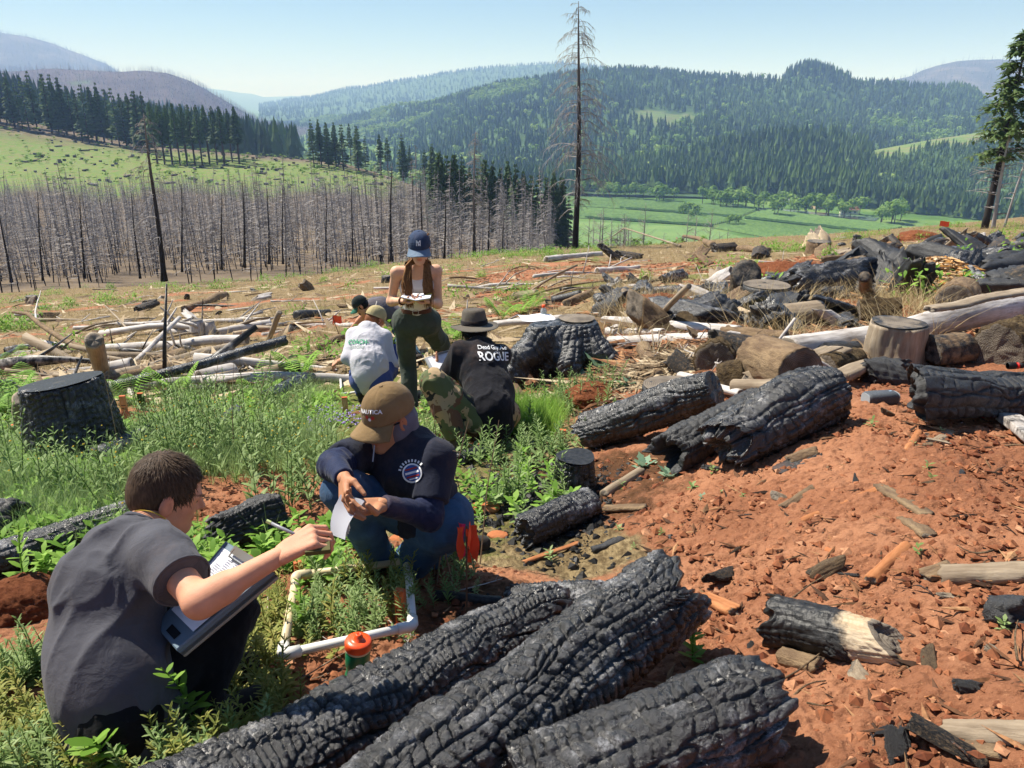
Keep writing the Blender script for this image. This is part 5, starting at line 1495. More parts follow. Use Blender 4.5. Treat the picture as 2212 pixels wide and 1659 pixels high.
stump('burnt_stump', 'small stump on the red patch left of the standing woman', 835, 610, .25, .22, .18, seed=19, mat='brown', kind='bark', burn=.6)
def broken_stump():
 b = G(1762, 538); d = np.dot(b - EYE, FWD)
 C = [b + [0, 0, .1], R(1762, 520, d), R(1757, 502, d)]
 return wood('broken_stump', 'bright pale broken stump standing on the hill brow', C, [.52, .46, .30], 'bark', 'pale', cat='stump', res=.05, lump=.4, caps=('flat', 'broken'))
broken_stump()
# --- sticks and slash lying about, each its own piece
def stick_mesh(seed, bend=.05, n=5, fork=False, mat='grey'):
 r = np.random.default_rng(seed); mb = MB()
 t = np.linspace(-.5, .5, 6)
 p = np.stack([t, bend * r.normal() * np.sin(t * 3 + r.random() * 6), bend * .5 * np.sin(t * 4 + r.random() * 6)], -1)
 mb.tube(p, .018 * (1 - .5 * (t + .5)) * (1 + .2 * r.normal(size=6)), n)
 if fork:
  for k in range(3):
   f = r.integers(1, 5); d = unit([.6, r.normal(), abs(r.normal()) * .6])
   mb.tube([p[f], p[f] + d * .12, p[f] + d * .24 + r.normal(size=3) * .02], [.009, .007, .003], 4)
 V, F, A = mb.arrays()
 me = new_mesh('stick', V, F, True); attr(me, 'endg', np.zeros(len(V))); attr(me, 'burn', np.zeros(len(V)) + (.0 if seed % 5 else .55))
 me.materials.append(MAT[mat]); return me
STICKS = [stick_mesh(500 + i, .06, 5, i % 3 == 0, ['grey', 'tan', 'brown', 'grey', 'tan', 'orange bark'][i % 6]) for i in range(12)]
def strew(n, fpx, lmin, lmax, name, label, group, seed, fat=1.0, cat='stick', meshes=None, lift=.01, steep=.25, mean=None):
 r = np.random.default_rng(seed); k = 0
 meshes = meshes or STICKS
 while k < n:
  px, py = fpx(r)
  p = G(px, py)
  o = bpy.data.objects.new(name, meshes[r.integers(len(meshes))]); COL.objects.link(o)
  l = lmin + (lmax - lmin) * r.random() ** 2
  o.scale = (l, l * .55 * fat + .25 * fat, l * .55 * fat + .25 * fat)
  ang = r.random() * 6.28 if mean is None else mean + r.normal() * .35
  dz = float(gz(p[0] + .3 * math.cos(ang), p[1] + .3 * math.sin(ang)) - gz(p[0], p[1])) / .3
  o.location = p + [0, 0, lift + abs(r.normal()) * steep * .06]
  o.rotation_euler = (r.random() * 6.28, -math.atan(dz) + r.normal() * steep * .5, ang)
  mi = meshes.index(o.data); tag(o, ['grey', 'tan', 'brown', 'pale grey', 'tan', 'reddish'][STICKS.index(o.data) % 6] + (' forked ' if STICKS.index(o.data) % 3 == 0 else ' ') + name + ', ' + where(px, py), cat, group)
  k += 1
strew(62, lambda r: (r.random() * 1000, 600 + 120 * r.random()), .5, 2.6, 'stick', 'grey weathered stick lying on the dry slope at left', 'sticks strewn on the left slope', 71, 1.6, steep=.2, mean=.15)
strew(42, lambda r: (1000 + 700 * r.random(), 560 + 75 * r.random()), .6, 3.0, 'stick', 'weathered stick lying on the reddish slope behind the stump', 'sticks strewn on the far middle slope', 72, 1.9, steep=.25, mean=.2)
strew(36, lambda r: (100 + 560 * r.random(), 740 + 110 * r.random()), .4, 1.6, 'stick', 'broken stick in the left log pile', 'sticks in the left log pile', 73, 1.4, steep=.5, mean=.3)
strew(44, lambda r: (1300 + 500 * r.random(), 690 + 130 * r.random()), .2, 1.0, 'stick', 'broken stick among the jumbled logs right of the burnt stump', 'sticks among the logs right of the stump', 74, .9, steep=.7)
strew(30, lambda r: (1380 + 90 * r.random() + 40 * r.normal(), 780 + 25 * r.normal()), .2, .8, 'stick', 'twig in the brushy heap beside the burnt stump', 'twigs heaped beside the burnt stump', 75, .7, steep=.9)
strew(24, lambda r: (1800 + 412 * r.random(), 500 + 110 * r.random()), .5, 2.2, 'stick', 'stick lying between black chunks on the right slope', 'sticks on the right slope', 76, 1.6, steep=.5)
strew(34, lambda r: (60 + 600 * r.random(), 690 + 150 * r.random()), 1.2, 3.4, 'pole', '', 'grey poles in the left log pile', 80, 2.6, cat='pole', steep=.2, mean=.12, meshes=[STICKS[k] for k in (0, 1, 3, 4, 6, 9)])
strew(36, lambda r: (1180 + 1032 * r.random(), 900 + 740 * r.random() ** 1.1), .05, .22, 'stick', 'small brown stick lying on the red soil', 'small sticks on the red soil', 77, .7, steep=.2, meshes=STICKS[2::3] + STICKS[5::6])
strew(30, lambda r: (560 * r.random() + 560, 1150 + 350 * r.random()), .08, .35, 'twig', 'thin pale twig on the ground around the white frame', 'twigs around the white frame', 78, .35, steep=.2)
for k, (a, b, c, d_, r_, mt, lb) in enumerate([
 (1985, 935, 1958, 980, .020, 'orange bark', 'smooth tan stick lying right of the speaker'),
 (2020, 953, 2052, 932, .022, 'tan', 'curled bark shard right of the tan stick'),
 (2002, 940, 2040, 936, .016, 'orange bark', 'short brown stick below the trunk shell'),
 (1978, 965, 2048, 952, .016, 'brown', 'dark stick under the short brown one'),
 (1690, 1100, 1755, 1058, .022, 'brown', 'dark brown driftwood-like piece on the red soil'),
 (1700, 1012, 1815, 925, .012, 'orange bark', 'long thin root along the foot of the tilted charred log'),
 (1730, 1128, 1905, 1055, .018, 'orange bark', 'long reddish branch half sunk in the red soil'),
 (1900, 1050, 2005, 1115, .028, 'brown', 'thick brown stick near the right edge'),
 (1880, 1255, 1960, 1180, .022, 'orange bark', 'straight dusty stick above the half-burnt block'),
 (1995, 1245, 2060, 1225, .030, 'brown', 'charred stub above the long splintered board'),
 (2040, 1245, 2230, 1240, .034, 'tan', 'long splintered tan board at the right edge'),
 (1955, 1120, 2010, 1160, .03, 'brown', 'knobbly dark stick near the right edge'),
 (2040, 1580, 2240, 1590, .030, 'tan', 'frayed strip of pale wood in the lower right corner'),
 (2070, 1610, 2160, 1625, .02, 'brown', 'dark splinter below the frayed strip'),
 (1690, 1420, 1770, 1440, .028, 'brown', 'rotten wood piece below the half-burnt block'),
 (1520, 1290, 1590, 1320, .035, 'orange bark', 'reddish bark chip beside the raised charred log'),
 (1280, 1190, 1345, 1165, .025, 'char matt', 'small charcoal lump on the red soil above the logs'),
 (1130, 1215, 1250, 1172, .016, 'orange bark', 'reddish root end beside the neon marker'),
 (2140, 1320, 2215, 1330, .05, 'char matt', 'black charcoal knob at the right edge'),
 (1830, 1000, 1765, 1015, .014, 'brown', 'dark chip on the soil below the speaker'),
 (1700, 1000, 1766, 980, .035, 'brown', 'flat weathered chip below the tilted charred log'),
 ]):
 LG('stick' if r_ < .025 else 'wood_chip', lb, a, b, c, d_, r_, 'bark' if 'char' not in mt else 'char', mt, caps=('broken', 'broken'), l0=.35, l1=.35, lump=.25, section='slab' if k % 2 else 'round', cat='stick', sag=.0)
# --- loose chunks filling the jumble, shared shapes
def chunk_variants():
 out = []
 for k, (kind, mat, sec, burn) in enumerate([('char', 'char', 'wedge', 0), ('char', 'char matt', 'round', 0), ('char', 'char', 'half', 0), ('char', 'char ash', 'wedge', 0), ('bark', 'brown', 'wedge', .4), ('bark', 'brown', 'half', .55), ('bark', 'tan', 'wedge', .35), ('grey', 'grey', 'wedge', .2), ('char', 'char matt', 'slab', 0), ('moss', 'mossy', 'wedge', .3)]):
  V, F, EG, UU, fr = log_geo([[-.6, 0, 0], [0, .03, 0], [.6, 0, .02]], [.42, .45, .36], kind, 600 + k, sec, res=.055, cell=(.22, .18), depth=.05, lump=.25, caps=('broken', 'slant'))
  me = new_mesh('chunk', V, F, True); attr(me, 'endg', EG); attr(me, 'burn', np.full(len(V), float(burn))); me.materials.append(MAT[mat]); out.append(me)
 return out
CHUNKS = chunk_variants()
def tumble(n, fpx, smin, smax, label, group, seed, pick=None):
 r = np.random.default_rng(seed)
 for k in range(n):
  px, py = fpx(r); p = G(px, py); s = smin + (smax - smin) * r.random() ** 1.6
  o = bpy.data.objects.new('wood_chunk', CHUNKS[r.integers(10) if pick is None else pick[r.integers(len(pick))]]); COL.objects.link(o)
  o.location = p + [0, 0, s * .22]; o.scale = (s * (.7 + .9 * r.random()), s * (.7 + .5 * r.random()), s * (.6 + .5 * r.random())); o.rotation_euler = (r.normal() * .5, r.normal() * .35, r.random() * 6.28)
  tag(o, ['sharp charred chunk', 'round sooty chunk', 'half-round charred chunk', 'ash-dusted chunk', 'brown angular chunk', 'dark brown split chunk', 'tan angular chunk', 'grey angular chunk', 'flat charred chip', 'mossy brown chunk'][CHUNKS.index(o.data)] + ', ' + where(px, py), 'chunk', group)
tumble(96, lambda r: (1780 + 450 * r.random(), 515 + 130 * r.random()), .28, .78, 'loose burnt wood chunk in the heap on the right slope', 'burnt chunks on the right slope', 61, [0, 1, 2, 3, 4, 5, 8, 0, 1])
tumble(82, lambda r: (1270 + 560 * r.random(), 595 + 125 * r.random()), .2, .56, 'loose burnt wood chunk among the logs behind the burnt stump', 'burnt chunks behind the burnt stump', 62)
tumble(44, lambda r: (1420 + 500 * r.random(), 695 + 135 * r.random()), .12, .32, 'loose wood chunk beside the mossy rounds', 'loose chunks beside the mossy rounds', 63, [4, 5, 6, 7, 9, 1])
tumble(20, lambda r: (1240 + 960 * r.random(), 535 + 40 * r.random()), .35, .8, 'weathered chunk on the far brow', 'weathered chunks on the far brow', 64, [4, 5, 6, 7])
tumble(22, lambda r: (60 + 700 * r.random(), 610 + 110 * r.random()), .15, .45, 'small dark chunk on the dry left slope', 'dark chunks on the left slope', 65, [4, 5, 6, 7, 1])
tumble(22, lambda r: (1500 + 700 * r.random(), 900 + 740 * r.random()), .03, .09, 'small dark chunk on the red soil', 'small chunks on the red soil', 66, [1, 4, 5, 6, 8])
# ------------------------------------------------------------------ people
def cloth(V, F, amp, axis, seed, freq=16, smooth=2):
 """folds: noise stretched along an axis, pushed along the normals"""
 V = relax(V, F, smooth)
 n = vnormals(V, F)
 ax = unit(axis)
 along = V @ ax
 P = V - along[:, None] * ax * .68
 w = fbm(P[:, 0] * 2.2, P[:, 1] * 2.2, P[:, 2] * 2.2, 2, seed + 5) * .12
 c1 = (1 - np.abs(vn((P[:, 0] + w) * freq, (P[:, 1] + w) * freq, (P[:, 2] - w) * freq, seed))) ** 3
 c2 = (1 - np.abs(vn((P[:, 0] - w) * freq * 2.3, P[:, 1] * freq * 2.3, (P[:, 2] + w) * freq * 2.3, seed + 3))) ** 3
 big = fbm(V[:, 0] * 5, V[:, 1] * 5, V[:, 2] * 5, 2, seed + 9); bg2 = fbm(V[:, 0] * 7, V[:, 1] * 7, V[:, 2] * 7, 2, seed + 19)
 h = amp * (1.5 * (c1 - .25) * np.clip(.45 + 1.6 * big, 0, 1.5) + .75 * (c2 - .25) * np.clip(.4 + 1.6 * bg2, 0, 1.3) + .7 * big)
 return V + n * h[:, None]
def proj(P):
 v = np.asarray(P, float) - EYE; d = v @ FWD
 return PX / 2 + FOC * (v @ RGT) / d, PY / 2 - FOC * (v @ UPV) / d, d
def ik_px(a, b, L1, L2, px, py):
 """middle joint between a and b with the given bone lengths, nearest to a photo position"""
 ab = b - a; D = np.linalg.norm(ab)
 D2 = min(D, (L1 + L2) * .999)
 x = (L1 ** 2 - L2 ** 2 + D2 ** 2) / (2 * D2); h = math.sqrt(max(L1 ** 2 - x ** 2, 0))
 u = ab / D; A, B, _ = frame_of(u)
 c = a + u * x * (D / D2)
 best = None
 for th in np.linspace(0, 6.283, 90):
  p = c + h * (math.cos(th) * A + math.sin(th) * B)
  q = proj(p); e = (q[0] - px) ** 2 + (q[1] - py) ** 2
  if p[2] < gz(p[0], p[1]) + .03: e += 1e5
  if best is None or e < best[0]: best = (e, p)
 return best[1]
def Jl(px, py, prev, L, far):
 """joint on the photo ray at distance L from prev, the nearer or the farther solution"""
 r = ray(px, py); o = EYE - prev
 a = r @ r; b = 2 * o @ r; c = o @ o - L * L
 disc = b * b - 4 * a * c
 if disc < 0: t = -b / (2 * a)
 else: t = (-b + (1 if far else -1) * math.sqrt(disc)) / (2 * a)
 return EYE + r * t
def frame3(f, up=(0, 0, 1)):
 """rows: right, forward, up for a facing direction"""
 f = unit(f); r = unit(np.cross(f, up)); u = np.cross(r, f)
 return np.stack([r, f, u])
def m_skin(name, c, tan=1.0):
 t = NT(name); p = t.coord('Object')
 col = t.ramp(t.noise(p, 22, 4), [(.3, tuple(x * .9 for x in c)), (.7, tuple(min(1, x * 1.07) for x in c))])
 col = t.mix(t.attr('red'), col, (c[0] * .85, c[1] * .52, c[2] * .48))
 col = t.mix(t.attr('dark'), col, hexc('2a1d16'))
 t.base(col); t.rough(.6); t.spec(.25)
 t.b.inputs['Subsurface Weight'].default_value = .08
 t.b.inputs['Subsurface Radius'].default_value = (.02, .008, .004)
 t.bump(t.noise(p, 260, 5), .3, .002)
 return t.m
def m_cloth(name, c1, c2, scale=6, weave=700, rough=.9, fade=0.0):
 t = NT(name); p = t.coord('Object')
 col = t.ramp(t.noise(p, scale, 6, .6), [(.3, c1), (.7, c2)])
 col = t.mix(t.ramp(t.noise(p, 3.5, 6, .7), [(.52, 0.), (.75, .22)]), col, hexc('8a6a54'))
 t.base(col); t.rough(rough); t.spec(.15)
 t.b.inputs['Sheen Weight'].default_value = .08
 t.bump(t.math('ADD', t.math('ADD', t.noise(p, weave, 2), t.math('MULTIPLY', t.noise(p, 60, 4), 2.)), t.math('MULTIPLY', t.noise(p, 13, 5, .55, 1.2), 9.)), .3, .003)
 return t.m
def head_prims(c, Rm, s=1.0):
 """skull, face, nose, jaw, ears; Rm rows right, forward, up"""
 def w(x, y, z): return c + s * (x * Rm[0] + y * Rm[1] + z * Rm[2])
 P = [('ell', w(0, -.012, .035), (.074 * s, .094 * s, .085 * s), Rm),
   ('ell', w(0, .028, -.025), (.060 * s, .062 * s, .088 * s), Rm),
   ('cap', w(-.042, .0, -.062), w(-.016, .066, -.093), .022 * s, .017 * s, {'k': .03}), ('cap', w(.042, .0, -.062), w(.016, .066, -.093), .022 * s, .017 * s, {'k': .03}),
   ('cap', w(0, .066, -.092), w(0, .072, -.088), .018 * s, .018 * s, {'k': .02}),
   ('cap', w(-.035, .076, .022), w(.035, .076, .022), .012 * s, .012 * s, {'k': .018}),
   ('cap', w(0, .084, .012), w(0, .107, -.022), .007 * s, .0115 * s, {'k': .010}),
   ('cap', w(-.011, .092, -.026), w(.011, .092, -.026), .0075 * s, .0075 * s, {'k': .006}),
   ('cap', w(-.014, .086, -.052), w(.014, .086, -.052), .0075 * s, .0075 * s, {'k': .006}), ('cap', w(-.012, .083, -.063), w(.012, .083, -.063), .0085 * s, .0085 * s, {'k': .006}),
   ('ell', w(-.030, .082, .006), (.014 * s, .010 * s, .009 * s), Rm, None, {'sub': True, 'k': .012}), ('ell', w(.030, .082, .006), (.014 * s, .010 * s, .009 * s), Rm, None, {'sub': True, 'k': .012}),
   ('ell', w(-.030, .070, .006), (.0125 * s,) * 3, Rm, None, {'k': .003}), ('ell', w(.030, .070, .006), (.0125 * s,) * 3, Rm, None, {'k': .003}),
   ('ell', w(-.079, -.012, -.008), (.008 * s, .02 * s, .033 * s), Rm, None, {'k': .010}), ('ell', w(.079, -.012, -.008), (.008 * s, .02 * s, .033 * s), Rm, None, {'k': .010}),
   ('ell', w(-.087, -.006, -.006), (.006 * s, .009 * s, .016 * s), Rm, None, {'sub': True, 'k': .006}), ('ell', w(.087, -.006, -.006), (.006 * s, .009 * s, .016 * s), Rm, None, {'sub': True, 'k': .006})]
 return P
def hand_prims(wr, d, pn, right, curl=(.5, .5, .5, .5), thumb=.5, s=1.0, spread=.06, base=.15):
 """wr wrist, d towards the fingers, pn palm normal (out of the palm); right hand: thumb side chosen by it"""
 d = unit(d); pn = unit(pn - d * np.dot(pn, d)); side = np.cross(d, pn) * (1 if right else -1)    # towards the thumb
 P = []
 L = .092 * s
 for k, off in enumerate((.030, .010, -.010, -.028)):
  P.append(('cap', wr + side * off * .55 * s, wr + d * L * (.97 - .04 * abs(k - 1)) + side * off * s, .015 * s, .0115 * s, {'k': .010}))
 fl = [(.043, .027, .021), (.048, .031, .023), (.045, .029, .022), (.035, .021, .019)]
 for k, off in enumerate((.031, .0105, -.010, -.029)):
  p = wr + d * L * (.97 - .04 * abs(k - 1)) + side * off * s
  dirn = unit(d + side * spread * (1.5 - k)); ang = base
  r = [.0095, .0088, .008, .0068][:]
  for j in range(3):
   ang += curl[k] * (.9, 1.0, .6)[j]
   v = dirn * math.cos(ang) + pn * math.sin(ang)
   q = p + v * fl[k][j] * s
   rr = (.0092 - .0011 * j) * (.92 if k == 3 else 1) * s
   P.append(('cap', p, q, rr, rr * .9, {'k': .0035})); p = q
 p = wr + d * .022 * s + side * .022 * s + pn * .006 * s
 q = p + unit(d * .75 + side * .75 + pn * .25) * .045 * s
 P.append(('cap', p, q, .0155 * s, .0115 * s, {'k': .012}))
 v = unit(d * (.95 - .3 * thumb) + side * (.35 - .7 * thumb) + pn * (.25 + .8 * thumb))
 q2 = q + v * .033 * s; P.append(('cap', q, q2, .0108 * s, .0095 * s, {'k': .004}))
 q3 = q2 + unit(v + pn * .25 * thumb - side * .2 * thumb) * .027 * s; P.append(('cap', q2, q3, .0095 * s, .0078 * s, {'k': .004}))
 return P
def add_mesh(name, V, F, mat, parent, smooth=True, attrs=None):
 o = obj(name, V, F, mat, parent, smooth)
 for k, v in (attrs or {}).items(): attr(o.data, k, v)
 return o
def joined(parts):
 VV = []; FF = []; n = 0
 for V, F in parts:
  VV.append(V); FF.append(F + n); n += len(V)
 return np.concatenate(VV), np.concatenate(FF)
def person(label, J, skin, hd, hands, vox=.008, hs=1.0):
 """the body: one figure of skin, later dressed; J joints, hd = (centre, frame)"""
 base = np.array([J['pelvis'][0], J['pelvis'][1], gz(J['pelvis'][0], J['pelvis'][1])])
 e = empty('person', base, label, 'person')
 s = hs
 P = [('cap', J['pelvis'], J['belly'], .088 * s, .084 * s, {'k': .05}), ('cap', J['belly'], J['chest'], .084 * s, .098 * s, {'k': .05}), ('cap', J['chest'], J['neck'], .088 * s, .055 * s, {'k': .05}),
   ('cap', J['neck'], hd[0] + hd[1][2] * -.05 + hd[1][1] * -.015, .052 * s, .050 * s, {'k': .03})]
 for a in 'LR':
  P += [('cap', J['chest'] * .35 + J['neck'] * .65, J['sh' + a], .06 * s, .052 * s, {'k': .04}),
    ('cap', J['sh' + a], J['el' + a], .046 * s, .037 * s, {'k': .02}), ('cap', J['el' + a] * .7 + J['wr' + a] * .3, J['el' + a], .039 * s, .036 * s, {'k': .02}), ('cap', J['el' + a], J['wr' + a], .039 * s, .025 * s, {'k': .02}),
    ('cap', J['hip' + a], J['kn' + a], .078 * s, .053 * s, {'k': .04}), ('cap', J['kn' + a], J['kn' + a] * .6 + J['an' + a] * .4, .05 * s, .052 * s, {'k': .02}), ('cap', J['kn' + a] * .6 + J['an' + a] * .4, J['an' + a], .052 * s, .035 * s, {'k': .02})]
 parts = [sdf_mesh(P, max(vox, .009), .03)]
 parts[0] = (relax(*parts[0], 2), parts[0][1])
 hv, hf = sdf_mesh(head_prims(hd[0], hd[1], s), min(vox * .62, .0055), .02)
 hv = relax(hv, hf, 1)
 parts.append((hv, hf))
 for hp in hands:
  parts.append(sdf_mesh(hp, min(vox * .5, .0045), .004))
 nb = len(parts[0][0]); nh = len(hv)
 V, F = joined(parts)
 red = np.zeros(len(V)); dark = np.zeros(len(V))
 loc = (V[nb:nb + nh] - hd[0]) @ hd[1].T / s
 lips = sstep(1., .5, ((loc[:, 0]) / .026) ** 2 + ((loc[:, 2] + .057) / .013) ** 2) * (loc[:, 1] > .07)
 ear = sstep(.068, .078, np.abs(loc[:, 0])) * .5 * (np.abs(loc[:, 2]) < .05)
 cheek = np.exp(-(((np.abs(loc[:, 0]) - .045) / .02) ** 2 + ((loc[:, 2] + .025) / .02) ** 2)) * .25 * (loc[:, 1] > .03)
 red[nb:nb + nh] = np.clip(lips * .9 + ear + cheek, 0, 1)
 brow = sstep(1., .4, ((np.abs(loc[:, 0]) - .032) / .022) ** 2 + ((loc[:, 2] - .027) / .006) ** 2) * (loc[:, 1] > .05)
 eye = sstep(1., .6, ((np.abs(loc[:, 0]) - .030) / .012) ** 2 + ((loc[:, 2] - .005) / .005) ** 2) * (loc[:, 1] > .05)
 dark[nb:nb + nh] = np.clip(brow * .8 + eye * .9, 0, 1)
 red[nb + nh:] = .12
 add_mesh('body', V, F, skin, e, True, {'red': red, 'dark': dark})
 return e
def torso_prims(J, f, w=(.135, .125, .145, .075), sq=.72, infl=.0, hem=None, s=1.0):
 P = []
 a, b, c, n = [x * s + infl for x in w]
 o = {'k': .06, 'sq': (f, sq)}
 P.append(('cap', J['pelvis'], J['belly'], a, b, dict(o))); P.append(('cap', J['belly'], J['chest'], b, c, dict(o)))
 P.append(('cap', J['chest'], J['chest'] * .3 + J['neck'] * .7, c, n, dict(o, k=.05)))
 for q in 'LR':
  P.append(('cap', J['chest'] * .3 + J['neck'] * .7, J['sh' + q], n * 1.0, .062 * s + infl, {'k': .05}))
 return P
def leg_prims(J, infl=.012, s=1.0, wide=1.0, cut=.96):
 P = [('cap', J['hipL'], J['hipR'], .105 * s + infl, .105 * s + infl, {'k': .05})]
 for a in 'LR':
  m = J['kn' + a] * .55 + J['an' + a] * .45
  e = J['kn' + a] * (1 - cut) + J['an' + a] * cut
  P += [('cap', J['hip' + a], J['kn' + a], .080 * s * wide + infl, .058 * s * wide + infl, {'k': .045}), ('cap', J['kn' + a], m, .056 * s * wide + infl, .056 * s * wide + infl, {'k': .03}),
    ('cap', m, e, .056 * s * wide + infl, .050 * s * wide + infl, {'k': .02, 'cut': True})]
 return P
def shoe(J, a, f, mat, parent, s=1.0, name='shoe'):
 an = J['an' + a]; g = gz(an[0], an[1])
 f = unit([f[0], f[1], 0]);
 heel = np.array([an[0], an[1], g + .04]) - f * .035; toe = heel + f * .20 * s
 toe[2] = gz(toe[0], toe[1]) + .035
 P = [('cap', heel, toe, .04 * s, .036 * s, {'k': .02}), ('cap', heel + [0, 0, .045], heel * .55 + toe * .45 + [0, 0, .03], .042 * s, .036 * s, {'k': .02}), ('cap', an + [0, 0, .03], an - [0, 0, .02], .047 * s, .045 * s, {'k': .02, 'cut0': True})]
 V, F = sdf_mesh(P, .009, .02)
 V[:, 2] = np.maximum(V[:, 2], gz(V[:, 0], V[:, 1]) + .004)
 return add_mesh(name, V, F, mat, parent)
def cap_hat(c, Rm, mat, brimmat, parent, s=1.0, brim_dir=0.0, label=None, lift=.0, brimlen=.075):
 """six-panel cap: crown with seams, brim and button"""
 def w(P): return c + s * (P[:, :1] * Rm[0] + P[:, 1:2] * Rm[1] + P[:, 2:3] * Rm[2])
 n, m = 72, 18
 ph = np.linspace(0, 1, m)[:, None]; th = (np.arange(n) * 2 * math.pi / n)[None]
 ang = ph * math.pi / 2 * 1.04
 rx, ry, rz = .084, .104, .100
 seam = np.abs(np.mod(th / (math.pi / 3) + .5, 1) - .5)
 g = 1 - .012 * np.exp(-(seam * 26) ** 2) + .006 * vn(th * 3, ph * 6, 0, 5)
 front = np.clip(np.cos(th - math.pi / 2), 0, 1) * .08 * (1 - ph)
 x = rx * np.sin(ang) ** .85 * np.cos(th) * g; y = ry * np.sin(ang) ** .85 * np.sin(th) * g * (1 + 0 * front) - .012; z = (rz * np.cos(ang)) * g + .028 + lift + 0 * th
 V = np.stack([x, y, z], -1).reshape(-1, 3)
 i, j = np.meshgrid(np.arange(m - 1), np.arange(n), indexing='ij')
 q = np.stack([i * n + j, (i + 1) * n + j, (i + 1) * n + (j + 1) % n, i * n + (j + 1) % n], -1).reshape(-1, 4)
 V0 = V
 hat = obj('cap', w(V), q, mat, parent, True)
 nu, nv = 26, 9
 a = np.linspace(-1.15, 1.15, nu)[:, None]; t = np.linspace(0, 1, nv)[None]
 bx = (.083 + .014 * t) * np.sin(a); by = .096 * np.cos(a) * (1 + 0 * t) - .012 + t * brimlen * np.cos(a * .9) ** .7 * 1.05
 bz = .026 + lift - .020 * t - .030 * np.sin(a) ** 2 * (.35 + .9 * t)
 Vt = np.stack([bx + 0 * bz, by + 0 * bz, bz], -1).reshape(-1, 3)
 Vb = Vt - [0, 0, .004]
 i, j = np.meshgrid(np.arange(nu - 1), np.arange(nv - 1), indexing='ij')
 q = np.stack([i * nv + j, (i + 1) * nv + j, (i + 1) * nv + j + 1, i * nv + j + 1], -1).reshape(-1, 4)
 nn = nu * nv
 rim = []
 for k in range(nu - 1): rim.append([k * nv + nv - 1, (k + 1) * nv + nv - 1, nn + (k + 1) * nv + nv - 1, nn + k * nv + nv - 1])
 for k in range(nv - 1): rim += [[k, k + 1, nn + k + 1, nn + k], [nn + (nu - 1) * nv + k, nn + (nu - 1) * nv + k + 1, (nu - 1) * nv + k + 1, (nu - 1) * nv + k]]
 obj('brim', w(np.concatenate([Vt, Vb])), [q[:, ::-1], q + nn, np.array(rim)[:, ::-1]], brimmat, hat, True)
 b = MB(); b.tube([[0, -.012, .124 + lift], [0, -.012, .131 + lift]], [.009, .006], 10)
 V, F, A = b.arrays(); obj('button', w(V), F, mat, hat)
 return hat
def strands(name, c, Rm, mat, parent, n, seed, length, s=1.0, region=None, flow=None, width=.0016, rad=(.080, .100, .092), curve=.3, zc=.035, stand=.35):
 """hair as many thin ribbons rooted on the scalp"""
 r = np.random.default_rng(seed); VV = []; FF = []; k = 0
 while k < n:
  d = unit(r.normal(size=3))
  p = np.array([d[0] * rad[0], d[1] * rad[1] - .012, d[2] * rad[2] + zc])
  if region and not region(p): continue
  nrm = unit(d / np.array(rad))
  fl = flow(p) if flow else np.array([0, -.5, -1.0])
  fl = unit(fl - nrm * np.dot(fl, nrm) + r.normal(size=3) * .16)
  v = unit(fl + nrm * stand); L = length * (.6 + .8 * r.random())
  sd = unit(np.cross(v, nrm)) * width
  p1 = p + v * L * .55; p2 = p + v * L * .9 + fl * L * .2 - nrm * L * curve * .2
  VV += [p - sd, p + sd, p1 + sd * .8, p1 - sd * .8, p2]
  FF.append((k * 5)); k += 1
 V = np.array(VV); b = np.array(FF)
 V = c + s * (V[:, :1] * Rm[0] + V[:, 1:2] * Rm[1] + V[:, 2:3] * Rm[2])
 q = np.stack([b, b + 1, b + 2, b + 3], -1); t = np.stack([b + 3, b + 2, b + 4], -1)
 return obj(name, V, [q, t], mat, parent)
def m_hair(name, c1, c2):
 t = NT(name); p = t.coord('Object')
 t.base(t.ramp(t.noise(t.map(p, (60, 60, 12)), 3., 4), [(.3, c1), (.7, c2)])); t.rough(.6); t.spec(.18)
 return t.m
def decal_text(txt, size, center, normal, up, target, mat, parent, name='lettering', shear=0, extrude=.0, bold=.0, sx=1.0, off=.003, spacing=1.0):
 """lettering cut as thin shapes and laid onto a curved surface"""
 cu = bpy.data.curves.new('text', 'FONT'); cu.body = txt; cu.size = size; cu.align_x = 'CENTER'; cu.align_y = 'CENTER'; cu.shear = shear; cu.offset = bold; cu.space_character = spacing
 cu.resolution_u = 3
 ob = bpy.data.objects.new('text', cu); COL.objects.link(ob)
 dg = bpy.context.evaluated_depsgraph_get(); dg.update()
 me = bpy.data.meshes.new_from_object(ob.evaluated_get(dg))
 bpy.data.objects.remove(ob)
 V = np.zeros(len(me.vertices) * 3); me.vertices.foreach_get('co', V); V = V.reshape(-1, 3)
 return decal_mesh(me, V * [sx, 1, 1], center, normal, up, target, mat, parent, name, off)
def bvh_of(objs):
 VV = []; FF = []; n = 0
 for o in objs:
  m = len(o.data.vertices); V = np.zeros(m * 3); o.data.vertices.foreach_get('co', V)
  VV.append(V.reshape(-1, 3) + np.array(wloc(o)))
  FF += [[i + n for i in p.vertices] for p in o.data.polygons]; n += m
 return bvhtree.BVHTree.FromPolygons([tuple(v) for v in np.concatenate(VV)], FF)
def decal_mesh(me, V, center, normal, up, target, mat, parent, name, off=.003):
 n = unit(normal); u = unit(np.asarray(up) - n * np.dot(up, n)); r = np.cross(u, n)
 W = np.asarray(center)[None] + V[:, :1] * r + V[:, 1:2] * u
 out = []
 for p in W:
  h = target.ray_cast(Vector(p + n * .25), Vector(-n), .6)
  out.append(np.array(h[0]) + n * off if h[0] is not None else p)
 me2 = me.copy()
 P = np.array(out) - np.array(wloc(parent))
 me2.vertices.foreach_set('co', P.astype(np.float32).ravel()); me2.update(); me2.materials.clear(); me2.materials.append(mat)
 o = bpy.data.objects.new(name, me2); COL.objects.link(o); o.parent = parent
 return o
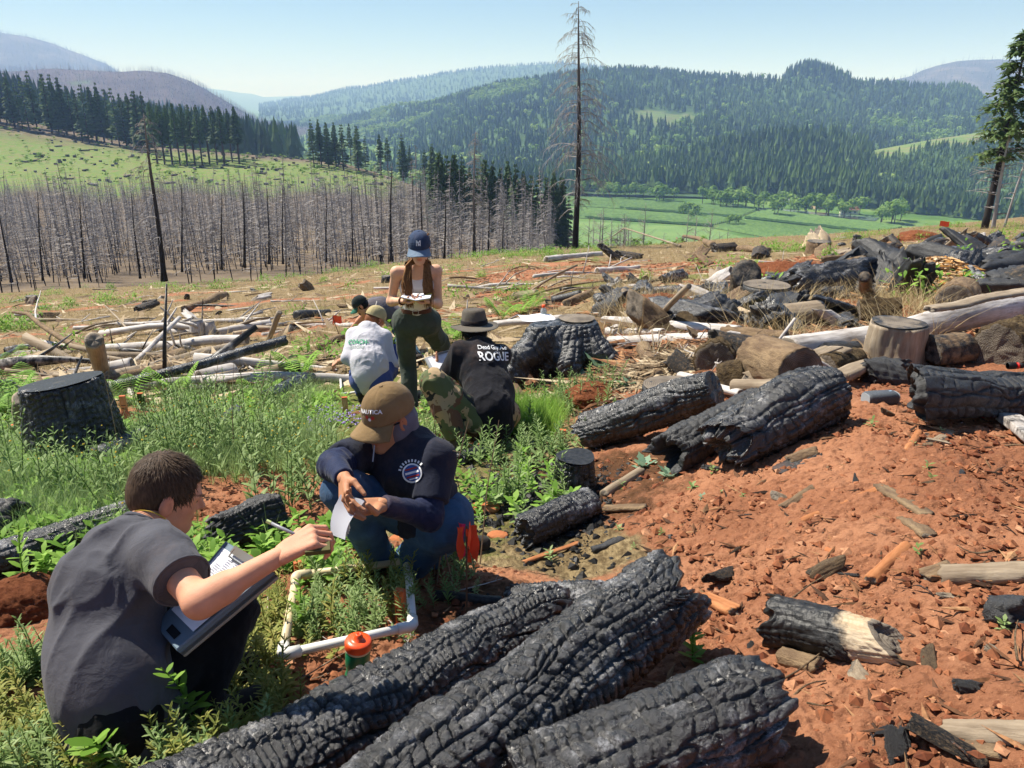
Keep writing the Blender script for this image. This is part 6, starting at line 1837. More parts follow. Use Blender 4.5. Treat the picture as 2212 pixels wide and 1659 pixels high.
def disc_mesh(r, r0=0.0, n=32, sub=3):
 V = []; F = []
 for k in range(sub + 1):
  rr = r0 + (r - r0) * k / sub
  V += [[rr * math.cos(t), rr * math.sin(t), 0] for t in np.arange(n) * 2 * math.pi / n]
 for k in range(sub):
  for j in range(n): F.append([k * n + j, (k + 1) * n + j, (k + 1) * n + (j + 1) % n, k * n + (j + 1) % n])
 return new_mesh('disc', np.array(V), np.array(F)), np.array(V)
def quadgrid(P00, P10, P11, P01, nu=2, nv=2, bend=None):
 u, v = np.meshgrid(np.linspace(0, 1, nu), np.linspace(0, 1, nv), indexing='ij'); u, v = u[..., None], v[..., None]
 S = P00 * (1 - u) * (1 - v) + P10 * u * (1 - v) + P11 * u * v + P01 * (1 - u) * v
 if bend is not None: S = S + bend(u, v)
 i, j = np.meshgrid(np.arange(nu - 1), np.arange(nv - 1), indexing='ij')
 q = np.stack([i * nv + j, (i + 1) * nv + j, (i + 1) * nv + j + 1, i * nv + j + 1], -1).reshape(-1, 4)
 return S.reshape(-1, 3), q
def slab_from(corners, thick, bev=.004):
 """a plate from its four top corners, thickness downwards along its normal"""
 c = np.array(corners); n = unit(np.cross(c[1] - c[0], c[3] - c[0])); m = c.mean(0)
 ins = c + (m - c) / np.linalg.norm(m - c, axis=1)[:, None] * bev
 V = np.concatenate([ins, c - n * bev, c - n * (thick - bev), ins - n * thick])
 q = [[0, 1, 2, 3], [15, 14, 13, 12]]
 for r in range(3):
  for k in range(4): q.append([r * 4 + k, (r + 1) * 4 + k, (r + 1) * 4 + (k + 1) % 4, r * 4 + (k + 1) % 4])
 return V, np.array(q), n
SKIN = [m_skin('fair sunburnt skin', hexc('d3997a')), m_skin('tanned skin', hexc('b98563')), m_skin('light skin', hexc('dfae90')), m_skin('warm skin', hexc('cf9a78')), m_skin('reddened skin', hexc('d59a7c'))]
FAB = {
 'grey tee': m_cloth('washed charcoal cotton', hexc('45454b'), hexc('55555b')),
 'black': m_cloth('black cotton', hexc('15151a'), hexc('202026')),
 'black pants': m_cloth('black trousers', hexc('0f0f11'), hexc('18181b')),
 'navy tee': m_cloth('faded navy cotton', hexc('1c1f2c'), hexc('2b2e3b')),
 'navy sleeve': m_cloth('navy stretch sleeve', hexc('151b36'), hexc('1f2846'), rough=.6),
 'jeans': m_cloth('blue denim', hexc('2c4663'), hexc('4a6a8a'), 9, 900),
 'brown cap': m_cloth('washed brown canvas', hexc('6f5a3c'), hexc('8a7250')),
 'gaiter': m_cloth('grey neck gaiter', hexc('5f5d6a'), hexc('75737f')),
 'white top': m_cloth('white ribbed cotton', hexc('e2dcd8'), hexc('f0ebe8')),
 'olive': m_cloth('dark olive work trousers', hexc('3c433c'), hexc('4d554b')),
 'navy cap': m_cloth('washed navy denim cap', hexc('26344c'), hexc('3a4a66')),
 'denim brim': m_cloth('washed blue denim brim', hexc('5f7186'), hexc('76889b')),
 'coach': m_cloth('pale grey jersey', hexc('b9b7bd'), hexc('cac8cd')),
 'indigo': m_cloth('slate blue trousers', hexc('3c4a7c'), hexc('4a598c')),
 'khaki cap': m_cloth('khaki cap cloth', hexc('a89a70'), hexc('bcae84')),
 'dark cap': m_cloth('dark green-black cap', hexc('1e2526'), hexc('2a3332')),
 'green brim': m_cloth('green brim cloth', hexc('1f5a48'), hexc('2a6a56')),
 'mauve tee': m_cloth('faded grey tee', hexc('55535a'), hexc('66636a')),
 'teal': m_cloth('teal trousers', hexc('24485c'), hexc('31586c')),
 'hat': m_cloth('waxed brown-grey hat cloth', hexc('4f4a42'), hexc('6a645a'), 4),
 'boots': m_cloth('dark boots', hexc('2c2a28'), hexc('423d38')),
 'belt': m_cloth('brown leather', hexc('4a2c20'), hexc('5e3a2a'), rough=.5),
 'paper': simple('white paper', hexc('e9e9ee'), rough=.8),
 'print': simple('white ink', hexc('e6e6e6'), rough=.8),
 'green ink': simple('green ink', hexc('4aa078'), rough=.8),
 'grey ink': simple('grey ink', hexc('8a9a92'), rough=.8),
 'red ink': simple('red thread', hexc('a8382c'), rough=.8), 'blue ink': simple('blue ink', hexc('3a5a98'), rough=.8),
 'text ink': simple('black print', hexc('a8a8b4'), rough=.8),
 'yellow cover': simple('mustard book cover', hexc('c8a63c'), rough=.6),
 'olive cover': simple('dark olive notebook cover', hexc('4d4a24'), hexc('5c5830'), 90, .6),
 'case': simple('blue grey plastic', hexc('5d6f7d'), hexc('687a88'), 4, .45, spec=.4),
 'case side': simple('grey plastic edge', hexc('8e8a80'), hexc('9c988e'), 4, .5),
 'metal': simple('clip steel', hexc('b8b4aa'), rough=.3), 'dark hole': simple('dark recess', hexc('14161a'), rough=.8),
 'glass lens': simple('amber lens', hexc('7a3a10'), rough=.1, spec=.6),
 'light grey case': simple('pale grey plastic', hexc('a8aaad'), hexc('b4b6b9'), 4, .5),
}
FAB['metal'].node_tree.nodes['Principled BSDF'].inputs['Metallic'].default_value = .9
HAIR = [m_hair('short dark brown hair', hexc('33271d'), hexc('5a4838')), m_hair('long brown hair', hexc('5f4128'), hexc('9a7048')), m_hair('black hair', hexc('0c0b0c'), hexc('1a181a')), m_hair('auburn hair', hexc('6a3f26'), hexc('8a5a38'))]
t_ = NT('woodland camouflage'); _p = t_.coord('Object')
n1 = t_.noise(_p, 7, 3, .5, .6); n2 = t_.noise(t_.map(_p, (1, 1, 1), (1, 2, 3)), 8, 3, .5, .8); n3 = t_.noise(t_.map(_p, (1, 1, 1), (3, 1, 2)), 9, 3, .5, .8)
cc = t_.mix(t_.ramp(n1, [(.49, 0.), (.50, 1.)]), hexc('a8906c'), hexc('59603c'))
cc = t_.mix(t_.ramp(n2, [(.55, 0.), (.56, 1.)]), cc, hexc('6e4c36')); cc = t_.mix(t_.ramp(n3, [(.60, 0.), (.61, 1.)]), cc, hexc('232622'))
t_.base(cc); t_.rough(.9); t_.bump(t_.noise(_p, 500, 2), .2, .002); FAB['camo'] = t_.m
def spread_legs(J, f, w=.09):
 rt = unit(np.cross(unit([f[0], f[1], 0]), [0, 0, 1]))
 J['hipR'] = J['pelvis'] + rt * w - [0, 0, .02]; J['hipL'] = J['pelvis'] - rt * w - [0, 0, .02]
# ---- man with the clipboard case, seen from behind
def man_front():
 f = unit([.70, .71, 0]); J = {}
 J['pelvis'] = G(238, 1490, .17)
 J['pelvis'] = R(238, 1490, 2.04)
 J['belly'] = R(215, 1405, 2.05); J['chest'] = R(248, 1268, 2.10); J['neck'] = R(306, 1150, 2.16)
 hc = R(360, 1068, 2.24)
 J['shR'] = R(348, 1200, 2.02); J['shL'] = R(232, 1185, 2.30)
 J['elR'] = R(432, 1300, 1.89); J['wrR'] = R(602, 1202, 1.93)
 J['elL'] = R(310, 1330, 2.34); J['wrL'] = R(425, 1290, 2.36)
 spread_legs(J, f)
 J['knR'] = R(498, 1318, 2.20); J['anR'] = G(425, 1530, .08)
 J['knL'] = R(450, 1265, 2.40); J['anL'] = G(420, 1450, .08)
 fh = unit([.80, .50, -.42]); H = frame3(fh)
 dv = unit(J['wrR'] - J['elR'])
 hand = hand_prims(J['wrR'] + dv * .01, dv + [.05, 0, .05], np.array([.1, .35, -.95]), True, (.75, .85, .9, .9), .8, 1.0)
 dl = unit(J['wrL'] - J['elL'])
 handL = hand_prims(J['wrL'] + dl * .01, dl, np.array([.3, -.4, .8]), False, (.5, .5, .5, .5), .4)
 e = person('man in grey tee squatting with clipboard case and pencil, back to the camera', J, SKIN[0], (hc, H), [hand, handL], .007)
 P = torso_prims(J, f, (.14, .13, .142, .073), .88, .004)
 lb = unit(J['belly'] - J['chest'])
 P.append(('cap', J['pelvis'] + [0.03, 0, .03], J['pelvis'] + [.05, -.03, -.10], .160, .155, {'k': .06}))
 for a in 'RL':
  m = J['sh' + a] * .42 + J['el' + a] * .58
  P.append(('cap', J['sh' + a], m, .070, .072, {'k': .04, 'cut': True}))
 V, F = sdf_mesh(P, .0075, .05)
 V = cloth(V, F, .012, [0.4, 0.3, 1], 3, 11, 2)
 sh = add_mesh('shirt', V, F, FAB['grey tee'], e)
 col = MB(); th = np.linspace(0, 6.283, 25); ax = unit(hc - J['neck']); A, B, _ = frame_of(ax)
 c0 = J['neck'] * .72 + hc * .28 - f * .0
 col.tube([c0 - ax * .015 + .062 * (math.cos(t) * A + math.sin(t) * B) for t in th], .007, 6); col.build('collar', FAB['grey tee'], sh, True)
 for a in 'R':
  m = J['sh' + a] * .42 + J['el' + a] * .58; ax = unit(J['elR'] - J['shR']); A, B, _ = frame_of(ax); mb = MB()
  mb.tube([m - ax * .004 + .0715 * (math.cos(t) * A + math.sin(t) * B) for t in th], .004, 5); mb.build('sleeve_hem', FAB['grey tee'], sh, True)
 V, F = sdf_mesh(leg_prims(J, .012), .009, .04); V = cloth(V, F, .006, [0, 0, 1], 5)
 add_mesh('trousers', V, F, FAB['black pants'], e)
 for a in 'LR': shoe(J, a, f, FAB['boots'], e)
 def reg(p): return p[2] > -.055 + 1.0 * max(p[1] - .015, 0) * 1.0 + (.03 if abs(p[0]) > .066 and p[1] > -.03 else 0) and not (p[1] > .055 and p[2] < .075)
 cap = [('ell', hc + H[2] * .040 - H[1] * .016, (.0775, .0955, .087), H), ('ell', hc + H[2] * -.012 - H[1] * .050, (.066, .056, .062), H, None, {'k': .03}), ('ell', hc + H[1] * .115 + H[2] * -.03, (.12, .085, .085), H, None, {'sub': True, 'k': .02})]
 V, F = sdf_mesh(cap, .006, .03); n = vnormals(V, F); V = V + n * (.0012 * fbm(V[:, 0] * 60, V[:, 1] * 60, V[:, 2] * 60, 2, 4))[:, None]
 hr = add_mesh('hair', V, F, HAIR[0], e)
 strands('hair_strands', hc, H, HAIR[0], hr, 8000, 5, .019, region=reg, flow=lambda p: unit(np.array([p[0], p[1] + .055, (p[2] - .125) * 1.2])), rad=(.079, .097, .089), zc=.038, stand=.10, width=.0010)['kind'] = 'stuff'
 nk = MB(); ax = unit(hc - J['neck']); A, B, _ = frame_of(ax); c0 = J['neck'] * .55 + hc * .45
 nk.tube([c0 - ax * .02 + .0545 * (math.cos(t) * A + math.sin(t) * B) - H[2] * .012 * math.cos(t) for t in th], .0016, 4); nk.build('necklace', FAB['yellow cover'], e)
 kd = 2.04
 c = [R(487, 1168, kd + .17), R(586, 1232, kd - .02), R(380, 1404, kd - .09)]
 pn_ = np.cross(c[1] - c[0], c[2] - c[0]); r_ = ray(334, 1352); c.append(EYE + r_ * (np.dot(c[0] - EYE, pn_) / np.dot(r_, pn_)))
 V, q, n = slab_from(c, .032)
 bx = empty('clipboard_case', np.mean(c, 0), 'blue-grey clipboard storage case resting on the knees of the man in grey tee', 'clipboard')
 if np.dot(n, EYE - np.mean(c, 0)) < 0:
  c = [c[0], c[3], c[2], c[1]]; V, q, n = slab_from(c, .032)
  def PT(u, v, h=0): return c[0] * (1 - u) * (1 - v) + c[3] * u * (1 - v) + c[2] * u * v + c[1] * (1 - u) * v + n * h
 else:
  def PT(u, v, h=0): return c[0] * (1 - u) * (1 - v) + c[1] * u * (1 - v) + c[2] * u * v + c[3] * (1 - u) * v + n * h
 obj('lid', V[:12].copy(), q[:1].tolist() and [q[[0]], q[2:10]], FAB['case'], bx)
 V2, q2, _ = slab_from([x - n * .012 for x in c], .026); obj('tray', V2, q2, FAB['case side'], bx)
 S, qq = quadgrid(PT(.06, .07, .002), PT(.94, .07, .002), PT(.97, .80, .006), PT(.10, .80, .003), 6, 8)
 o = obj('paper', S, [qq], FAB['paper'], bx)
 if np.dot(np.cross(S[qq[0][1]] - S[qq[0][0]], S[qq[0][3]] - S[qq[0][0]]), n) < 0: pass
 mb = MB(); rg = np.random.default_rng(3)
 for i in range(26):
  v = .13 + .023 * i
  x0 = .16 if i > 3 else .30
  if 17 < i < 21: continue
  w = .60 * (.75 + .25 * rg.random()) if i < 17 else .32
  for seg in range(3):
   a0 = x0 + w * seg / 3; a1 = a0 + w / 3 * (.7 + .25 * rg.random())
   mb.add([PT(a0, v, .0075), PT(a1, v, .0075), PT(a1, v + .009, .0075), PT(a0, v + .009, .0075)], np.array([[0, 1, 2, 3]]))
 mb.build('printed_lines', FAB['text ink'], bx)['kind'] = 'stuff'
 V2, q2, _ = slab_from([PT(.30, -.005, .012), PT(.97, -.005, .012), PT(.97, .075, .009), PT(.30, .075, .009)], .006, .002); obj('clip', V2, q2, FAB['metal'], bx)
 mb = MB(); mb.tube([PT(.34, .02, .017), PT(.34, .11, .013), PT(.85, .11, .013), PT(.85, .02, .017)], .003, 6); mb.build('clip_wire', FAB['metal'], bx)
 S, qq = quadgrid(PT(.38, .88, .0015), PT(.75, .88, .0015), PT(.75, .955, .0015), PT(.38, .955, .0015), 2, 2); obj('handle_slot', S, qq, FAB['dark hole'], bx)
 tip = J['wrR'] + dv * .105 + np.array([0, 0, -.03]); back = R(590, 1132, proj(J['wrR'])[2] + .02)
 pe = empty('pencil', tip, 'mechanical pencil in the hand of the man in grey tee', 'pencil')
 ax = unit(back - tip); mb = MB(); mb.tube([tip + ax * .015, tip + ax * .13], .0042, 8); mb.build('barrel', simple('silver grey barrel', hexc('8a8c92'), rough=.35), pe, True)
 mb = MB(); mb.tube([tip, tip + ax * .016], [.001, .004], 8); mb.build('tip', FAB['dark hole'], pe)
 mb = MB(); mb.tube([tip + ax * .13, tip + ax * .142], .0048, 8); mb.build('eraser', simple('pale green eraser', hexc('c8d890')), pe)
 d0 = proj(J['wrR'])[2] + .03
 nb = empty('field_notebook', R(690, 1175, d0), 'closed olive notebook with white label held out by the man in grey tee', 'notebook')
 c2 = [R(655, 1162, d0 + .03), R(712, 1150, d0 + .05), R(715, 1196, d0 - .03), R(660, 1202, d0 - .05)]
 V2, q2, nn = slab_from(c2, .012, .001); obj('cover', V2, q2, FAB['olive cover'], nb)
 if np.dot(nn, EYE - c2[0]) < 0: nn = -nn
 m = lambda u, v, h: c2[0] * (1 - u) * (1 - v) + c2[1] * u * (1 - v) + c2[2] * u * v + c2[3] * (1 - u) * v + nn * h
 S, qq = quadgrid(m(.35, .35, .002), m(.78, .33, .002), m(.78, .92, .002), m(.36, .92, .002)); obj('label', S, qq, FAB['paper'], nb)
 up = unit((c2[0] + c2[1]) - (c2[2] + c2[3]))
 V2, q2, _ = slab_from([c2[0] + up * .004 + nn * .002, c2[1] + up * .004 + nn * .002, c2[1] - nn * .010 + up * .004, c2[0] - nn * .01 + up * .004], .004, .0005); obj('page_edge', V2, q2, FAB['paper'], nb)
man_front()
# ---- man in brown cap kneeling, reading
def man_cap():
 f = unit([-.60, -.80, 0]); J = {}
 J['knL'] = G(893, 1212, .07)
 J['pelvis'] = G(918, 1096, .33)
 J['belly'] = R(908, 1050, 3.02); J['chest'] = R(886, 1012, 2.98); J['neck'] = R(876, 952, 2.98); hc = R(838, 905, 2.90)
 J['shR'] = R(790, 972, 3.04); J['shL'] = R(942, 992, 2.88)
 dk = 2.90
 J['wrR'] = R(744, 1034, 2.62); J['elR'] = R(722, 1006, 2.82)
 J['wrL'] = R(824, 1090, 2.64); J['elL'] = R(926, 1116, 2.80)
 spread_legs(J, f)
 J['anR'] = G(818, 1200, .08); J['knR'] = R(742, 1062, 2.84)
 J['anL'] = G(965, 1165, .07)
 fh = unit([-.64, -.66, -.24]); H = frame3(fh)
 hands = []
 dR = unit(np.array(R(744, 1090, dk - .36)) - J['wrR']); hands.append(hand_prims(J['wrR'], dR, np.array([.7, .1, -.3]), True, (.35, .35, .4, .45), .35))
 dL = unit(np.array(R(756, 1098, dk - .34)) - J['wrL']); hands.append(hand_prims(J['wrL'], dL, np.array([0, -.35, .9]), False, (.35, .4, .45, .5), .5))
 e = person('man in brown cap and grey neck gaiter kneeling on one knee and reading a notebook', J, SKIN[1], (hc, H), hands, .007)
 P = torso_prims(J, f, (.128, .128, .145, .078), .80, .006)
 for a in 'RL':
  m = J['sh' + a] * .25 + J['el' + a] * .75
  P.append(('cap', J['sh' + a], m, .074, .070, {'k': .04, 'cut': True}))
 P.append(('cap', J['pelvis'], J['pelvis'] - f * .02 + [0, 0, -.05], .132, .12, {'k': .05}))
 V, F = sdf_mesh(P, .0078, .05); V = cloth(V, F, .009, [.3, 0, 1], 13, 13)
 sh = add_mesh('shirt', V, F, FAB['navy tee'], e)
 P = []
 for a in 'RL':
  m = J['sh' + a] * .45 + J['el' + a] * .55; w = J['el' + a] * .03 + J['wr' + a] * .97
  P += [('cap', m, J['el' + a], .055, .050, {'k': .02}), ('cap', J['el' + a], w, .050, .036, {'k': .03, 'cut': True})]
 V, F = sdf_mesh(P, .007, .02); V = cloth(V, F, .006, [0, 0, 1], 17, 22, 1)
 add_mesh('undersleeves', V, F, FAB['navy sleeve'], e)
 V, F = sdf_mesh(leg_prims(J, .014), .0085, .04); V = cloth(V, F, .008, [0, 0, 1], 15)
 add_mesh('jeans', V, F, FAB['jeans'], e)
 for a in 'LR': shoe(J, a, f if a == 'R' else [1, .3, 0], FAB['boots'], e)
 P = [('cap', J['neck'] - [0, 0, .005], J['neck'] * .5 + hc * .5, .082, .078, {'k': .04}), ('ell', hc - H[1] * .030 - H[2] * .018, (.088, .082, .088), H, None, {'k': .03}), ('ell', hc + H[1] * .085 - H[2] * .01, (.062, .072, .095), H, None, {'sub': True, 'k': .02})]
 V, F = sdf_mesh(P, .0065, .03); V = cloth(V, F, .007, H[0], 19, 26, 1)
 add_mesh('neck_gaiter', V, F, FAB['gaiter'], e)
 hat = cap_hat(hc + H[2] * .004, H, FAB['brown cap'], FAB['brown cap'], e, 1.05, brimlen=.066)
 bv = bvh_of([hat])
 Rc = frame3(fh); ctr = hc + H[1] * .08 + H[2] * .075 - H[0] * .026
 nn = unit(H[1] * .9 + H[2] * .35 - H[0] * .35)
 decal_text('NAUTICA', .021, ctr + H[2] * .012, nn, H[2], bv, FAB['print'], hat, bold=.0006)
 for k, (dx, dz, m) in enumerate([(-.012, -.010, 'red ink'), (.012, -.010, 'red ink'), (0, -.018, 'print')]):
  me, V = disc_mesh(.007 if k < 2 else .006, 0, 12, 1); decal_mesh(me, V, ctr - H[0] * -dx + H[2] * dz, nn, H[2], bv, FAB[m], hat, 'badge', .0025 + .001 * k)
 for sx in (-1, 1):
  c = hc + H[0] * .030 * sx + H[1] * .088 + H[2] * .006
  V, F = sdf_mesh([('ell', c, (.025, .006, .019), H)], .004, .005); add_mesh('lens', V, F, FAB['glass lens'], e)
 for sx in (-1, 1):
  mb = MB(); mb.tube([hc + H[0] * .055 * sx + H[1] * .08 + H[2] * .012, hc + H[0] * .082 * sx - H[1] * .01 + H[2] * .01], .003, 5); mb.build('spectacle_temple', FAB['dark hole'], e)
 bs = bvh_of([sh]); c = R(890, 1022, dk - .1); nn = unit(EYE - c); up = unit(UPV * .95 - RGT * .25)
 for k, (ra, rb, m) in enumerate([(.036, .030, 'print'), (.029, .0, 'blue ink')]):
  me, V = disc_mesh(ra, rb, 28, 3); decal_mesh(me, V, c, nn, up, bs, FAB[m], sh, 'shirt_print', .003 + .001 * k)
 for (dy, h, w, m) in [(.016, .006, .044, 'red ink'), (.002, .008, .050, 'print'), (-.012, .006, .046, 'red ink'), (-.021, .004, .03, 'print')]:
  S, q = quadgrid(np.array([-w / 2, dy - h / 2, 0]), np.array([w / 2, dy - h / 2, 0]), np.array([w / 2, dy + h / 2, 0]), np.array([-w / 2, dy + h / 2, 0]), 6, 3)
  decal_mesh(new_mesh('bar', S, q), S, c, nn, up, bs, FAB[m], sh, 'shirt_print', .0055)
 for k in range(9):
  th = math.radians(150 - 15 * k); ctr_ = np.array([math.cos(th), math.sin(th), 0]) * .046; tn = np.array([-math.sin(th), math.cos(th), 0]); rn = np.array([math.cos(th), math.sin(th), 0])
  S, q = quadgrid(ctr_ - tn * .003 - rn * .005, ctr_ + tn * .003 - rn * .005, ctr_ + tn * .003 + rn * .005, ctr_ - tn * .003 + rn * .005)
  decal_mesh(new_mesh('mark', S, q), S, c, nn, up, bs, FAB['print'], sh, 'shirt_print', .004)
 nb = empty('notebook', R(745, 1100, dk - .35), 'soft white notebook with curling pages in the hands of the man in brown cap', 'notebook')
 for k in range(5):
  a0 = R(735 + 3 * k, 1068, dk - .345 + .004 * k); a1 = R(788 - 2 * k, 1082 - k, dk - .365 + .004 * k)
  b0 = R(716 + 5 * k, 1155 - 4 * k, dk - .33 + .012 * k); b1 = R(746 + 3 * k, 1166 - 6 * k, dk - .365 + .012 * k)
  S, q = quadgrid(a0, a1, b1, b0, 5, 9, bend=lambda u, v: (np.sin(v * math.pi) * (.014 + .004 * k)) * np.array([-.8, .2, .4]) + np.sin(v * 6 + k) * .003 * np.array([1., 0, 0]))
  o = obj('page', S, q, FAB['paper'], nb, True)
 pen = empty('pen', hc, 'thin clear pen hanging from the lips of the man in brown cap', 'pen')
 m0 = hc + H[1] * .088 - H[2] * .057 - H[0] * .005; m1 = m0 + np.array([-.01, -.03, -.085])
 mb = MB(); mb.tube([m0, m0 * .25 + m1 * .75], .0028, 6); mb.build('barrel', simple('clear pen plastic', hexc('b8bcc4'), rough=.15), pen)
 mb = MB(); mb.tube([m0 * .25 + m1 * .75, m1], .0034, 6); mb.build('pen_cap', FAB['dark hole'], pen)
man_cap()
# ---- woman standing, reading
def woman_standing():
 f = unit([.06, -1, 0]); J = {}; s = .95
 a0 = G(890, 884, .07); J['anR'] = a0
 d0 = proj(a0)[2]
 J['pelvis'] = R(898, 690, d0 - .27)
 hgt = J['pelvis'][2] - gz(J['pelvis'][0], J['pelvis'][1])
 dp = proj(J['pelvis'])[2]
 up = np.array([0, 0, 1.])
 J['belly'] = Jl(899, 660, J['pelvis'], .13, False); J['chest'] = Jl(900, 615, J['belly'], .20, False)
 J['neck'] = Jl(904, 574, J['chest'], .185, False); hc = Jl(906, 537, J['neck'], .155, False)
 J['shR'] = Jl(857, 588, J['neck'], .175, True); J['shL'] = Jl(942, 585, J['neck'], .165, True)
 J['wrR'] = R(872, 650, proj(J['chest'])[2] - .16); J['wrL'] = R(927, 651, proj(J['chest'])[2] - .16)
 J['elR'] = ik_px(J['shR'], J['wrR'], .265, .235, 845, 643); J['elL'] = ik_px(J['shL'], J['wrL'], .265, .235, 947, 646)
 spread_legs(J, f, .085)
 J['anL'] = G(1003, 838, .07)
 J['knR'] = ik_px(J['hipR'], J['anR'], .41, .40, 879, 775); J['knL'] = ik_px(J['hipL'], J['anL'], .42, .42, 975, 742)
 fh = unit([.05, -.95, -.24]); H = frame3(fh)
 hands = [hand_prims(J['wrR'], np.array([.8, -.5, .02]), np.array([.2, -.1, .95]), True, (.35, .4, .45, .5), .5, .92), hand_prims(J['wrL'], np.array([-.8, -.5, .02]), np.array([-.2, -.1, .95]), False, (.35, .4, .45, .5), .5, .92)]
 e = person('young woman in white tank top and navy cap standing and reading a yellow notebook', J, SKIN[2], (hc, H), hands, .009, .92)
 P = [('cap', J['belly'] - [0, 0, .015], J['chest'], .100, .122, {'k': .06, 'sq': (f, .9)}), ('cap', J['chest'], J['chest'] + up * .055, .124, .114, {'k': .05, 'sq': (f, .9)})]
 for sx in (-1, 1): P.append(('ell', J['chest'] + np.array([.055 * sx, -.075, -.01]), (.058, .05, .055), np.eye(3), None, {'k': .04}))
 P.append(('cap', J['chest'] + [0, .3, .24], J['chest'] + [0, -.3, .20], .115, .115, {'sub': True, 'k': .02}))
 V, F = sdf_mesh(P, .0085, .04); V = cloth(V, F, .0035, [1, 0, 0], 23, 18, 2)
 top = add_mesh('tank_top', V, F, FAB['white top'], e)
 for sx, q in ((-1, 'R'), (1, 'L')):
  mb = MB(); mb.tube([J['chest'] + [.075 * sx, -.085, .05], J['chest'] + [.085 * sx, -.05, .13], J['sh' + q] * .55 + J['neck'] * .45 + [0, 0, .052], J['chest'] + [.085 * sx, .07, .10]], .009, 6); mb.build('strap', FAB['black'], top, True)
 P = leg_prims(J, .014, .9, 1.02); P.append(('cap', J['pelvis'], J['belly'] - [0, 0, .02], .115, .108, {'k': .05, 'cut': True, 'sq': (f, .78)}))
 V, F = sdf_mesh(P, .009, .04); V = cloth(V, F, .007, [0, 0, 1], 25, 14)
 tr = add_mesh('trousers', V, F, FAB['olive'], e)
 rt = unit(np.cross(f, up)); bc = J['belly'] - [0, 0, .03]
 th = np.linspace(0, 2 * math.pi, 33); V = []
 for t in th[:-1]:
  for z in (-.017, .017): V.append(bc + rt * .124 * math.cos(t) + f * .098 * math.sin(t) + up * z)
 n = 32; q = [[2 * k, 2 * ((k + 1) % n), 2 * ((k + 1) % n) + 1, 2 * k + 1] for k in range(n)]
 bl = obj('belt', np.array(V), np.array(q), FAB['belt'], e, True)
 mb = MB(); bb = bc + f * .103 - rt * .0; mb.tube([bb + rt * .024 * math.cos(t) + up * .021 * math.sin(t) for t in np.linspace(0, 6.283, 17)], .0035, 5); mb.build('buckle', FAB['metal'], bl)
 for a in 'LR': shoe(J, a, f, FAB['boots'], e, .95)
 r = np.random.default_rng(9); mb = MB()
 for k in range(400):
  sd = 1 if k % 2 else -1
  p0 = hc + H[0] * sd * (.066 + .014 * r.random()) + H[1] * (.02 - .07 * r.random()) + H[2] * (.02 + .03 * r.normal())
  x = sd * (.048 + .042 * r.random()); L = .17 + .13 * r.random()
  fr = r.random() < .72
  ctr = J['neck'] + rt * 0
  p1 = ctr + np.array([-x * rt[0] * -1 if False else 0, 0, 0]) + np.array([1, 0, 0]) * x + f * ((.075 + .02 * r.random()) if fr else -.06) + up * (.02)
  p2 = ctr + np.array([1, 0, 0]) * (x * (1.0 + .2 * r.random()) + .008 * r.normal()) + f * ((.13 + .02 * r.random()) if fr else -.09) - up * (L * .45)
  p3 = ctr + np.array([1, 0, 0]) * (x * (.85 + .4 * r.random()) + .012 * r.normal()) + f * ((.135 + .025 * r.random()) if fr else -.10) - up * L
  w = .003 + .003 * r.random()
  mb.tube([p0, p1, p2, p3], [w, w * 1.1, w, w * .3], 3, False)
 mb.build('hair', HAIR[1], e, True)
 hat = cap_hat(hc + H[2] * .002, H, FAB['navy cap'], FAB['denim brim'], e, 1.02, brimlen=.07)
 bv = bvh_of([hat]); ctr = hc + H[1] * .09 + H[2] * .078; nn = unit(H[1] * .9 + H[2] * .45)
 decal_text('N', .050, ctr, nn, H[2], bv, FAB['print'], hat, 'badge', bold=.0008); decal_text('Y', .056, ctr + H[2] * .003, nn, H[2], bv, FAB['print'], hat, 'badge', bold=.0008, off=.0042)
 mb = MB(); c = J['wrR'] * .9 + J['elR'] * .1; A, B, _ = frame_of(J['elR'] - J['wrR']); mb.tube([c + .029 * (math.cos(t) * A + math.sin(t) * B) for t in np.linspace(0, 6.283, 13)], .007, 6); mb.build('bracelet', FAB['belt'], e, True)
 d = proj(J['wrR'])[2] - .08
 bk = empty('open_book', R(902, 645, d), 'open notebook with mustard cover in the hands of the standing woman', 'book')
 a, b, c_, dd_ = R(866, 641, d - .0), R(898, 648, d - .05), R(906, 634, d + .09), R(876, 630, d + .1)
 V2, q2, n_ = slab_from([a, b, c_, dd_], .008, .001); obj('left_page', V2, q2, FAB['paper'], bk)
 V2, q2, _ = slab_from([a - n_ * .009, b - n_ * .009, c_ - n_ * .009, dd_ - n_ * .009], .005, .001); obj('cover', V2, q2, FAB['yellow cover'], bk)
 a, b, c_, dd_ = R(898, 648, d - .05), R(929, 643, d - .03), R(934, 631, d + .05), R(908, 634, d + .09)
 V2, q2, n_ = slab_from([a, b, c_, dd_], .008, .001); obj('right_page', V2, q2, FAB['paper'], bk)
 V2, q2, _ = slab_from([a - n_ * .009, b - n_ * .009, c_ - n_ * .009 + UPV * .02, dd_ - n_ * .009], .005, .001); obj('cover', V2, q2, FAB['yellow cover'], bk)
 return J
woman_standing()
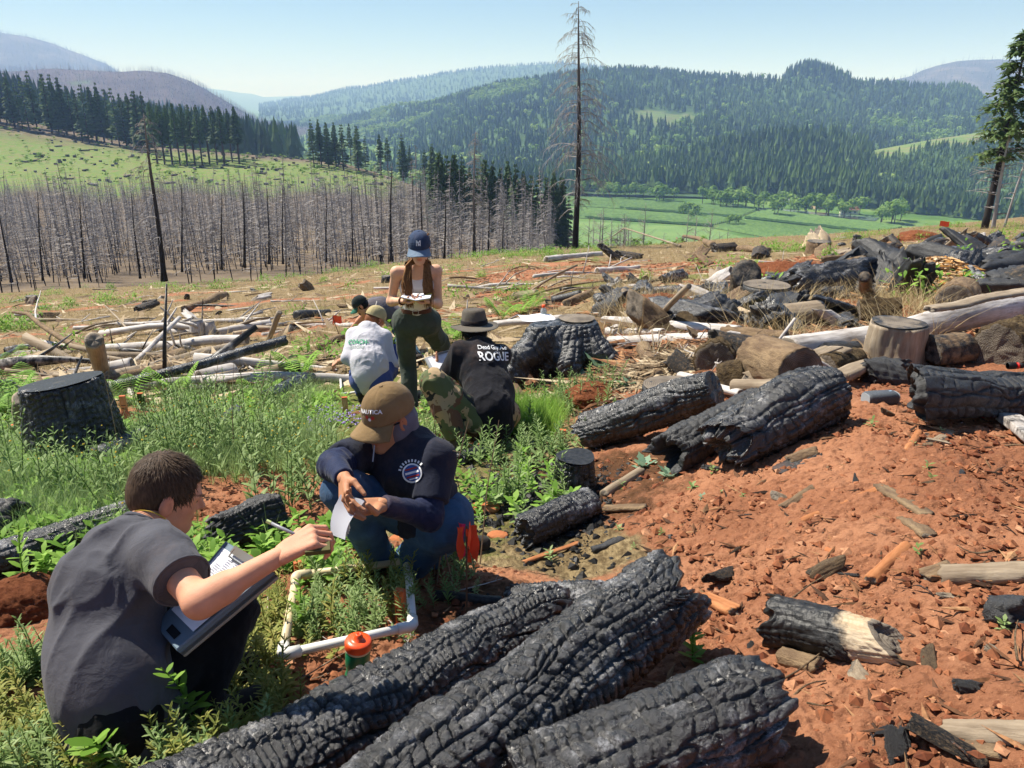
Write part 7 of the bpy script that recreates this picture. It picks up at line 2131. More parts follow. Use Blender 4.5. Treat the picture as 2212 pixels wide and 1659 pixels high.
# ---- man in the brimmed hat, squatting
def man_hat():
 f = unit([-.50, .86, 0]); J = {}
 J['pelvis'] = G(1058, 893, .24)
 J['belly'] = Jl(1058, 852, J['pelvis'], .16, True); J['chest'] = Jl(1042, 798, J['belly'], .21, True)
 J['neck'] = Jl(1030, 743, J['chest'], .205, True); hc = Jl(1024, 708, J['neck'], .15, True)
 J['shL'] = Jl(993, 765, J['neck'], .18, False); J['shR'] = Jl(1082, 768, J['neck'], .19, False)
 dk = proj(J['chest'])[2]
 J['wrL'] = R(940, 800, dk + .28); J['elL'] = ik_px(J['shL'], J['wrL'], .285, .26, 957, 822)
 J['wrR'] = R(985, 800, dk + .42); J['elR'] = ik_px(J['shR'], J['wrR'], .285, .26, 1060, 820)
 spread_legs(J, f)
 J['anL'] = G(990, 948, .09); J['anR'] = G(1040, 930, .09)
 J['knL'] = ik_px(J['hipL'], J['anL'], .43, .42, 938, 836); J['knR'] = ik_px(J['hipR'], J['anR'], .43, .42, 1010, 845)
 H = frame3(unit([-.35, .85, -.35]))
 hands = [hand_prims(J['wrL'], np.array([-.1, .6, .5]), np.array([.9, .3, .1]), False, (.5, .6, .7, .8), -.3, 1.0)]
 e = person('man in black printed tee, camouflage trousers and brimmed hat squatting, back to the camera', J, SKIN[3], (hc, H), hands, .009)
 P = torso_prims(J, f, (.165, .165, .165, .085), .80, .004)
 P.append(('cap', J['pelvis'] + [0, 0, .02], J['pelvis'] - f * .03 + [0, 0, -.06], .17, .15, {'k': .06}))
 for a in 'RL':
  m = J['sh' + a] * .38 + J['el' + a] * .62; P.append(('cap', J['sh' + a], m, .076, .074, {'k': .04, 'cut': True}))
 V, F = sdf_mesh(P, .0095, .05); V = cloth(V, F, .008, [.2, 0, 1], 33, 12)
 sh = add_mesh('shirt', V, F, FAB['black'], e)
 V, F = sdf_mesh(leg_prims(J, .020, 1.0, 1.08), .0095, .04); V = cloth(V, F, .009, [0, 0, 1], 35)
 add_mesh('trousers', V, F, FAB['camo'], e)
 for a in 'LR': shoe(J, a, f, FAB['boots'], e, 1.1, 'boot')
 bs = bvh_of([sh]); d0 = proj(J['chest'])[2]
 c = R(1060, 764, d0); nn = unit(np.array([.32, -.9, .30])); up = unit(np.array([.05, .2, 1]))
 decal_text('Dead Guy Ale', .042, c + up * .044, nn, up, bs, FAB['print'], sh, bold=.0006, shear=.1, spacing=.96)
 decal_text('ROGUE', .088, c - up * .022, nn, up, bs, FAB['print'], sh, bold=.0016, sx=.86)
 def lathe(prof, nm, wav=0.0, mat=FAB['hat'], par=None, n=48):
  th = np.arange(n) * 2 * math.pi / n; V = []
  for k, (r_, z_) in enumerate(prof):
   ex = r_ * np.cos(th); ey = r_ * np.sin(th) * 1.12
   wz = z_ + wav * np.clip((r_ - .10) / .08, 0, 1) * (np.cos(th * 2) * .8 + .3 * np.sin(th * 3))
   V.append(hc + ex[:, None] * Hh[0] + (ey - .01)[:, None] * Hh[1] + wz[:, None] * Hh[2])
  m = len(prof); i, j = np.meshgrid(np.arange(m - 1), np.arange(n), indexing='ij')
  q = np.stack([i * n + j, i * n + (j + 1) % n, (i + 1) * n + (j + 1) % n, (i + 1) * n + j], -1).reshape(-1, 4)
  return obj(nm, np.concatenate(V), q, mat, par, True)
 Hh = frame3(unit([-.40, .88, -.12]))
 hat = lathe([(.001, .135), (.03, .137), (.055, .141), (.072, .138), (.083, .12), (.089, .08), (.093, .045), (.096, .028)], 'hat', par=e)
 lathe([(.094, .030), (.115, .022), (.15, .014), (.172, .010), (.174, .006), (.170, .005), (.11, .014), (.09, .022)], 'hat_brim', .016, par=hat)
 lathe([(.0945, .062), (.0975, .060), (.0985, .032), (.097, .029)], 'hat_band', mat=FAB['black'], par=hat)
 def reg(p): return p[2] < .03
 cap = [('ell', hc - H[1] * .022 + H[2] * .0, (.088, .095, .09), H), ('cap', hc - H[1] * .05, hc - H[1] * .065 - H[2] * .085, .075, .058, {'k': .03}), ('ell', hc + H[1] * .10, (.09, .08, .12), H, None, {'sub': True, 'k': .02})]
 V, F = sdf_mesh(cap, .008, .03); hr = add_mesh('hair', V, F, HAIR[2], e)
 strands('hair_strands', hc, H, HAIR[2], hr, 1500, 6, .08, region=reg, flow=lambda p: np.array([p[0] * 2, -.2, -1]), rad=(.09, .10, .092), zc=.02, stand=.15, width=.003, s=1.0)['kind'] = 'stuff'
 d = proj(J['wrL'])[2]
 bx = empty('clipboard_case', R(985, 795, d), 'pale clipboard case with white sheets held by the man in the hat', 'clipboard')
 c = [R(918, 772, d - .02), R(985, 752, d + .10), R(1018, 815, d - .04), R(952, 838, d - .16)]
 V2, q2, n = slab_from(c, .028)
 if np.dot(n, EYE - c[0]) < 0: c = [c[0], c[3], c[2], c[1]]; V2, q2, n = slab_from(c, .028)
 obj('case', V2, q2, FAB['light grey case'], bx)
 M_ = lambda u, v, h=0.003: c[0] * (1 - u) * (1 - v) + c[1] * u * (1 - v) + c[2] * u * v + c[3] * (1 - u) * v + n * h
 S, q = quadgrid(M_(.06, .06), M_(.94, .06), M_(.94, .8), M_(.06, .8), 3, 3); obj('paper', S, q, FAB['paper'], bx)
 mb = MB(); mb.tube([M_(.04, .2, .01), M_(.04, .8, .01)], .006, 6); mb.build('clip', FAB['metal'], bx)
man_hat()
# ---- woman in the pale hooded jersey, squatting
def woman_coach():
 f = unit([.38, .92, 0]); J = {}; s = .95
 J['pelvis'] = G(800, 818, .24)
 J['belly'] = Jl(797, 785, J['pelvis'], .14, True); J['chest'] = Jl(794, 745, J['belly'], .20, True)
 J['neck'] = Jl(800, 708, J['chest'], .18, True); hc = Jl(812, 690, J['neck'], .13, True)
 J['shL'] = Jl(764, 724, J['neck'], .165, False); J['shR'] = Jl(830, 728, J['neck'], .165, False)
 dk = proj(J['chest'])[2]
 J['wrR'] = R(850, 762, dk + .22); J['elR'] = ik_px(J['shR'], J['wrR'], .26, .23, 846, 782)
 J['wrL'] = R(732, 780, dk + .12); J['elL'] = ik_px(J['shL'], J['wrL'], .26, .24, 752, 768)
 spread_legs(J, f, .085)
 J['anL'] = G(786, 852, .08); J['anR'] = G(822, 848, .08)
 J['knL'] = ik_px(J['hipL'], J['anL'], .40, .40, 770, 800); J['knR'] = ik_px(J['hipR'], J['anR'], .40, .40, 845, 795)
 H = frame3(unit([.62, .62, -.48]))
 hands = [hand_prims(J['wrR'], np.array([.3, .7, .2]), np.array([-.3, .2, -.9]), True, (.7, .8, .8, .8), .7, .92), hand_prims(J['wrL'], np.array([-.7, .3, -.5]), np.array([.3, .3, -.8]), False, (.5, .5, .5, .5), .4, .92)]
 e = person('woman in pale grey hooded jersey and slate blue trousers squatting, back to the camera', J, SKIN[4], (hc, H), hands, .009, .92)
 P = torso_prims(J, f, (.15, .15, .15, .075), .82, .006)
 P.append(('cap', J['pelvis'] + [0, 0, .06], J['belly'], .155, .15, {'k': .05}))
 for a in 'RL': P += [('cap', J['sh' + a], J['el' + a], .066, .056, {'k': .04}), ('cap', J['el' + a], J['el' + a] * (.06 if a == 'R' else .75) + J['wr' + a] * (.94 if a == 'R' else .25), .056, .040, {'k': .03, 'cut': True})]
 P.append(('cap', J['neck'] - f * .07 + [0, 0, .005], J['neck'] - f * .095 - [0, 0, .07], .07, .05, {'k': .02}))
 V, F = sdf_mesh(P, .0095, .05); V = cloth(V, F, .009, [.2, 0, 1], 43, 13)
 sh = add_mesh('hooded_jersey', V, F, FAB['coach'], e)
 V, F = sdf_mesh(leg_prims(J, .016, 1.0, 1.05), .0095, .04); V = cloth(V, F, .006, [0, 0, 1], 45)
 add_mesh('trousers', V, F, FAB['indigo'], e)
 for a in 'LR': shoe(J, a, f, FAB['boots'], e, .95)
 bs = bvh_of([sh]); c = R(788, 741, dk); nn = unit(np.array([-.25, -.9, .35])); up = np.array([.0, .25, 1.])
 decal_text('COACH-', .058, c, nn, up, bs, FAB['green ink'], sh, bold=.0018, off=.007)
 decal_text('2017-2018', .040, c - unit(up) * .050, nn, up, bs, FAB['grey ink'], sh, bold=.0004, off=.007)
 cap_hat(hc, H, FAB['khaki cap'], FAB['khaki cap'], e, 1.03)
 V, F = sdf_mesh([('ell', hc - H[1] * .03 - H[2] * .01, (.08, .08, .07), H), ('cap', hc - H[1] * .08 - H[2] * .0, hc - H[1] * .10 - H[2] * .06, .025, .02, {'k': .02})], .008, .02); add_mesh('hair', V, F, HAIR[3], e)
 d = proj(J['wrR'])[2]
 bx = empty('clipboard_case', R(858, 775, d), 'blue-edged clipboard with paper on the lap of the squatting woman', 'clipboard')
 c = [R(838, 760, d + .08), R(868, 752, d + .18), R(880, 778, d + .05), R(850, 792, d - .05)]
 V2, q2, n = slab_from(c, .025)
 if np.dot(n, EYE - c[0]) < 0: c = [c[0], c[3], c[2], c[1]]; V2, q2, n = slab_from(c, .025)
 obj('case', V2, q2, FAB['case'], bx)
 M_ = lambda u, v, h=0.003: c[0] * (1 - u) * (1 - v) + c[1] * u * (1 - v) + c[2] * u * v + c[3] * (1 - u) * v + n * h
 S, q = quadgrid(M_(.06, .06), M_(.94, .06), M_(.94, .9), M_(.06, .9), 3, 3); obj('paper', S, q, FAB['paper'], bx)
 pe = empty('pen', J['wrR'], 'dark pen in the hand of the squatting woman', 'pen')
 mb = MB(); mb.tube([J['wrR'] + [.03, .09, -.02], R(851, 740, d + .02)], .006, 6); mb.build('barrel', FAB['dark hole'], pe)
woman_coach()
# ---- man bending over behind them
def man_bending():
 f = unit([-.95, .25, 0]); J = {}
 g = G(880, 768); d = proj(g)[2]
 J['pelvis'] = R(872, 704, d); J['belly'] = Jl(850, 682, J['pelvis'], .16, False); J['chest'] = Jl(824, 666, J['belly'], .20, False)
 J['neck'] = Jl(800, 664, J['chest'], .17, False); hc = Jl(779, 660, J['neck'], .15, False)
 J['shL'] = Jl(818, 680, J['neck'], .18, False); J['shR'] = Jl(806, 655, J['neck'], .17, True)
 J['wrL'] = R(768, 720, d - .1); J['elL'] = ik_px(J['shL'], J['wrL'], .28, .26, 800, 722)
 J['wrR'] = R(757, 712, d + .15); J['elR'] = ik_px(J['shR'], J['wrR'], .28, .26, 785, 700)
 spread_legs(J, f)
 J['anL'] = G(900, 772, .08); J['anR'] = G(862, 768, .08)
 J['knL'] = ik_px(J['hipL'], J['anL'], .43, .42, 838, 730); J['knR'] = ik_px(J['hipR'], J['anR'], .43, .42, 830, 728)
 H = frame3(unit([-.80, -.12, -.60]))
 hands = [hand_prims(J['wrR'], np.array([-.6, 0, -.6]), np.array([.4, 0, -.8]), True, (.5, .5, .5, .5), .4), hand_prims(J['wrL'], np.array([-.5, 0, -.7]), np.array([.6, 0, -.6]), False, (.5, .5, .5, .5), .4)]
 e = person('man in grey tee and dark green cap bending low to the ground behind the others', J, SKIN[0], (hc, H), hands, .010)
 P = torso_prims(J, np.cross(unit(J['chest'] - J['pelvis']), [0, 1, 0]), (.15, .15, .16, .085), .85, .004)
 for a in 'RL':
  m = J['sh' + a] * .4 + J['el' + a] * .6; P.append(('cap', J['sh' + a], m, .074, .07, {'k': .04, 'cut': True}))
 V, F = sdf_mesh(P, .0105, .05); V = cloth(V, F, .008, [1, 0, .3], 53, 12)
 add_mesh('shirt', V, F, FAB['mauve tee'], e)
 V, F = sdf_mesh(leg_prims(J, .018), .0105, .04); V = cloth(V, F, .008, [0, 0, 1], 55)
 add_mesh('trousers', V, F, FAB['teal'], e)
 for a in 'LR': shoe(J, a, f, FAB['boots'], e)
 cap_hat(hc, H, FAB['dark cap'], FAB['green brim'], e, 1.04)
 V, F = sdf_mesh([('ell', hc - H[1] * .025 - H[2] * .005, (.081, .085, .072), H), ('ell', hc + H[1] * .06 - H[2] * .075, (.045, .035, .03), H, None, {'k': .02})], .008, .02); add_mesh('hair', V, F, HAIR[2], e)
man_bending()
# ------------------------------------------------------------------ field gear
MAT['pvc'] = simple('white pvc pipe', hexc('dcd9d0'), hexc('e8e6e0'), 3, .4, spec=.5)
MAT['pvc tan'] = simple('shaded cream pvc pipe', hexc('c9b48a'), hexc('d9c9a4'), 3, .5, spec=.4)  # cream copy of the white pipe, its shade put into the colour
MAT['stake'] = simple('pale stake wood', hexc('b98f5c'), hexc('d0aa78'), 6, .8, stretch=(40, 40, 4))
MAT['stake orange'] = simple('orange painted stake', hexc('b85a30'), hexc('cc7346'), 6, .75)
MAT['neon'] = simple('neon red tape', hexc('ff5030'), hexc('ff6e40'), 6, .5)
MAT['neon pink'] = simple('neon pink tape', hexc('ff3a6e'), rough=.5)
MAT['wire'] = simple('rusty wire', hexc('5a4030'), hexc('77583f'), 30, .6)
MAT['ink'] = simple('black marker', hexc('1a1a1a'), rough=.6)
MAT['red cloth'] = simple('red nylon', hexc('b01c16'), hexc('d22a20'), 6, .5)
def tube_between(name, a, b, r, mat, parent, n=12):
 mb = MB(); mb.tube([a, a * .5 + b * .5, b], r, n); return mb.build(name, mat, parent, True)
def pvc_frame(cs, label, mats, r=.0135, lift=.03):
 P = [G(x, y, lift) for x, y in cs]
 e = empty('quadrat_frame', np.mean(P, 0), label, 'frame', 'white quadrat frames')
 for k in range(4):
  a, b = P[k], P[(k + 1) % 4]; d = unit(b - a)
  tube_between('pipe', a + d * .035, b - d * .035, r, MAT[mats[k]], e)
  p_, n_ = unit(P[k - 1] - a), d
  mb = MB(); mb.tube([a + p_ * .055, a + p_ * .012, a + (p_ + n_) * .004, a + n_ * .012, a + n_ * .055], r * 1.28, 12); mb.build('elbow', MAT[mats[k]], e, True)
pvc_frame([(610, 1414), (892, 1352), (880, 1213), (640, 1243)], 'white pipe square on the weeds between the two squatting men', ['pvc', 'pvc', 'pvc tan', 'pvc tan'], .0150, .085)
pvc_frame([(738, 852), (842, 836), (828, 806), (735, 812)], 'white pipe square under the squatting woman in pale jersey', ['pvc'] * 4, .012)
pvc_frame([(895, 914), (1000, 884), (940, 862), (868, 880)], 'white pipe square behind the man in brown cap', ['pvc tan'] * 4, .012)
def stake(px, py, h, mat, label, w=.032, num=None, lean=(0, 0), yaw=.4):
 b = G(px, py) - [0, 0, .04]
 e = empty('survey_stake', b, label, 'stake', 'survey stakes')
 c, s = math.cos(yaw), math.sin(yaw); Rm = np.array([[c, -s, lean[0]], [s, c, lean[1]], [0, 0, 1]])
 mb = MB(); mb.box((0, 0, (h + .04) / 2), (w, w * .55, h + .04), bev=.002); V, F, A = mb.arrays()
 o = obj('post', V @ Rm.T + b, F, MAT[mat], e)
 mb = MB(); mb.box((0, 0, h + .042), (w * 1.01, w * .56, .006)); V, F, A = mb.arrays(); obj('painted_top', V @ Rm.T + b, F, MAT['stake orange'], e)
 if num:
  fr = -Rm[:, 1]; rt = Rm[:, 0]
  cen = b + Rm @ np.array([0, -w * .275, h * .62])
  cu = bpy.data.curves.new('text', 'FONT'); cu.body = num; cu.size = w * 1.15; cu.align_x = 'CENTER'; cu.align_y = 'CENTER'; cu.resolution_u = 2
  ob = bpy.data.objects.new('text', cu); COL.objects.link(ob); dg = bpy.context.evaluated_depsgraph_get(); dg.update()
  me = bpy.data.meshes.new_from_object(ob.evaluated_get(dg)); bpy.data.objects.remove(ob)
  V = np.zeros(len(me.vertices) * 3); me.vertices.foreach_get('co', V); V = V.reshape(-1, 3)
  up = unit(Rm[:, 2])
  W = cen + fr * .0015 + V[:, :1] * up * -1 + V[:, 1:2] * rt * 1
  me.vertices.foreach_set('co', (W - b).astype(np.float32).ravel()); me.update(); me.materials.clear(); me.materials.append(MAT['ink'])
  o2 = bpy.data.objects.new('number', me); COL.objects.link(o2); o2.parent = e
stake(648, 1262, .10, 'stake orange', 'orange-topped stake at the far left corner of the pipe square', yaw=.5, w=.03)
stake(868, 1352, .15, 'stake orange', 'numbered wooden stake inside the pipe square', yaw=-.3, num='266', w=.036)
stake(1210, 968, .13, 'stake', 'numbered pale stake right of the man in the hat', yaw=-.3, num='242', lean=(.08, 0), w=.045)
stake(748, 908, .20, 'stake', 'grey stake left of the man in brown cap', yaw=.2, w=.045)
stake(270, 890, .15, 'stake', 'pale stake standing in the ferns beside the left stump', yaw=.1, w=.05, num='17')
stake(309, 886, .16, 'hedge', 'dark green stake in the weeds behind the left stump', yaw=.1, w=.05)
stake(426, 1005, .14, 'stake orange', 'orange stake rising behind the head of the man in grey tee', yaw=.2, w=.045)
stake(385, 985, .13, 'stake', 'pale stake left of the orange one in the tall weeds', yaw=.0, w=.04)
stake(34, 955, .14, 'stake orange', 'reddish stake in the bracken at the left edge', yaw=.2, w=.05)
stake(1194, 938, .09, 'stake', 'short pale peg left of the pink pin flag', yaw=.7, w=.03)
def flag(px, py, ptop, h, w, mat, label, lean=0.0, droop=False):
 b = G(px, py); d = np.dot(b - EYE, FWD)
 e = empty('pin_flag', b, label, 'flag', 'marker flags')
 top = R(ptop[0], ptop[1], d); mb = MB(); mb.tube([b - [0, 0, .03], top], .0038 if d < 4 else .006, 5); mb.build('wire_stem', MAT['wire'], e)
 u = np.array([0, 0, 1.]); rt = RGT
 if droop:
  r = np.random.default_rng(4)
  for k in range(5):
   th = k * 1.2; dx = np.array([math.cos(th), math.sin(th), 0]) * .012
   S, q = quadgrid(top + dx, top + dx + rt * w * .5 * math.cos(th) + [0, w * .4 * math.sin(th), 0.004], top + dx * 1.6 + rt * w * .42 * math.cos(th + .4) - u * h * (.8 + .25 * r.random()), top + dx * 1.3 - u * h * (.85 + .2 * r.random()), 5, 10,
       bend=lambda a, v: .007 * np.sin(v * 7 + k + a * 4) * np.array([.6, .8, 0]))
   obj('ribbon', S, q, MAT['neon pink' if k == 2 else mat], e, True)
 else:
  S, q = quadgrid(top, top + rt * w, top + rt * w * 1.02 - u * h, top - u * h, 6, 5, bend=lambda a, v: .1 * w * np.sin(a * 6) * np.array([0, 1, .4]))
  obj('flag', S, q, MAT[mat], e, True)
flag(1008, 1332, (1008, 1136), .15, .06, 'neon', 'neon red tape marker on wire stem beside the foreground logs', droop=True)
flag(737, 735, (718, 682), .13, .15, 'neon', 'red square flag left of the bending man')
flag(1202, 966, (1200, 934), .08, .02, 'neon pink', 'small pink pin flag beside the numbered pale stake')
flag(2030, 512, (2031, 478), .25, .45, 'neon', 'faint red flag on the far right brow')
def lathe_part(name, base, prof, mat, parent, n=28, ax=None, smooth=True):
 th = np.arange(n) * 2 * math.pi / n; A, B, D = frame_of(ax if ax is not None else (0, 0, 1), (0, 1, 0))
 V = np.concatenate([base + D * z + r * (np.cos(th)[:, None] * A + np.sin(th)[:, None] * B) for r, z in prof])
 m = len(prof); i, j = np.meshgrid(np.arange(m - 1), np.arange(n), indexing='ij')
 q = np.stack([i * n + j, i * n + (j + 1) % n, (i + 1) * n + (j + 1) % n, (i + 1) * n + j], -1).reshape(-1, 4)
 return obj(name, V, [q, np.array([[(m - 1) * n + k for k in range(n)]])], mat, parent, smooth)
def sports_bottle():
 b = G(770, 1490); e = empty('sports_bottle', b, 'green sports bottle with orange squeeze lid behind the front log', 'bottle')
 ax = unit([.10, .0, 1]); s = 1.0
 lathe_part('bottle_body', b, [(.030, 0), (.036, .005), (.037, .06), (.033, .075), (.033, .09), (.037, .105), (.037, .15), (.035, .158)], simple('green squeeze plastic', hexc('14704a'), hexc('1b8458'), 5, .35, spec=.5), e, ax=ax)
 lathe_part('neck_ring', b, [(.0365, .152), (.038, .154), (.038, .162), (.036, .163)], simple('pale rim', hexc('e8d8b0')), e, ax=ax)
 lid = lathe_part('lid', b, [(.0385, .160), (.040, .162), (.040, .182), (.038, .187), (.024, .190), (.014, .191), (.013, .201), (.010, .203), (.010, .209), (.004, .210), (.004, .206)], simple('orange plastic', hexc('f0481c'), hexc('f8602c'), 5, .35, spec=.5), e, ax=ax)
sports_bottle()
def water_bottle():
 b = STUMP_TOP + np.array([-.30, .20, -.01]); d = np.dot(b - EYE, FWD); b = R(1174, 689, d)
 e = empty('water_bottle', b, 'clear water bottle with orange cap on the log beside the burnt stump', 'bottle')
 t = NT('bottle plastic'); t.base(hexc('c8d4da')); t.rough(.1); t.b.inputs['Transmission Weight'].default_value = .6; t.b.inputs['IOR'].default_value = 1.2
 lathe_part('bottle_body', b, [(.028, 0), (.033, .005), (.033, .035), (.030, .04), (.033, .045), (.033, .085), (.028, .105), (.015, .125), (.015, .13)], t.m, e)
 lathe_part('bottle_cap', b, [(.019, .128), (.019, .150), (.016, .153)], simple('orange cap', hexc('f05a28'), rough=.4), e)
 mb = MB(); mb.tube([R(1110, 694, d + .1), R(1174, 694, d + .02), R(1210, 690, d - .05)], [.03, .032, .03], 9); o = mb.build('peeled_log', MAT['grey'], None, True, loc=b - [0, 0, .05]); attr(o.data, 'endg', np.zeros(len(o.data.vertices))); attr(o.data, 'burn', np.zeros(len(o.data.vertices)))
 tag(o, 'pale peeled log end carrying the water bottle', 'log')
 S, q = quadgrid(R(1118, 684, d - .02), R(1190, 682, d - .02), R(1204, 694, d - .16), R(1128, 693, d - .16), 10, 8, bend=lambda u, v: np.array([0, 0, -1.]) * (.06 * np.clip(v - .55, 0, 1) ** 1.3 + .008 * np.sin(u * 7)))
 tag(obj('paper_sheets', S + [0, 0, .02], q, FAB['paper'], None, True, loc=S[0]), 'white paper sheets lying over the log by the burnt stump', 'paper')
water_bottle()
def speaker():
 a = G(1866, 876); d = np.dot(a - EYE, FWD)
 e = empty('bluetooth_speaker', a, 'grey portable speaker lying on the red soil by the hollow trunk', 'speaker')
 p0 = R(1872, 862, d); p1 = R(1930, 858, d + .03); ax = unit(p1 - p0); n = 28
 prof = lambda f, s: [(math.copysign(abs(math.cos(t)) ** .55, math.cos(t)) * .046 * s, math.copysign(abs(math.sin(t)) ** .75, math.sin(t)) * .038 * s) for t in np.arange(n) * 2 * math.pi / n]
 A, B, D = frame_of(ax)
 mk = [(-.006, .80), (0, .93), (.006, 1.), (.07, 1.01), (.134, 1.), (.140, .93), (.146, .80)]
 L = np.linalg.norm(p1 - p0) / .14
 V = np.concatenate([[p0 + ax * z * L + A * x + B * y for x, y in prof(0, s)] for z, s in mk])
 i, j = np.meshgrid(np.arange(len(mk) - 1), np.arange(n), indexing='ij'); q = np.stack([i * n + j, i * n + (j + 1) % n, (i + 1) * n + (j + 1) % n, (i + 1) * n + j], -1).reshape(-1, 4)
 t = NT('speaker grille'); p = t.coord('Object'); t.base(t.ramp(t.noise(p, 300, 2), [(.4, hexc('3a3e44')), (.6, hexc('565c63'))])); t.rough(.65)
 vo = t.n('ShaderNodeTexVoronoi'); vo.inputs['Scale'].default_value = 260; t.l(p, vo.inputs['Vector']); t.bump(vo.outputs['Distance'], .6, .003)
 obj('casing', V, q, t.m, e, True)
 for z, nm in ((-.007, 'end_cap'), (.147, 'end_cap')):
  V = np.array([p0 + ax * z * L + A * x + B * y for x, y in prof(0, .84)]); V2 = np.array([p0 + ax * (z + .004) * L + A * x + B * y for x, y in prof(0, .84)])
  qq = np.array([[k, (k + 1) % n, n + (k + 1) % n, n + k] for k in range(n)])
  obj(nm, np.concatenate([V, V2]), [qq, np.array([list(range(n))]), np.array([list(range(n, 2 * n))])], simple('pale grey end', hexc('9aa0a4'), rough=.4), e)
 c = p0 + ax * .118 * L + B * .036 - A * .02 * 0
 nn = unit(B + unit(EYE - p0) * .8)
 mb = MB(); mb.box(p0 + ax * .118 * L + B * .0385, (.016, .010, .002), np.stack([ax, A, B], 1)); mb.build('badge', simple('grey blue badge', hexc('8fa2b4')), e)
speaker()
def red_pouch():
 a = G(2095, 900); b = G(2160, 912); d = np.dot(a - EYE, FWD)
 r = np.random.default_rng(2)
 C = np.array([R(2092, 893, d), R(2112, 900, d - .02), R(2135, 902, d - .04), R(2163, 910, d - .06)])
 V, F = sdf_mesh([('cap', C[k], C[k + 1], .016, .013, {'k': .01, 'sq': ((0, 0, 1), .5)}) for k in range(3)], .005, .01)
 n = vnormals(V, F); V = V + n * (.004 * fbm(V[:, 0] * 70, V[:, 1] * 70, V[:, 2] * 70, 2, 3))[:, None]
 tag(obj('red_strap', V, F, MAT['red cloth'], None, True, loc=C[0]), 'crumpled red strap on the soil under the hollow trunk', 'strap')
 g = G(2195, 812); d = np.dot(g - EYE, FWD); p = R(2186, 790, d); e = empty('camera_mount', p, 'black gadget with red ring resting on the trunk shell at the right edge', 'gadget')
 lathe_part('barrel', p - RGT * .03, [(.020, 0), (.024, .004), (.024, .05), (.019, .055)], MAT['ink'], e, ax=RGT)
 lathe_part('ring', p + RGT * .032, [(.012, 0), (.022, .002), (.022, .010), (.012, .012)], MAT['red cloth'], e, ax=RGT)
 lathe_part('knob', p + RGT * .05, [(.014, 0), (.018, .004), (.018, .022), (.010, .026)], MAT['ink'], e, ax=RGT)
red_pouch()
MAT['orange rock'] = simple('orange clay stone', hexc('a2603a'), hexc('c07c52'), 9, .95, bump=.6, bdist=.01)
def boulder(name, label, px, py, rx, ry, rz, mat, seed, sink=.35, cat='rock', group=None, res=22, rough=.16):
 g = G(px, py); th = np.linspace(0, 2 * math.pi, 2 * res, endpoint=False); ph = np.linspace(.02, math.pi - .02, res)
 T, Pp = np.meshgrid(th, ph, indexing='ij')
 d = np.stack([np.cos(T) * np.sin(Pp), np.sin(T) * np.sin(Pp), np.cos(Pp)], -1)
 k = 1 + rough * fbm(d[..., 0] * 2 + seed, d[..., 1] * 2, d[..., 2] * 2, 4, seed) + rough * .35 * np.abs(fbm(d[..., 0] * 9, d[..., 1] * 9, d[..., 2] * 9, 3, seed))
 V = (d * k[..., None] * [rx, ry, rz]).reshape(-1, 3) + g + [0, 0, rz * (1 - 2 * sink)]
 n, m = len(th), len(ph); i, j = np.meshgrid(np.arange(n), np.arange(m - 1), indexing='ij')
 q = np.stack([i * m + j, i * m + j + 1, ((i + 1) % n) * m + j + 1, ((i + 1) % n) * m + j], -1).reshape(-1, 4)
 o = obj(name, V, q, mat, None, True, loc=g)
 return tag(o, label, cat, group)
def soil_heap(label, px, py, rx, ry, rz, seed, mat=None):
 o = boulder('soil_heap', label, px, py, rx, ry, rz, mat or MAT['heap'], seed, .42, 'soil heap', None, 60, .22)
 return o
t_ = NT('heaped red soil'); _p = t_.coord('Position')
_c = t_.ramp(t_.noise(_p, 3, 8, .7), [(.3, hexc('6e3f2a')), (.55, hexc('8d583b')), (.75, hexc('a26c4b'))]); t_.base(t_.mix(t_.ramp(t_.noise(_p, 30, 6, .7), [(.4, .7), (.6, 0.)]), _c, hexc('4f2614')))
t_.rough(.95); t_.spec(.1); t_.bump(t_.noise(_p, 50, 8, .75), 1., .02); MAT['heap'] = t_.m
soil_heap('big lump of red soil at the left edge beside the man in grey tee', 35, 1320, .17, .15, .10, 3)
soil_heap('small red soil mound under the roots of the burnt stump', 1290, 862, .28, .22, .11, 5)
soil_heap('red soil bank among the logs below the blackened log', 1430, 668, .5, .3, .16, 6)
soil_heap('heap of red soil beyond the black blocks on the right slope', 1700, 596, .9, .6, .22, 7)
soil_heap('rusty soil mound on the far right brow', 1985, 517, 1.0, .8, .35, 8)
for k, (a, b, s, lb) in enumerate([(1045, 1102, .085, 'flat orange clay stone right of the kneeling man'), (868, 1165, .055, 'orange clay stone between the kneeling man’s legs'), (1075, 1158, .05, 'small orange stone behind the neon marker'), (1385, 1068, .03, 'small stone near the small charred stump'), (2020, 560, .2, 'orange stone among black chunks on the right slope'), (1800, 1190, .03, 'pebble on the red soil above the half-burnt block'), (2100, 548, .22, 'pale orange slab among black chunks')]):
 boulder('clay_stone', lb.replace('’', "'"), a, b, s, s * .7, s * .3, MAT['orange rock'], 20 + k, .3, 'stone')
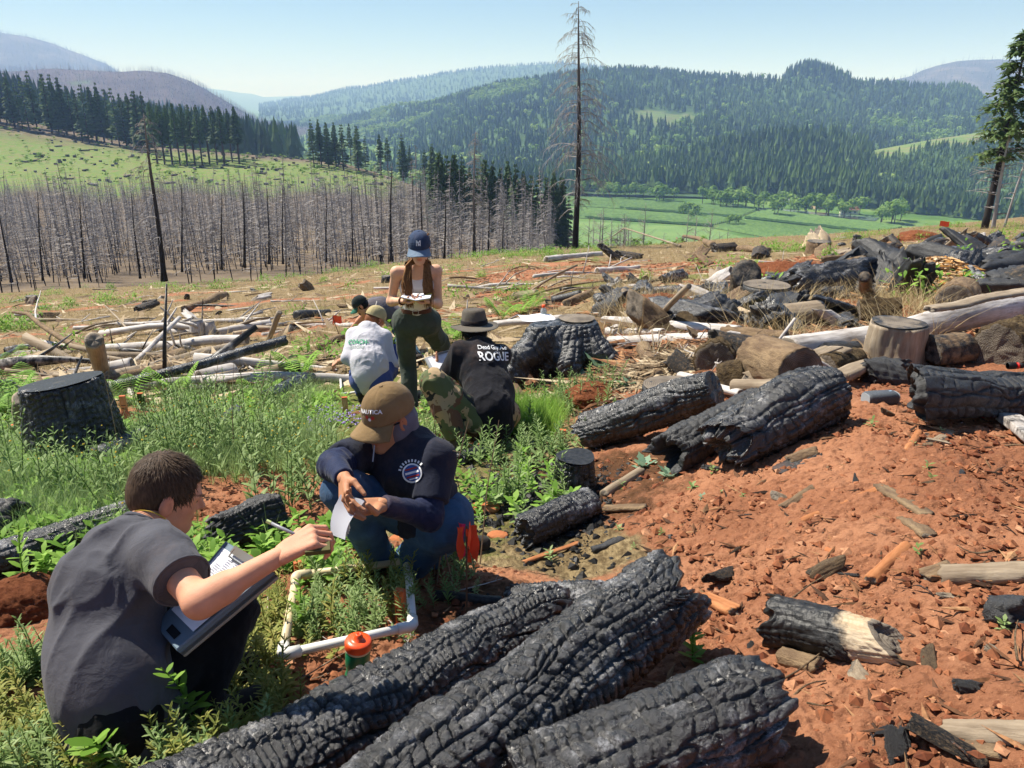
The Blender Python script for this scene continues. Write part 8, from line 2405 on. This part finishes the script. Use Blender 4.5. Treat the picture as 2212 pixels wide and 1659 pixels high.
def bits(name, label, n, fn, size, mat, seed, flat=.35, cat='debris', long=1.0, tl=(.0, 1.0)):
 r = np.random.default_rng(seed); P = fn(r, n)
 n = len(P)
 base = []
 for k in range(4):
  V = np.array([[1, 0, 0], [-1, 0, 0], [0, 1, 0], [0, -1, 0], [0, 0, 1], [0, 0, -1]], float) * (1 + .35 * r.normal(size=(6, 1)))
  V = V * [long, .55 if long > 1 else 1, flat]
  c, s = math.cos(k), math.sin(k)
  F = np.array([[0, 2, 4], [2, 1, 4], [1, 3, 4], [3, 0, 4], [2, 0, 5], [1, 2, 5], [3, 1, 5], [0, 3, 5]])
  base.append((V, [F], np.zeros(6)))
 sc = size[0] + (size[1] - size[0]) * r.random(n) ** 2.5
 V, F, A = merge_instances(base, P, r.random(n) * 6.28, sc, r.integers(0, 4, n), tl[0] + (tl[1] - tl[0]) * r.random(n), tilt=r.normal(size=(n, 2)) * .3)
 me = new_mesh(name, V, F, False); attr(me, 'tint', A)
 return tag(link(name, me, mat), label, cat, kind='stuff')
def tinted(name, stops, rough=.9):
 t = NT(name); p = t.coord('Position')
 c = t.ramp(t.attr('tint'), stops); c = t.mix(t.ramp(t.noise(p, 80, 4), [(.4, .35), (.6, 0.)]), c, (.02, .015, .01)); t.base(c); t.rough(rough); t.spec(.2); return t.m
MAT['clod'] = tinted('red soil clods', [(0, hexc('6a3a26')), (.5, hexc('8f583a')), (.85, hexc('a66e4c')), (1, hexc('bd8c6a'))])
MAT['chip'] = tinted('wood chips', [(0, hexc('2c2019')), (.35, hexc('5f4230')), (.65, hexc('8f6242')), (.85, hexc('b58a62')), (1, hexc('1a1817'))])
MAT['litter'] = tinted('twig litter', [(0, hexc('5c4a38')), (.5, hexc('a08a6c')), (1, hexc('cdbb9c'))])
MAT['coal bits'] = tinted('charcoal bits', [(0, (.006, .006, .006)), (1, (.03, .03, .03))], .5)
def on_red(xr, yr, thr=.5):
 def fn(r, n):
  y = yr[0] * (yr[1] / yr[0]) ** r.random(n * 3); x = xr[0] + (xr[1] - xr[0]) * r.random(n * 3)
  x = x * np.clip(y / yr[1], .25, 1) if False else x
  m = red_mask(x, y) > thr
  x, y = x[m][:n], y[m][:n]
  return np.stack([x, y, gz(x, y) + .013], -1)
 return fn
bits('soil_clods', 'loose red clods over the bare soil', 15000, on_red((-1.6, 3.2), (1.2, 6)), (.003, .022), MAT['clod'], 31, .7)
bits('wood_chips', 'splinters and chips strewn over the red soil', 2400, on_red((-.3, 3.2), (1.2, 6)), (.003, .024), MAT['chip'], 32, .25, long=2.6)
bits('soil_clods', 'coarser clods on the farther red slope', 6000, on_red((-4, 16), (6, 32)), (.02, .10), MAT['clod'], 33, .6)
bits('wood_chips', 'slash and chips on the farther red slope', 5200, on_red((-2, 16), (6, 30), .3), (.02, .12), MAT['chip'], 34, .25, long=3.)
def heap_fn(px, py, sx, sy, h):
 c = G(px, py)
 def fn(r, n):
  u = r.normal(size=(n, 2)) * .42; x = c[0] + u[:, 0] * sx; y = c[1] + u[:, 1] * sy
  return np.stack([x, y, gz(x, y) + h * np.exp(-(u ** 2).sum(1) * 2.2) * r.random(n) ** .3], -1)
 return fn
MAT['sawdust'] = tinted('orange rotten chips', [(0, hexc('6a4426')), (.4, hexc('b5803f')), (.75, hexc('d0a878')), (1, hexc('e6d0b0'))])
bits('chip_heap', 'heap of orange wood chips on the right slope', 2600, heap_fn(2010, 630, 1.0, .9, .5), (.015, .06), MAT['sawdust'], 35, .4, long=1.6)
bits('chip_heap', 'smaller orange chip heap beside the black wedge', 700, heap_fn(1870, 585, .7, .6, .35), (.015, .06), MAT['sawdust'], 36, .4, long=1.6)
bits('chip_heap', 'pile of grey-brown chips among the logs right of the stump', 2200, heap_fn(1440, 800, .8, .6, .12), (.008, .05), MAT['litter'], 37, .2, long=4)
bits('charcoal_bits', 'black charcoal fragments around the logs', 2600, heap_fn(1180, 1090, .6, .9, .01), (.004, .028), MAT['coal bits'], 38, .6)
bits('charcoal_bits', 'black charcoal fragments on the right slope', 1500, heap_fn(2020, 590, 3.5, 3.0, .05), (.03, .14), MAT['coal bits'], 39, .6)
# ------------------------------------------------------------------ plants
MAT['weed'] = m_leaf('grey green weed leaves', hexc('5a733e'), hexc('7f9a58'), hexc('a3b67c'), .4)
MAT['bright'] = m_leaf('bright green leaves', hexc('557a28'), hexc('76a03a'), hexc('9cc058'), .4)
MAT['olive leaf'] = m_leaf('small olive ground plants', hexc('6a7434'), hexc('8c9448'), hexc('b0a860'), .35)
MAT['dry'] = m_leaf('dry straw grass', hexc('8a7650'), hexc('b39e74'), hexc('d2c29a'), .3)
MAT['thistle'] = m_leaf('blue green thistle leaves', hexc('5c7c60'), hexc('86a688'), hexc('a8c0a0'), .3)
MAT['yellow dot'] = simple('tiny yellow flowers', hexc('d8b838'), rough=.7)
MAT['violet dot'] = simple('tiny violet flowers', hexc('9a86c0'), hexc('b8a6d8'), 40, .7)
MAT['stem'] = simple('dry weed stems', hexc('7a6650'), hexc('94806a'), 10, .9)
def leaf(mb, p, d, L, w, n=(0, 0, 1), a=.5, droop=.3, seg=2):
 d = unit(d); sd = unit(np.cross(d, n)); up = np.cross(sd, d)
 t = np.linspace(0, 1, seg + 2); V = [];
 for i, k in enumerate(t):
  c = p + d * L * k - np.array([0, 0, 1.]) * droop * L * k * k + up * .02 * L
  ww = w * math.sin(math.pi * min(max(k * .86 + .1, 0), 1)) ** .8
  V += [c - sd * ww, c + sd * ww]
 q = [[2 * i, 2 * i + 1, 2 * i + 3, 2 * i + 2] for i in range(len(t) - 1)]
 mb.add(V, np.array(q), a)
def t_weed(seed, h=.45, nl=18, lw=.011, ll=.085, flower=True):
 r = np.random.default_rng(seed); mb = MB(); k = r.normal(size=2) * .12
 z = np.linspace(0, 1, 5); P = np.stack([k[0] * z ** 2 * h, k[1] * z ** 2 * h, z * h], -1)
 mb.tube(P, .0035 * (1 - .5 * z), 4, False, .35)
 for i in range(nl):
  f = .08 + .88 * (i + r.random()) / nl; p = np.array([np.interp(f, z, P[:, a]) for a in range(3)])
  th = i * 2.4 + r.random(); e = .5 + .6 * r.random()
  leaf(mb, p, [math.cos(th), math.sin(th), e], ll * (1.15 - .75 * f) * (.8 + .5 * r.random()), lw * (1.1 - .6 * f), a=.25 + .6 * r.random(), droop=.3 * r.random())
 return mb.arrays()
def t_tuft(seed, n=14, h=.25, w=.003, spread=.5, bend=.5):
 r = np.random.default_rng(seed); mb = MB()
 for i in range(n):
  th = r.random() * 6.28; d = np.array([math.cos(th), math.sin(th), 0]); s = np.array([-d[1], d[0], 0])
  L = h * (.5 + .7 * r.random()); o = d * .02 * r.random(); sp = spread * r.random()
  V = []
  for k in (0, .5, 1.):
   c = o + d * L * (sp * k + bend * .4 * k * k) + np.array([0, 0, L * (k - .25 * bend * k * k)])
   ww = w * (1 - k * .85); V += [c - s * ww, c + s * ww]
  mb.add(V, np.array([[0, 1, 3, 2], [2, 3, 5, 4]]), .1 + .8 * r.random())
 return mb.arrays()
def t_rosette(seed, n=11, ll=.06, lw=.012, h=.09):
 r = np.random.default_rng(seed); mb = MB()
 for i in range(n):
  th = i * 2.4 + r.random(); f = (i / n); z = h * f
  leaf(mb, np.array([0, 0, z]), [math.cos(th), math.sin(th), .25 + .9 * f], ll * (.7 + .6 * r.random()), lw * (.7 + .6 * r.random()), a=.2 + .7 * r.random(), droop=.3, seg=1)
 return mb.arrays()
def t_fern(seed, nf=6, L=.55):
 r = np.random.default_rng(seed); mb = MB()
 for k in range(nf):
  th = k * 6.283 / nf + r.random() * .6; d = np.array([math.cos(th), math.sin(th), 0]); s = np.array([-d[1], d[0], 0]); l = L * (.7 + .5 * r.random())
  el = .9 + .5 * r.random()
  t = np.linspace(0, 1, 16)
  C = d * (l * np.sin(t * .9) * .75)[:, None] + np.array([0, 0, 1]) * (l * (el * t - .55 * t ** 2))[:, None]
  mb.tube(C, .003 * (1 - .7 * t) + .0008, 3, False, .3)
  for i in range(3, 16):
   w = l * .30 * math.sin(math.pi * (t[i] * .8 + .16)) ** .9
   for sg in (-1, 1):
    p = C[i]; e = p + s * sg * w + d * w * .35 - np.array([0, 0, .12 * w]); hw = d * l * .026
    m = p * .45 + e * .55
    mb.add([p - hw * .6, m - hw * 1.1, e, m + hw * 1.1, p + hw * .6], [np.array([[0, 1, 3, 4]]), np.array([[1, 2, 3]])], .3 + .6 * r.random())
 return mb.arrays()
def t_lupine(seed, n=16):
 r = np.random.default_rng(seed); mb = MB()
 for i in range(n):
  th = r.random() * 6.28; d = np.array([math.cos(th), math.sin(th), 0]); h = .12 + .22 * r.random(); p = d * .16 * r.random() ** .5
  top = p + d * .05 + [0, 0, h]; mb.tube([p * .3, top], .002, 3, False, .2)
  for k in range(7):
   a = k * .9; leaf(mb, top, [math.cos(a), math.sin(a), .25], .05 + .015 * r.random(), .010, a=.3 + .5 * r.random(), droop=.3, seg=1)
 return mb.arrays()
def t_thistle(seed, n=12, L=.14):
 r = np.random.default_rng(seed); mb = MB()
 for i in range(n):
  th = i * 2.4; el = .3 + .9 * i / n; d = np.array([math.cos(th), math.sin(th), el])
  l = L * (.7 + .5 * r.random()); dd = unit(d); s = unit(np.cross(dd, [0, 0, 1]))
  pts = []
  for k in range(7):
   f = k / 6; c = dd * l * f + [0, 0, .02 * i / n - .12 * l * f * f]; ww = l * (.16 if k % 2 else .28) * math.sin(math.pi * (f * .85 + .12)); pts += [c - s * ww, c + s * ww]
  mb.add(pts, np.array([[2 * k, 2 * k + 1, 2 * k + 3, 2 * k + 2] for k in range(6)]), .2 + .7 * r.random())
 return mb.arrays()
def t_shrub(seed, n=90):
 r = np.random.default_rng(seed); mb = MB()
 for i in range(n):
  d = unit(r.normal(size=3)); d[2] = abs(d[2]); p = d * [.5, .5, .75] * (.4 + .6 * r.random()); a = unit(r.normal(size=3)); leaf(mb, p, a, .12, .03, a=.2 + .7 * r.random(), seg=1)
 return mb.arrays()
def photo_xy(x, y):
 z = gz(x, y); v = np.stack([x, y, z], -1) - EYE; d = v @ FWD
 return PX / 2 + FOC * (v @ RGT) / d, PY / 2 - FOC * (v @ UPV) / d
def sow(name, label, templ, mat, n, xr, yr, mask, smin, smax, seed, tl=(-.15, .25), cat='plants', tilt=.12):
 """plants too many to count, spread where the mask lets them grow"""
 r = np.random.default_rng(seed); X = []; Y = []; got = 0; it = 0
 while got < n and it < 60:
  it += 1; m = n * 2
  y = np.sqrt(r.random(m) * (yr[1] ** 2 - yr[0] ** 2) + yr[0] ** 2) if yr[1] / yr[0] < 3 else yr[0] * (yr[1] / yr[0]) ** r.random(m)
  x = xr[0] + (xr[1] - xr[0]) * r.random(m)
  px, py = photo_xy(x, y)
  p = mask(px, py, x, y); k = r.random(m) < p
  X.append(x[k]); Y.append(y[k]); got += int(k.sum())
 x = np.concatenate(X)[:n]; y = np.concatenate(Y)[:n]; n = len(x)
 P = np.stack([x, y, gz(x, y) - .004], -1)
 V, F, A = merge_instances(templ, P, r.random(n) * 6.28, smin + (smax - smin) * r.random(n), r.integers(0, len(templ), n), tl[0] + (tl[1] - tl[0]) * r.random(n), tilt=r.normal(size=(n, 2)) * tilt)
 me = new_mesh(name, V, F, True); attr(me, 'tint', A)
 return tag(link(name, me, mat), label, cat, kind='stuff')
def box(px, py, a, b, c, d, s=25.): return sstep(a - s, a + s, px) * sstep(b + s, b - s, px) * sstep(c - s, c + s, py) * sstep(d + s, d - s, py)
def nmask(x, y, f, seed, lo=-.1, hi=.2): return sstep(lo, hi, fbm(x * f, y * f, 0, 3, seed))
WEED = [t_weed(700 + i, .42 + .06 * (i % 3)) for i in range(5)]
TALL = [t_weed(720 + i, .30, 30, .008, .075) for i in range(4)]
TUFT = [t_tuft(740 + i) for i in range(4)]
DRYT = [t_tuft(760 + i, 7, .42, .006, .55, .9) for i in range(4)]
ROS = [t_rosette(780 + i) for i in range(5)]
gA = lambda px, py, x, y: (1 - .9 * box(px, py, 40, 310, 700, 1060, 15)) * np.clip(box(px, py, 60, 660, 905, 1120, 40) * .9 + box(px, py, -100, 330, 960, 1230) * .4 + box(px, py, 380, 720, 950, 1130) * .6, 0, 1) * nmask(x, y, 1.3, 91, -.35, .1)
sow('tall_weeds', 'tall grey-green weeds growing between the stump and the squatting men', WEED, MAT['weed'], 420, (-5, .3), (2.3, 6.8), gA, .55, .95, 801)
sow('grass', 'green grass under the tall weeds', TUFT, MAT['weed'], 3000, (-6, .4), (2.0, 8.0), lambda px, py, x, y: np.clip(box(px, py, -100, 720, 860, 1180, 40), 0, 1) * (1 - .8 * box(px, py, 40, 310, 700, 1050, 15)) * nmask(x, y, .9, 92, -.3, .2), .4, .9, 802, (.0, .5))
sow('low_plants', 'low leafy plants among the weeds', ROS, MAT['bright'], 2300, (-6, .6), (2.0, 9), lambda px, py, x, y: np.clip(box(px, py, -100, 760, 865, 1250, 40) + .12 * box(px, py, 850, 1260, 800, 1250), 0, 1) * nmask(x, y, .8, 93, -.2, .25), .5, 1.3, 803)
sow('ground_plants', 'small green ground plants in the lower left corner', ROS + TALL[2:], MAT['weed'], 450, (-2.2, .5), (1.0, 2.6), lambda px, py, x, y: box(px, py, -60, 620, 1440, 1720, 40) * nmask(x, y, 2.5, 99, -.1, .3), .3, .7, 814)
sow('ground_plants', 'small yellowish ground plants in the lower left corner', ROS + TALL[:2], MAT['olive leaf'], 850, (-2.2, .5), (1.0, 2.6), lambda px, py, x, y: np.clip(box(px, py, -60, 620, 1470, 1720, 40) + box(px, py, 430, 620, 1290, 1480, 40) * .6 + box(px, py, 640, 900, 1240, 1420, 20) * .12, 0, 1) * nmask(x, y, 2.5, 94, -.2, .2), .3, .7, 804)
sow('frame_plants', 'grey-green plants growing inside the white pipe square', TALL + ROS[:2], MAT['weed'], 190, (-.8, .3), (1.9, 3.2), lambda px, py, x, y: box(px, py, 640, 890, 1235, 1400, 15) + .5 * box(px, py, 890, 1010, 1150, 1330, 20) + .3 * box(px, py, 560, 680, 1050, 1250), .3, .62, 805)
sow('weeds', 'weeds around the kneeling man and the hat wearer', TALL + ROS, MAT['weed'], 420, (-.8, 1.6), (2.6, 6.5), lambda px, py, x, y: (box(px, py, 880, 1250, 930, 1180) * .8 + box(px, py, 1100, 1330, 780, 900) * .6 + box(px, py, 880, 1010, 850, 960) * .6) * nmask(x, y, 2, 95, -.2, .2), .5, 1.0, 806)
sow('grass', 'bright green grass tuft right of the man in the hat', [t_tuft(790 + i, 18, .22, .0025, .35, .5) for i in range(3)], MAT['bright'], 200, (-.3, 1.), (3.6, 6.5), lambda px, py, x, y: box(px, py, 1095, 1200, 895, 950, 12), .7, 1.25, 807, (.1, .5))
sow('dry_grass', 'dry straw-coloured grass over the open slope', DRYT, MAT['dry'], 13000, (-42, 44), (7.5, 60), lambda px, py, x, y: (1 - .85 * red_mask(x, y)) * ((px > -300) & (px < 2500)) * (.35 + .65 * nmask(x, y, .35, 96, -.3, .2)) * sstep(7.5, 10, y + .35 * x * (x > 0)), .28, .75, 808, (-.2, .3))
sow('dry_grass', 'dry grass around the left log pile', DRYT, MAT['dry'], 500, (-9, 0), (7, 13), lambda px, py, x, y: box(px, py, -100, 620, 690, 830), .3, .7, 809, (-.2, .3))
sow('green_plants', 'scattered green plants on the open slope', [t_shrub(820 + i, 40) for i in range(3)] + TUFT, MAT['bright'], 1500, (-42, 40), (9, 55), lambda px, py, x, y: green_mask(x, y) * ((px > -200) & (px < 2400)) * nmask(x, y, .4, 97, .0, .25), .35, .9, 810)
sow('weeds', 'sparse seedlings on the red soil', ROS, MAT['weed'], 34, (-.2, 3.), (1.3, 6), lambda px, py, x, y: box(px, py, 1100, 2200, 880, 1640) * .25, .25, .6, 811)
sow('brush', 'bare grey brush tangled between the logs', [t_tuft(840 + i, 9, .35, .003, 1.2, .9) for i in range(3)], MAT['dry'], 800, (-1, 9), (6, 14), lambda px, py, x, y: box(px, py, 1300, 2050, 640, 790) * nmask(x, y, 1.5, 98, .0, .2), .5, 1.3, 812, (-.2, .4))
r = np.random.default_rng(77)
def dots(name, label, mat, n, mask, xr, yr, z0, z1, size, seed):
 r = np.random.default_rng(seed); P = []
 while len(P) < n:
  x = xr[0] + (xr[1] - xr[0]) * r.random(400); y = yr[0] + (yr[1] - yr[0]) * r.random(400); px, py = photo_xy(x, y); k = r.random(400) < mask(px, py, x, y)
  P += list(np.stack([x[k], y[k], gz(x[k], y[k]) + z0 + (z1 - z0) * r.random(int(k.sum()))], -1))
 P = np.array(P[:n])
 V0 = np.array([[1, 0, 0], [-1, 0, 0], [0, 1, 0], [0, -1, 0], [0, 0, .8], [0, 0, -.8]], float); F0 = np.array([[0, 2, 4], [2, 1, 4], [1, 3, 4], [3, 0, 4], [2, 0, 5], [1, 2, 5], [3, 1, 5], [0, 3, 5]])
 V, F, A = merge_instances([(V0, [F0], np.zeros(6))], P, r.random(n) * 6, size * (.5 + r.random(n)), np.zeros(n, int), np.zeros(n))
 me = new_mesh(name, V, F); tag(link(name, me, mat), label, 'flowers', kind='stuff')
dots('flower_heads', 'tiny yellow flower heads on the tall weeds', MAT['yellow dot'], 240, gA, (-5, .3), (2.3, 6.5), .22, .36, .005, 3)
dots('violet_flowers', 'tiny violet flowers left of the man in brown cap', MAT['violet dot'], 170, lambda px, py, x, y: box(px, py, 660, 780, 880, 950, 15), (-1.6, 0), (3.5, 6), .05, .12, .009, 4)
def plant(name, label, templ, mat, px, py, s, rz=0.0, cat='plant', group=None, tl=0.0):
 V, F, A = templ
 me = new_mesh(name, V, F, True); attr(me, 'tint', A + tl)
 o = link(name, me, mat); o.location = G(px, py) - [0, 0, .005]; o.scale = (s, s, s); o.rotation_euler = (0, 0, rz)
 return tag(o, label, cat, group)
FERNS = [(652, 812, 1.15, 'tall upright fern beside the pale log near the squatting woman'), (18, 895, 1.2, 'fern clump at the left edge beside the large stump'), (60, 870, 1., 'fern behind the large left stump'), (285, 868, .8, 'small fern in front of the left log pile'), (385, 850, .9, 'bright fern in front of the left log pile'), (560, 858, .9, 'fern beside the charred log left of the squatting woman'), (975, 742, 1.2, 'bright fern between the standing woman and the hat'), (1085, 690, 1.3, 'bracken clump behind the hat'), (1125, 680, 1.4, 'bracken clump left of the bottle'), (1150, 668, 1.2, 'bracken behind the burnt stump'), (1000, 735, 1.1, 'fern behind the shoulder of the man in the hat'), (30, 800, 1.1, 'bracken by the left edge below the black pole'), (1660, 690, .9, 'green bracken beside the flat burnt stump')]
for k, (a, b, s, lb) in enumerate(FERNS): plant('fern', lb, t_fern(900 + k, 7 if s > 1 else 5), MAT['bright'], a, b, s * .75, k, 'fern', 'ferns', .0)
plant('lupine', 'blue-green lupine behind the shoulder of the man in brown cap', t_lupine(920, 22), MAT['bright'], 975, 925, 1.0, cat='plant')
for k, (a, b, s, lb) in enumerate([(1300, 800, 1.6, 'pale thistle at the foot of the burnt stump'), (1255, 822, 1.0, 'small thistle under the burnt stump'), (1365, 838, 1.0, 'thistle beside the low burnt stump'), (1390, 1010, .7, 'blue-green thistle in front of the hollow charred log'), (1448, 1032, .6, 'small thistle on the red soil below the hollow log'), (1522, 1078, .3, 'tiny seedling alone on the red soil')]):
 plant('thistle', lb, t_thistle(930 + k), MAT['thistle'], a, b, s, k, 'thistle', 'thistles')
for k, (a, b, s, h, lb) in enumerate([(438, 1600, 1.0, .32, 'tall leafy weed in front of the feet of the man in grey tee'), (398, 1620, .9, .22, 'round-leaved weed beside the tall leafy weed'), (250, 1690, 1.1, .16, 'broad-leaved plant at the bottom edge'), (300, 1640, .8, .15, 'weed below the man in grey tee'), (1495, 1430, .8, .16, 'green shoot between the charred logs at right'), (1270, 1585, .6, .1, 'small green shoot in the gap of the front logs'), (520, 1260, 1., .22, 'leafy weed behind the clipboard case'), (790, 1190, 1., .35, 'upright weed in front of the knee of the man in brown cap'), (655, 1370, .9, .22, 'dense weed at the left pipe of the square'), (560, 1130, 1.2, .3, 'feathery weed beside the sooty wedge'), (60, 1290, 1.1, .3, 'leafy weed beside the red soil lump')]):
 plant('leafy_weed', lb, t_weed(950 + k, h, 26, .013 if k not in (2,) else .03, .07 if k != 2 else .11), MAT['weed' if k % 2 else 'bright'], a, b, s, k, 'weed', 'larger single weeds', .1)
r = np.random.default_rng(5)
for k in range(26):
 px = 240 + 330 * r.random() if k < 18 else 930 + 120 * r.random(); py = 900 + 120 * r.random() if k < 18 else 1200 + 90 * r.random()
 b = G(px, py); mb = MB(); h = .45 + .35 * r.random(); k2 = r.normal(size=2) * .15
 P = np.array([b, b + [k2[0] * .4 * h, k2[1] * .4 * h, h * .55], b + [k2[0] * h, k2[1] * h, h]]); mb.tube(P, [.003, .0025, .001], 4)
 for j in range(3):
  d = unit([r.normal(), r.normal(), 1.2]); c = P[1] * (1 - j * .3) + P[2] * j * .3; mb.tube([c, c + d * .12 * h], [.0016, .0007], 3)
 tag(mb.build('dry_stalk', MAT['stem'], None, loc=b), 'thin brown dead stalk standing in the weeds' if k < 18 else 'bare dead stalk leaning beside the neon marker', 'stalk', 'dead stalks in the weeds' if k < 18 else 'dead stalks by the neon marker')
SHR = [t_shrub(990 + i, 220) for i in range(3)]
for k, (a, b, s, lb) in enumerate([(330, 605, 1.6, 'green shrub beneath the leaning conifer'), (490, 600, 1.3, 'green shrub on the slope under the thickest pole'), (555, 590, 1.5, 'tall green shrub near the hill brow'), (620, 580, 1.2, 'small shrub on the hill brow'), (240, 625, 1.6, 'wide green shrub on the left slope'), (1185, 560, 1.8, 'leafy shrub at the foot of the big snag'), (1520, 520, 1.6, 'yellow-green bush beside the dark log end'), (1790, 560, 1.6, 'green bush right of the pale broken stump'), (1860, 530, 1.4, 'low green bush on the right brow'), (700, 610, 1.2, 'small green shrub left of the standing woman'), (1395, 610, 1.0, 'green tuft on the red slope behind the blackened log'), (150, 660, 1.5, 'green shrub among dry grass at far left'), (40, 690, 1.4, 'bright green shrub patch at the left edge'), (1040, 600, 1.1, 'shrub right of the standing woman')]):
 plant('shrub', lb, SHR[k % 3], MAT['bright'], a, b, s * .42, k, 'shrub', 'shrubs on the slope', .05)
BARE = [proto(t_dead(340 + i, 40, .2, .28, -.3, .012, 4, 2, 2), 'bare_sapling', MAT['dead']) for i in range(3)]
r = np.random.default_rng(8)
pts = []
for k in range(26):
 px = 1235 + 250 * r.random() if k < 22 else 1480 + 100 * r.random()
 pts.append(RY(px, 545 + 10 * r.random(), 85 + 40 * r.random()) - [0, 0, 2.5])
tree_instances('bare_sapling', BARE, pts, 5, 8.5, 'leafless grey sapling below the brow in front of the fields', 'tree', 'leafless saplings below the brow', 88)
pts = [RY(1240 + 210 * r.random(), 560 + 8 * r.random(), 95 + 30 * r.random()) - [0, 0, 3] for k in range(14)]
tree_instances('broadleaf_tree', BROAD, pts, 4, 6.5, 'small green sapling below the brow in front of the fields', 'tree', 'green saplings below the brow', 89)
bits('twig_litter', 'fine twig litter over the dry slope and log piles', 5200, lambda r, n: (lambda x, y: np.stack([x, y, gz(x, y) + .02], -1))(-22 + 46 * r.random(n), 6.5 * (42 / 6.5) ** r.random(n)), (.03, .16), MAT['litter'], 40, .05, long=5.)
bits('twig_litter', 'fine twigs heaped in the left log pile', 900, heap_fn(380, 800, 3.2, 1.6, .12), (.02, .1), MAT['litter'], 41, .08, long=5.)
bits('bark_flakes', 'bark flakes and splinters between the right-hand logs', 2600, heap_fn(1600, 740, 3.4, 1.6, .08), (.015, .08), MAT['chip'], 42, .15, long=3.5)
# ------------------------------------------------------------------ hazy air
hb = MB(); hb.box((0, 11750, 226), (48000, 25500, 658))
hz = hb.build('haze', None)
t = bpy.data.materials.new('haze air'); t.use_nodes = True
tn = t.node_tree
tn.nodes.remove(tn.nodes['Principled BSDF'])
pv = tn.nodes.new('ShaderNodeVolumePrincipled')
pv.inputs['Color'].default_value = (.37, .56, 1.0, 1)
pv.inputs['Absorption Color'].default_value = (1, 1, 1, 1)
pv.inputs['Density'].default_value = 1.9e-4
pv.inputs['Anisotropy'].default_value = 0.0
tn.links.new(pv.outputs[0], tn.nodes['Material Output'].inputs['Volume'])
hz.data.materials.append(t)
tag(hz, 'thin blue summer haze over the valley', 'haze', kind='stuff')
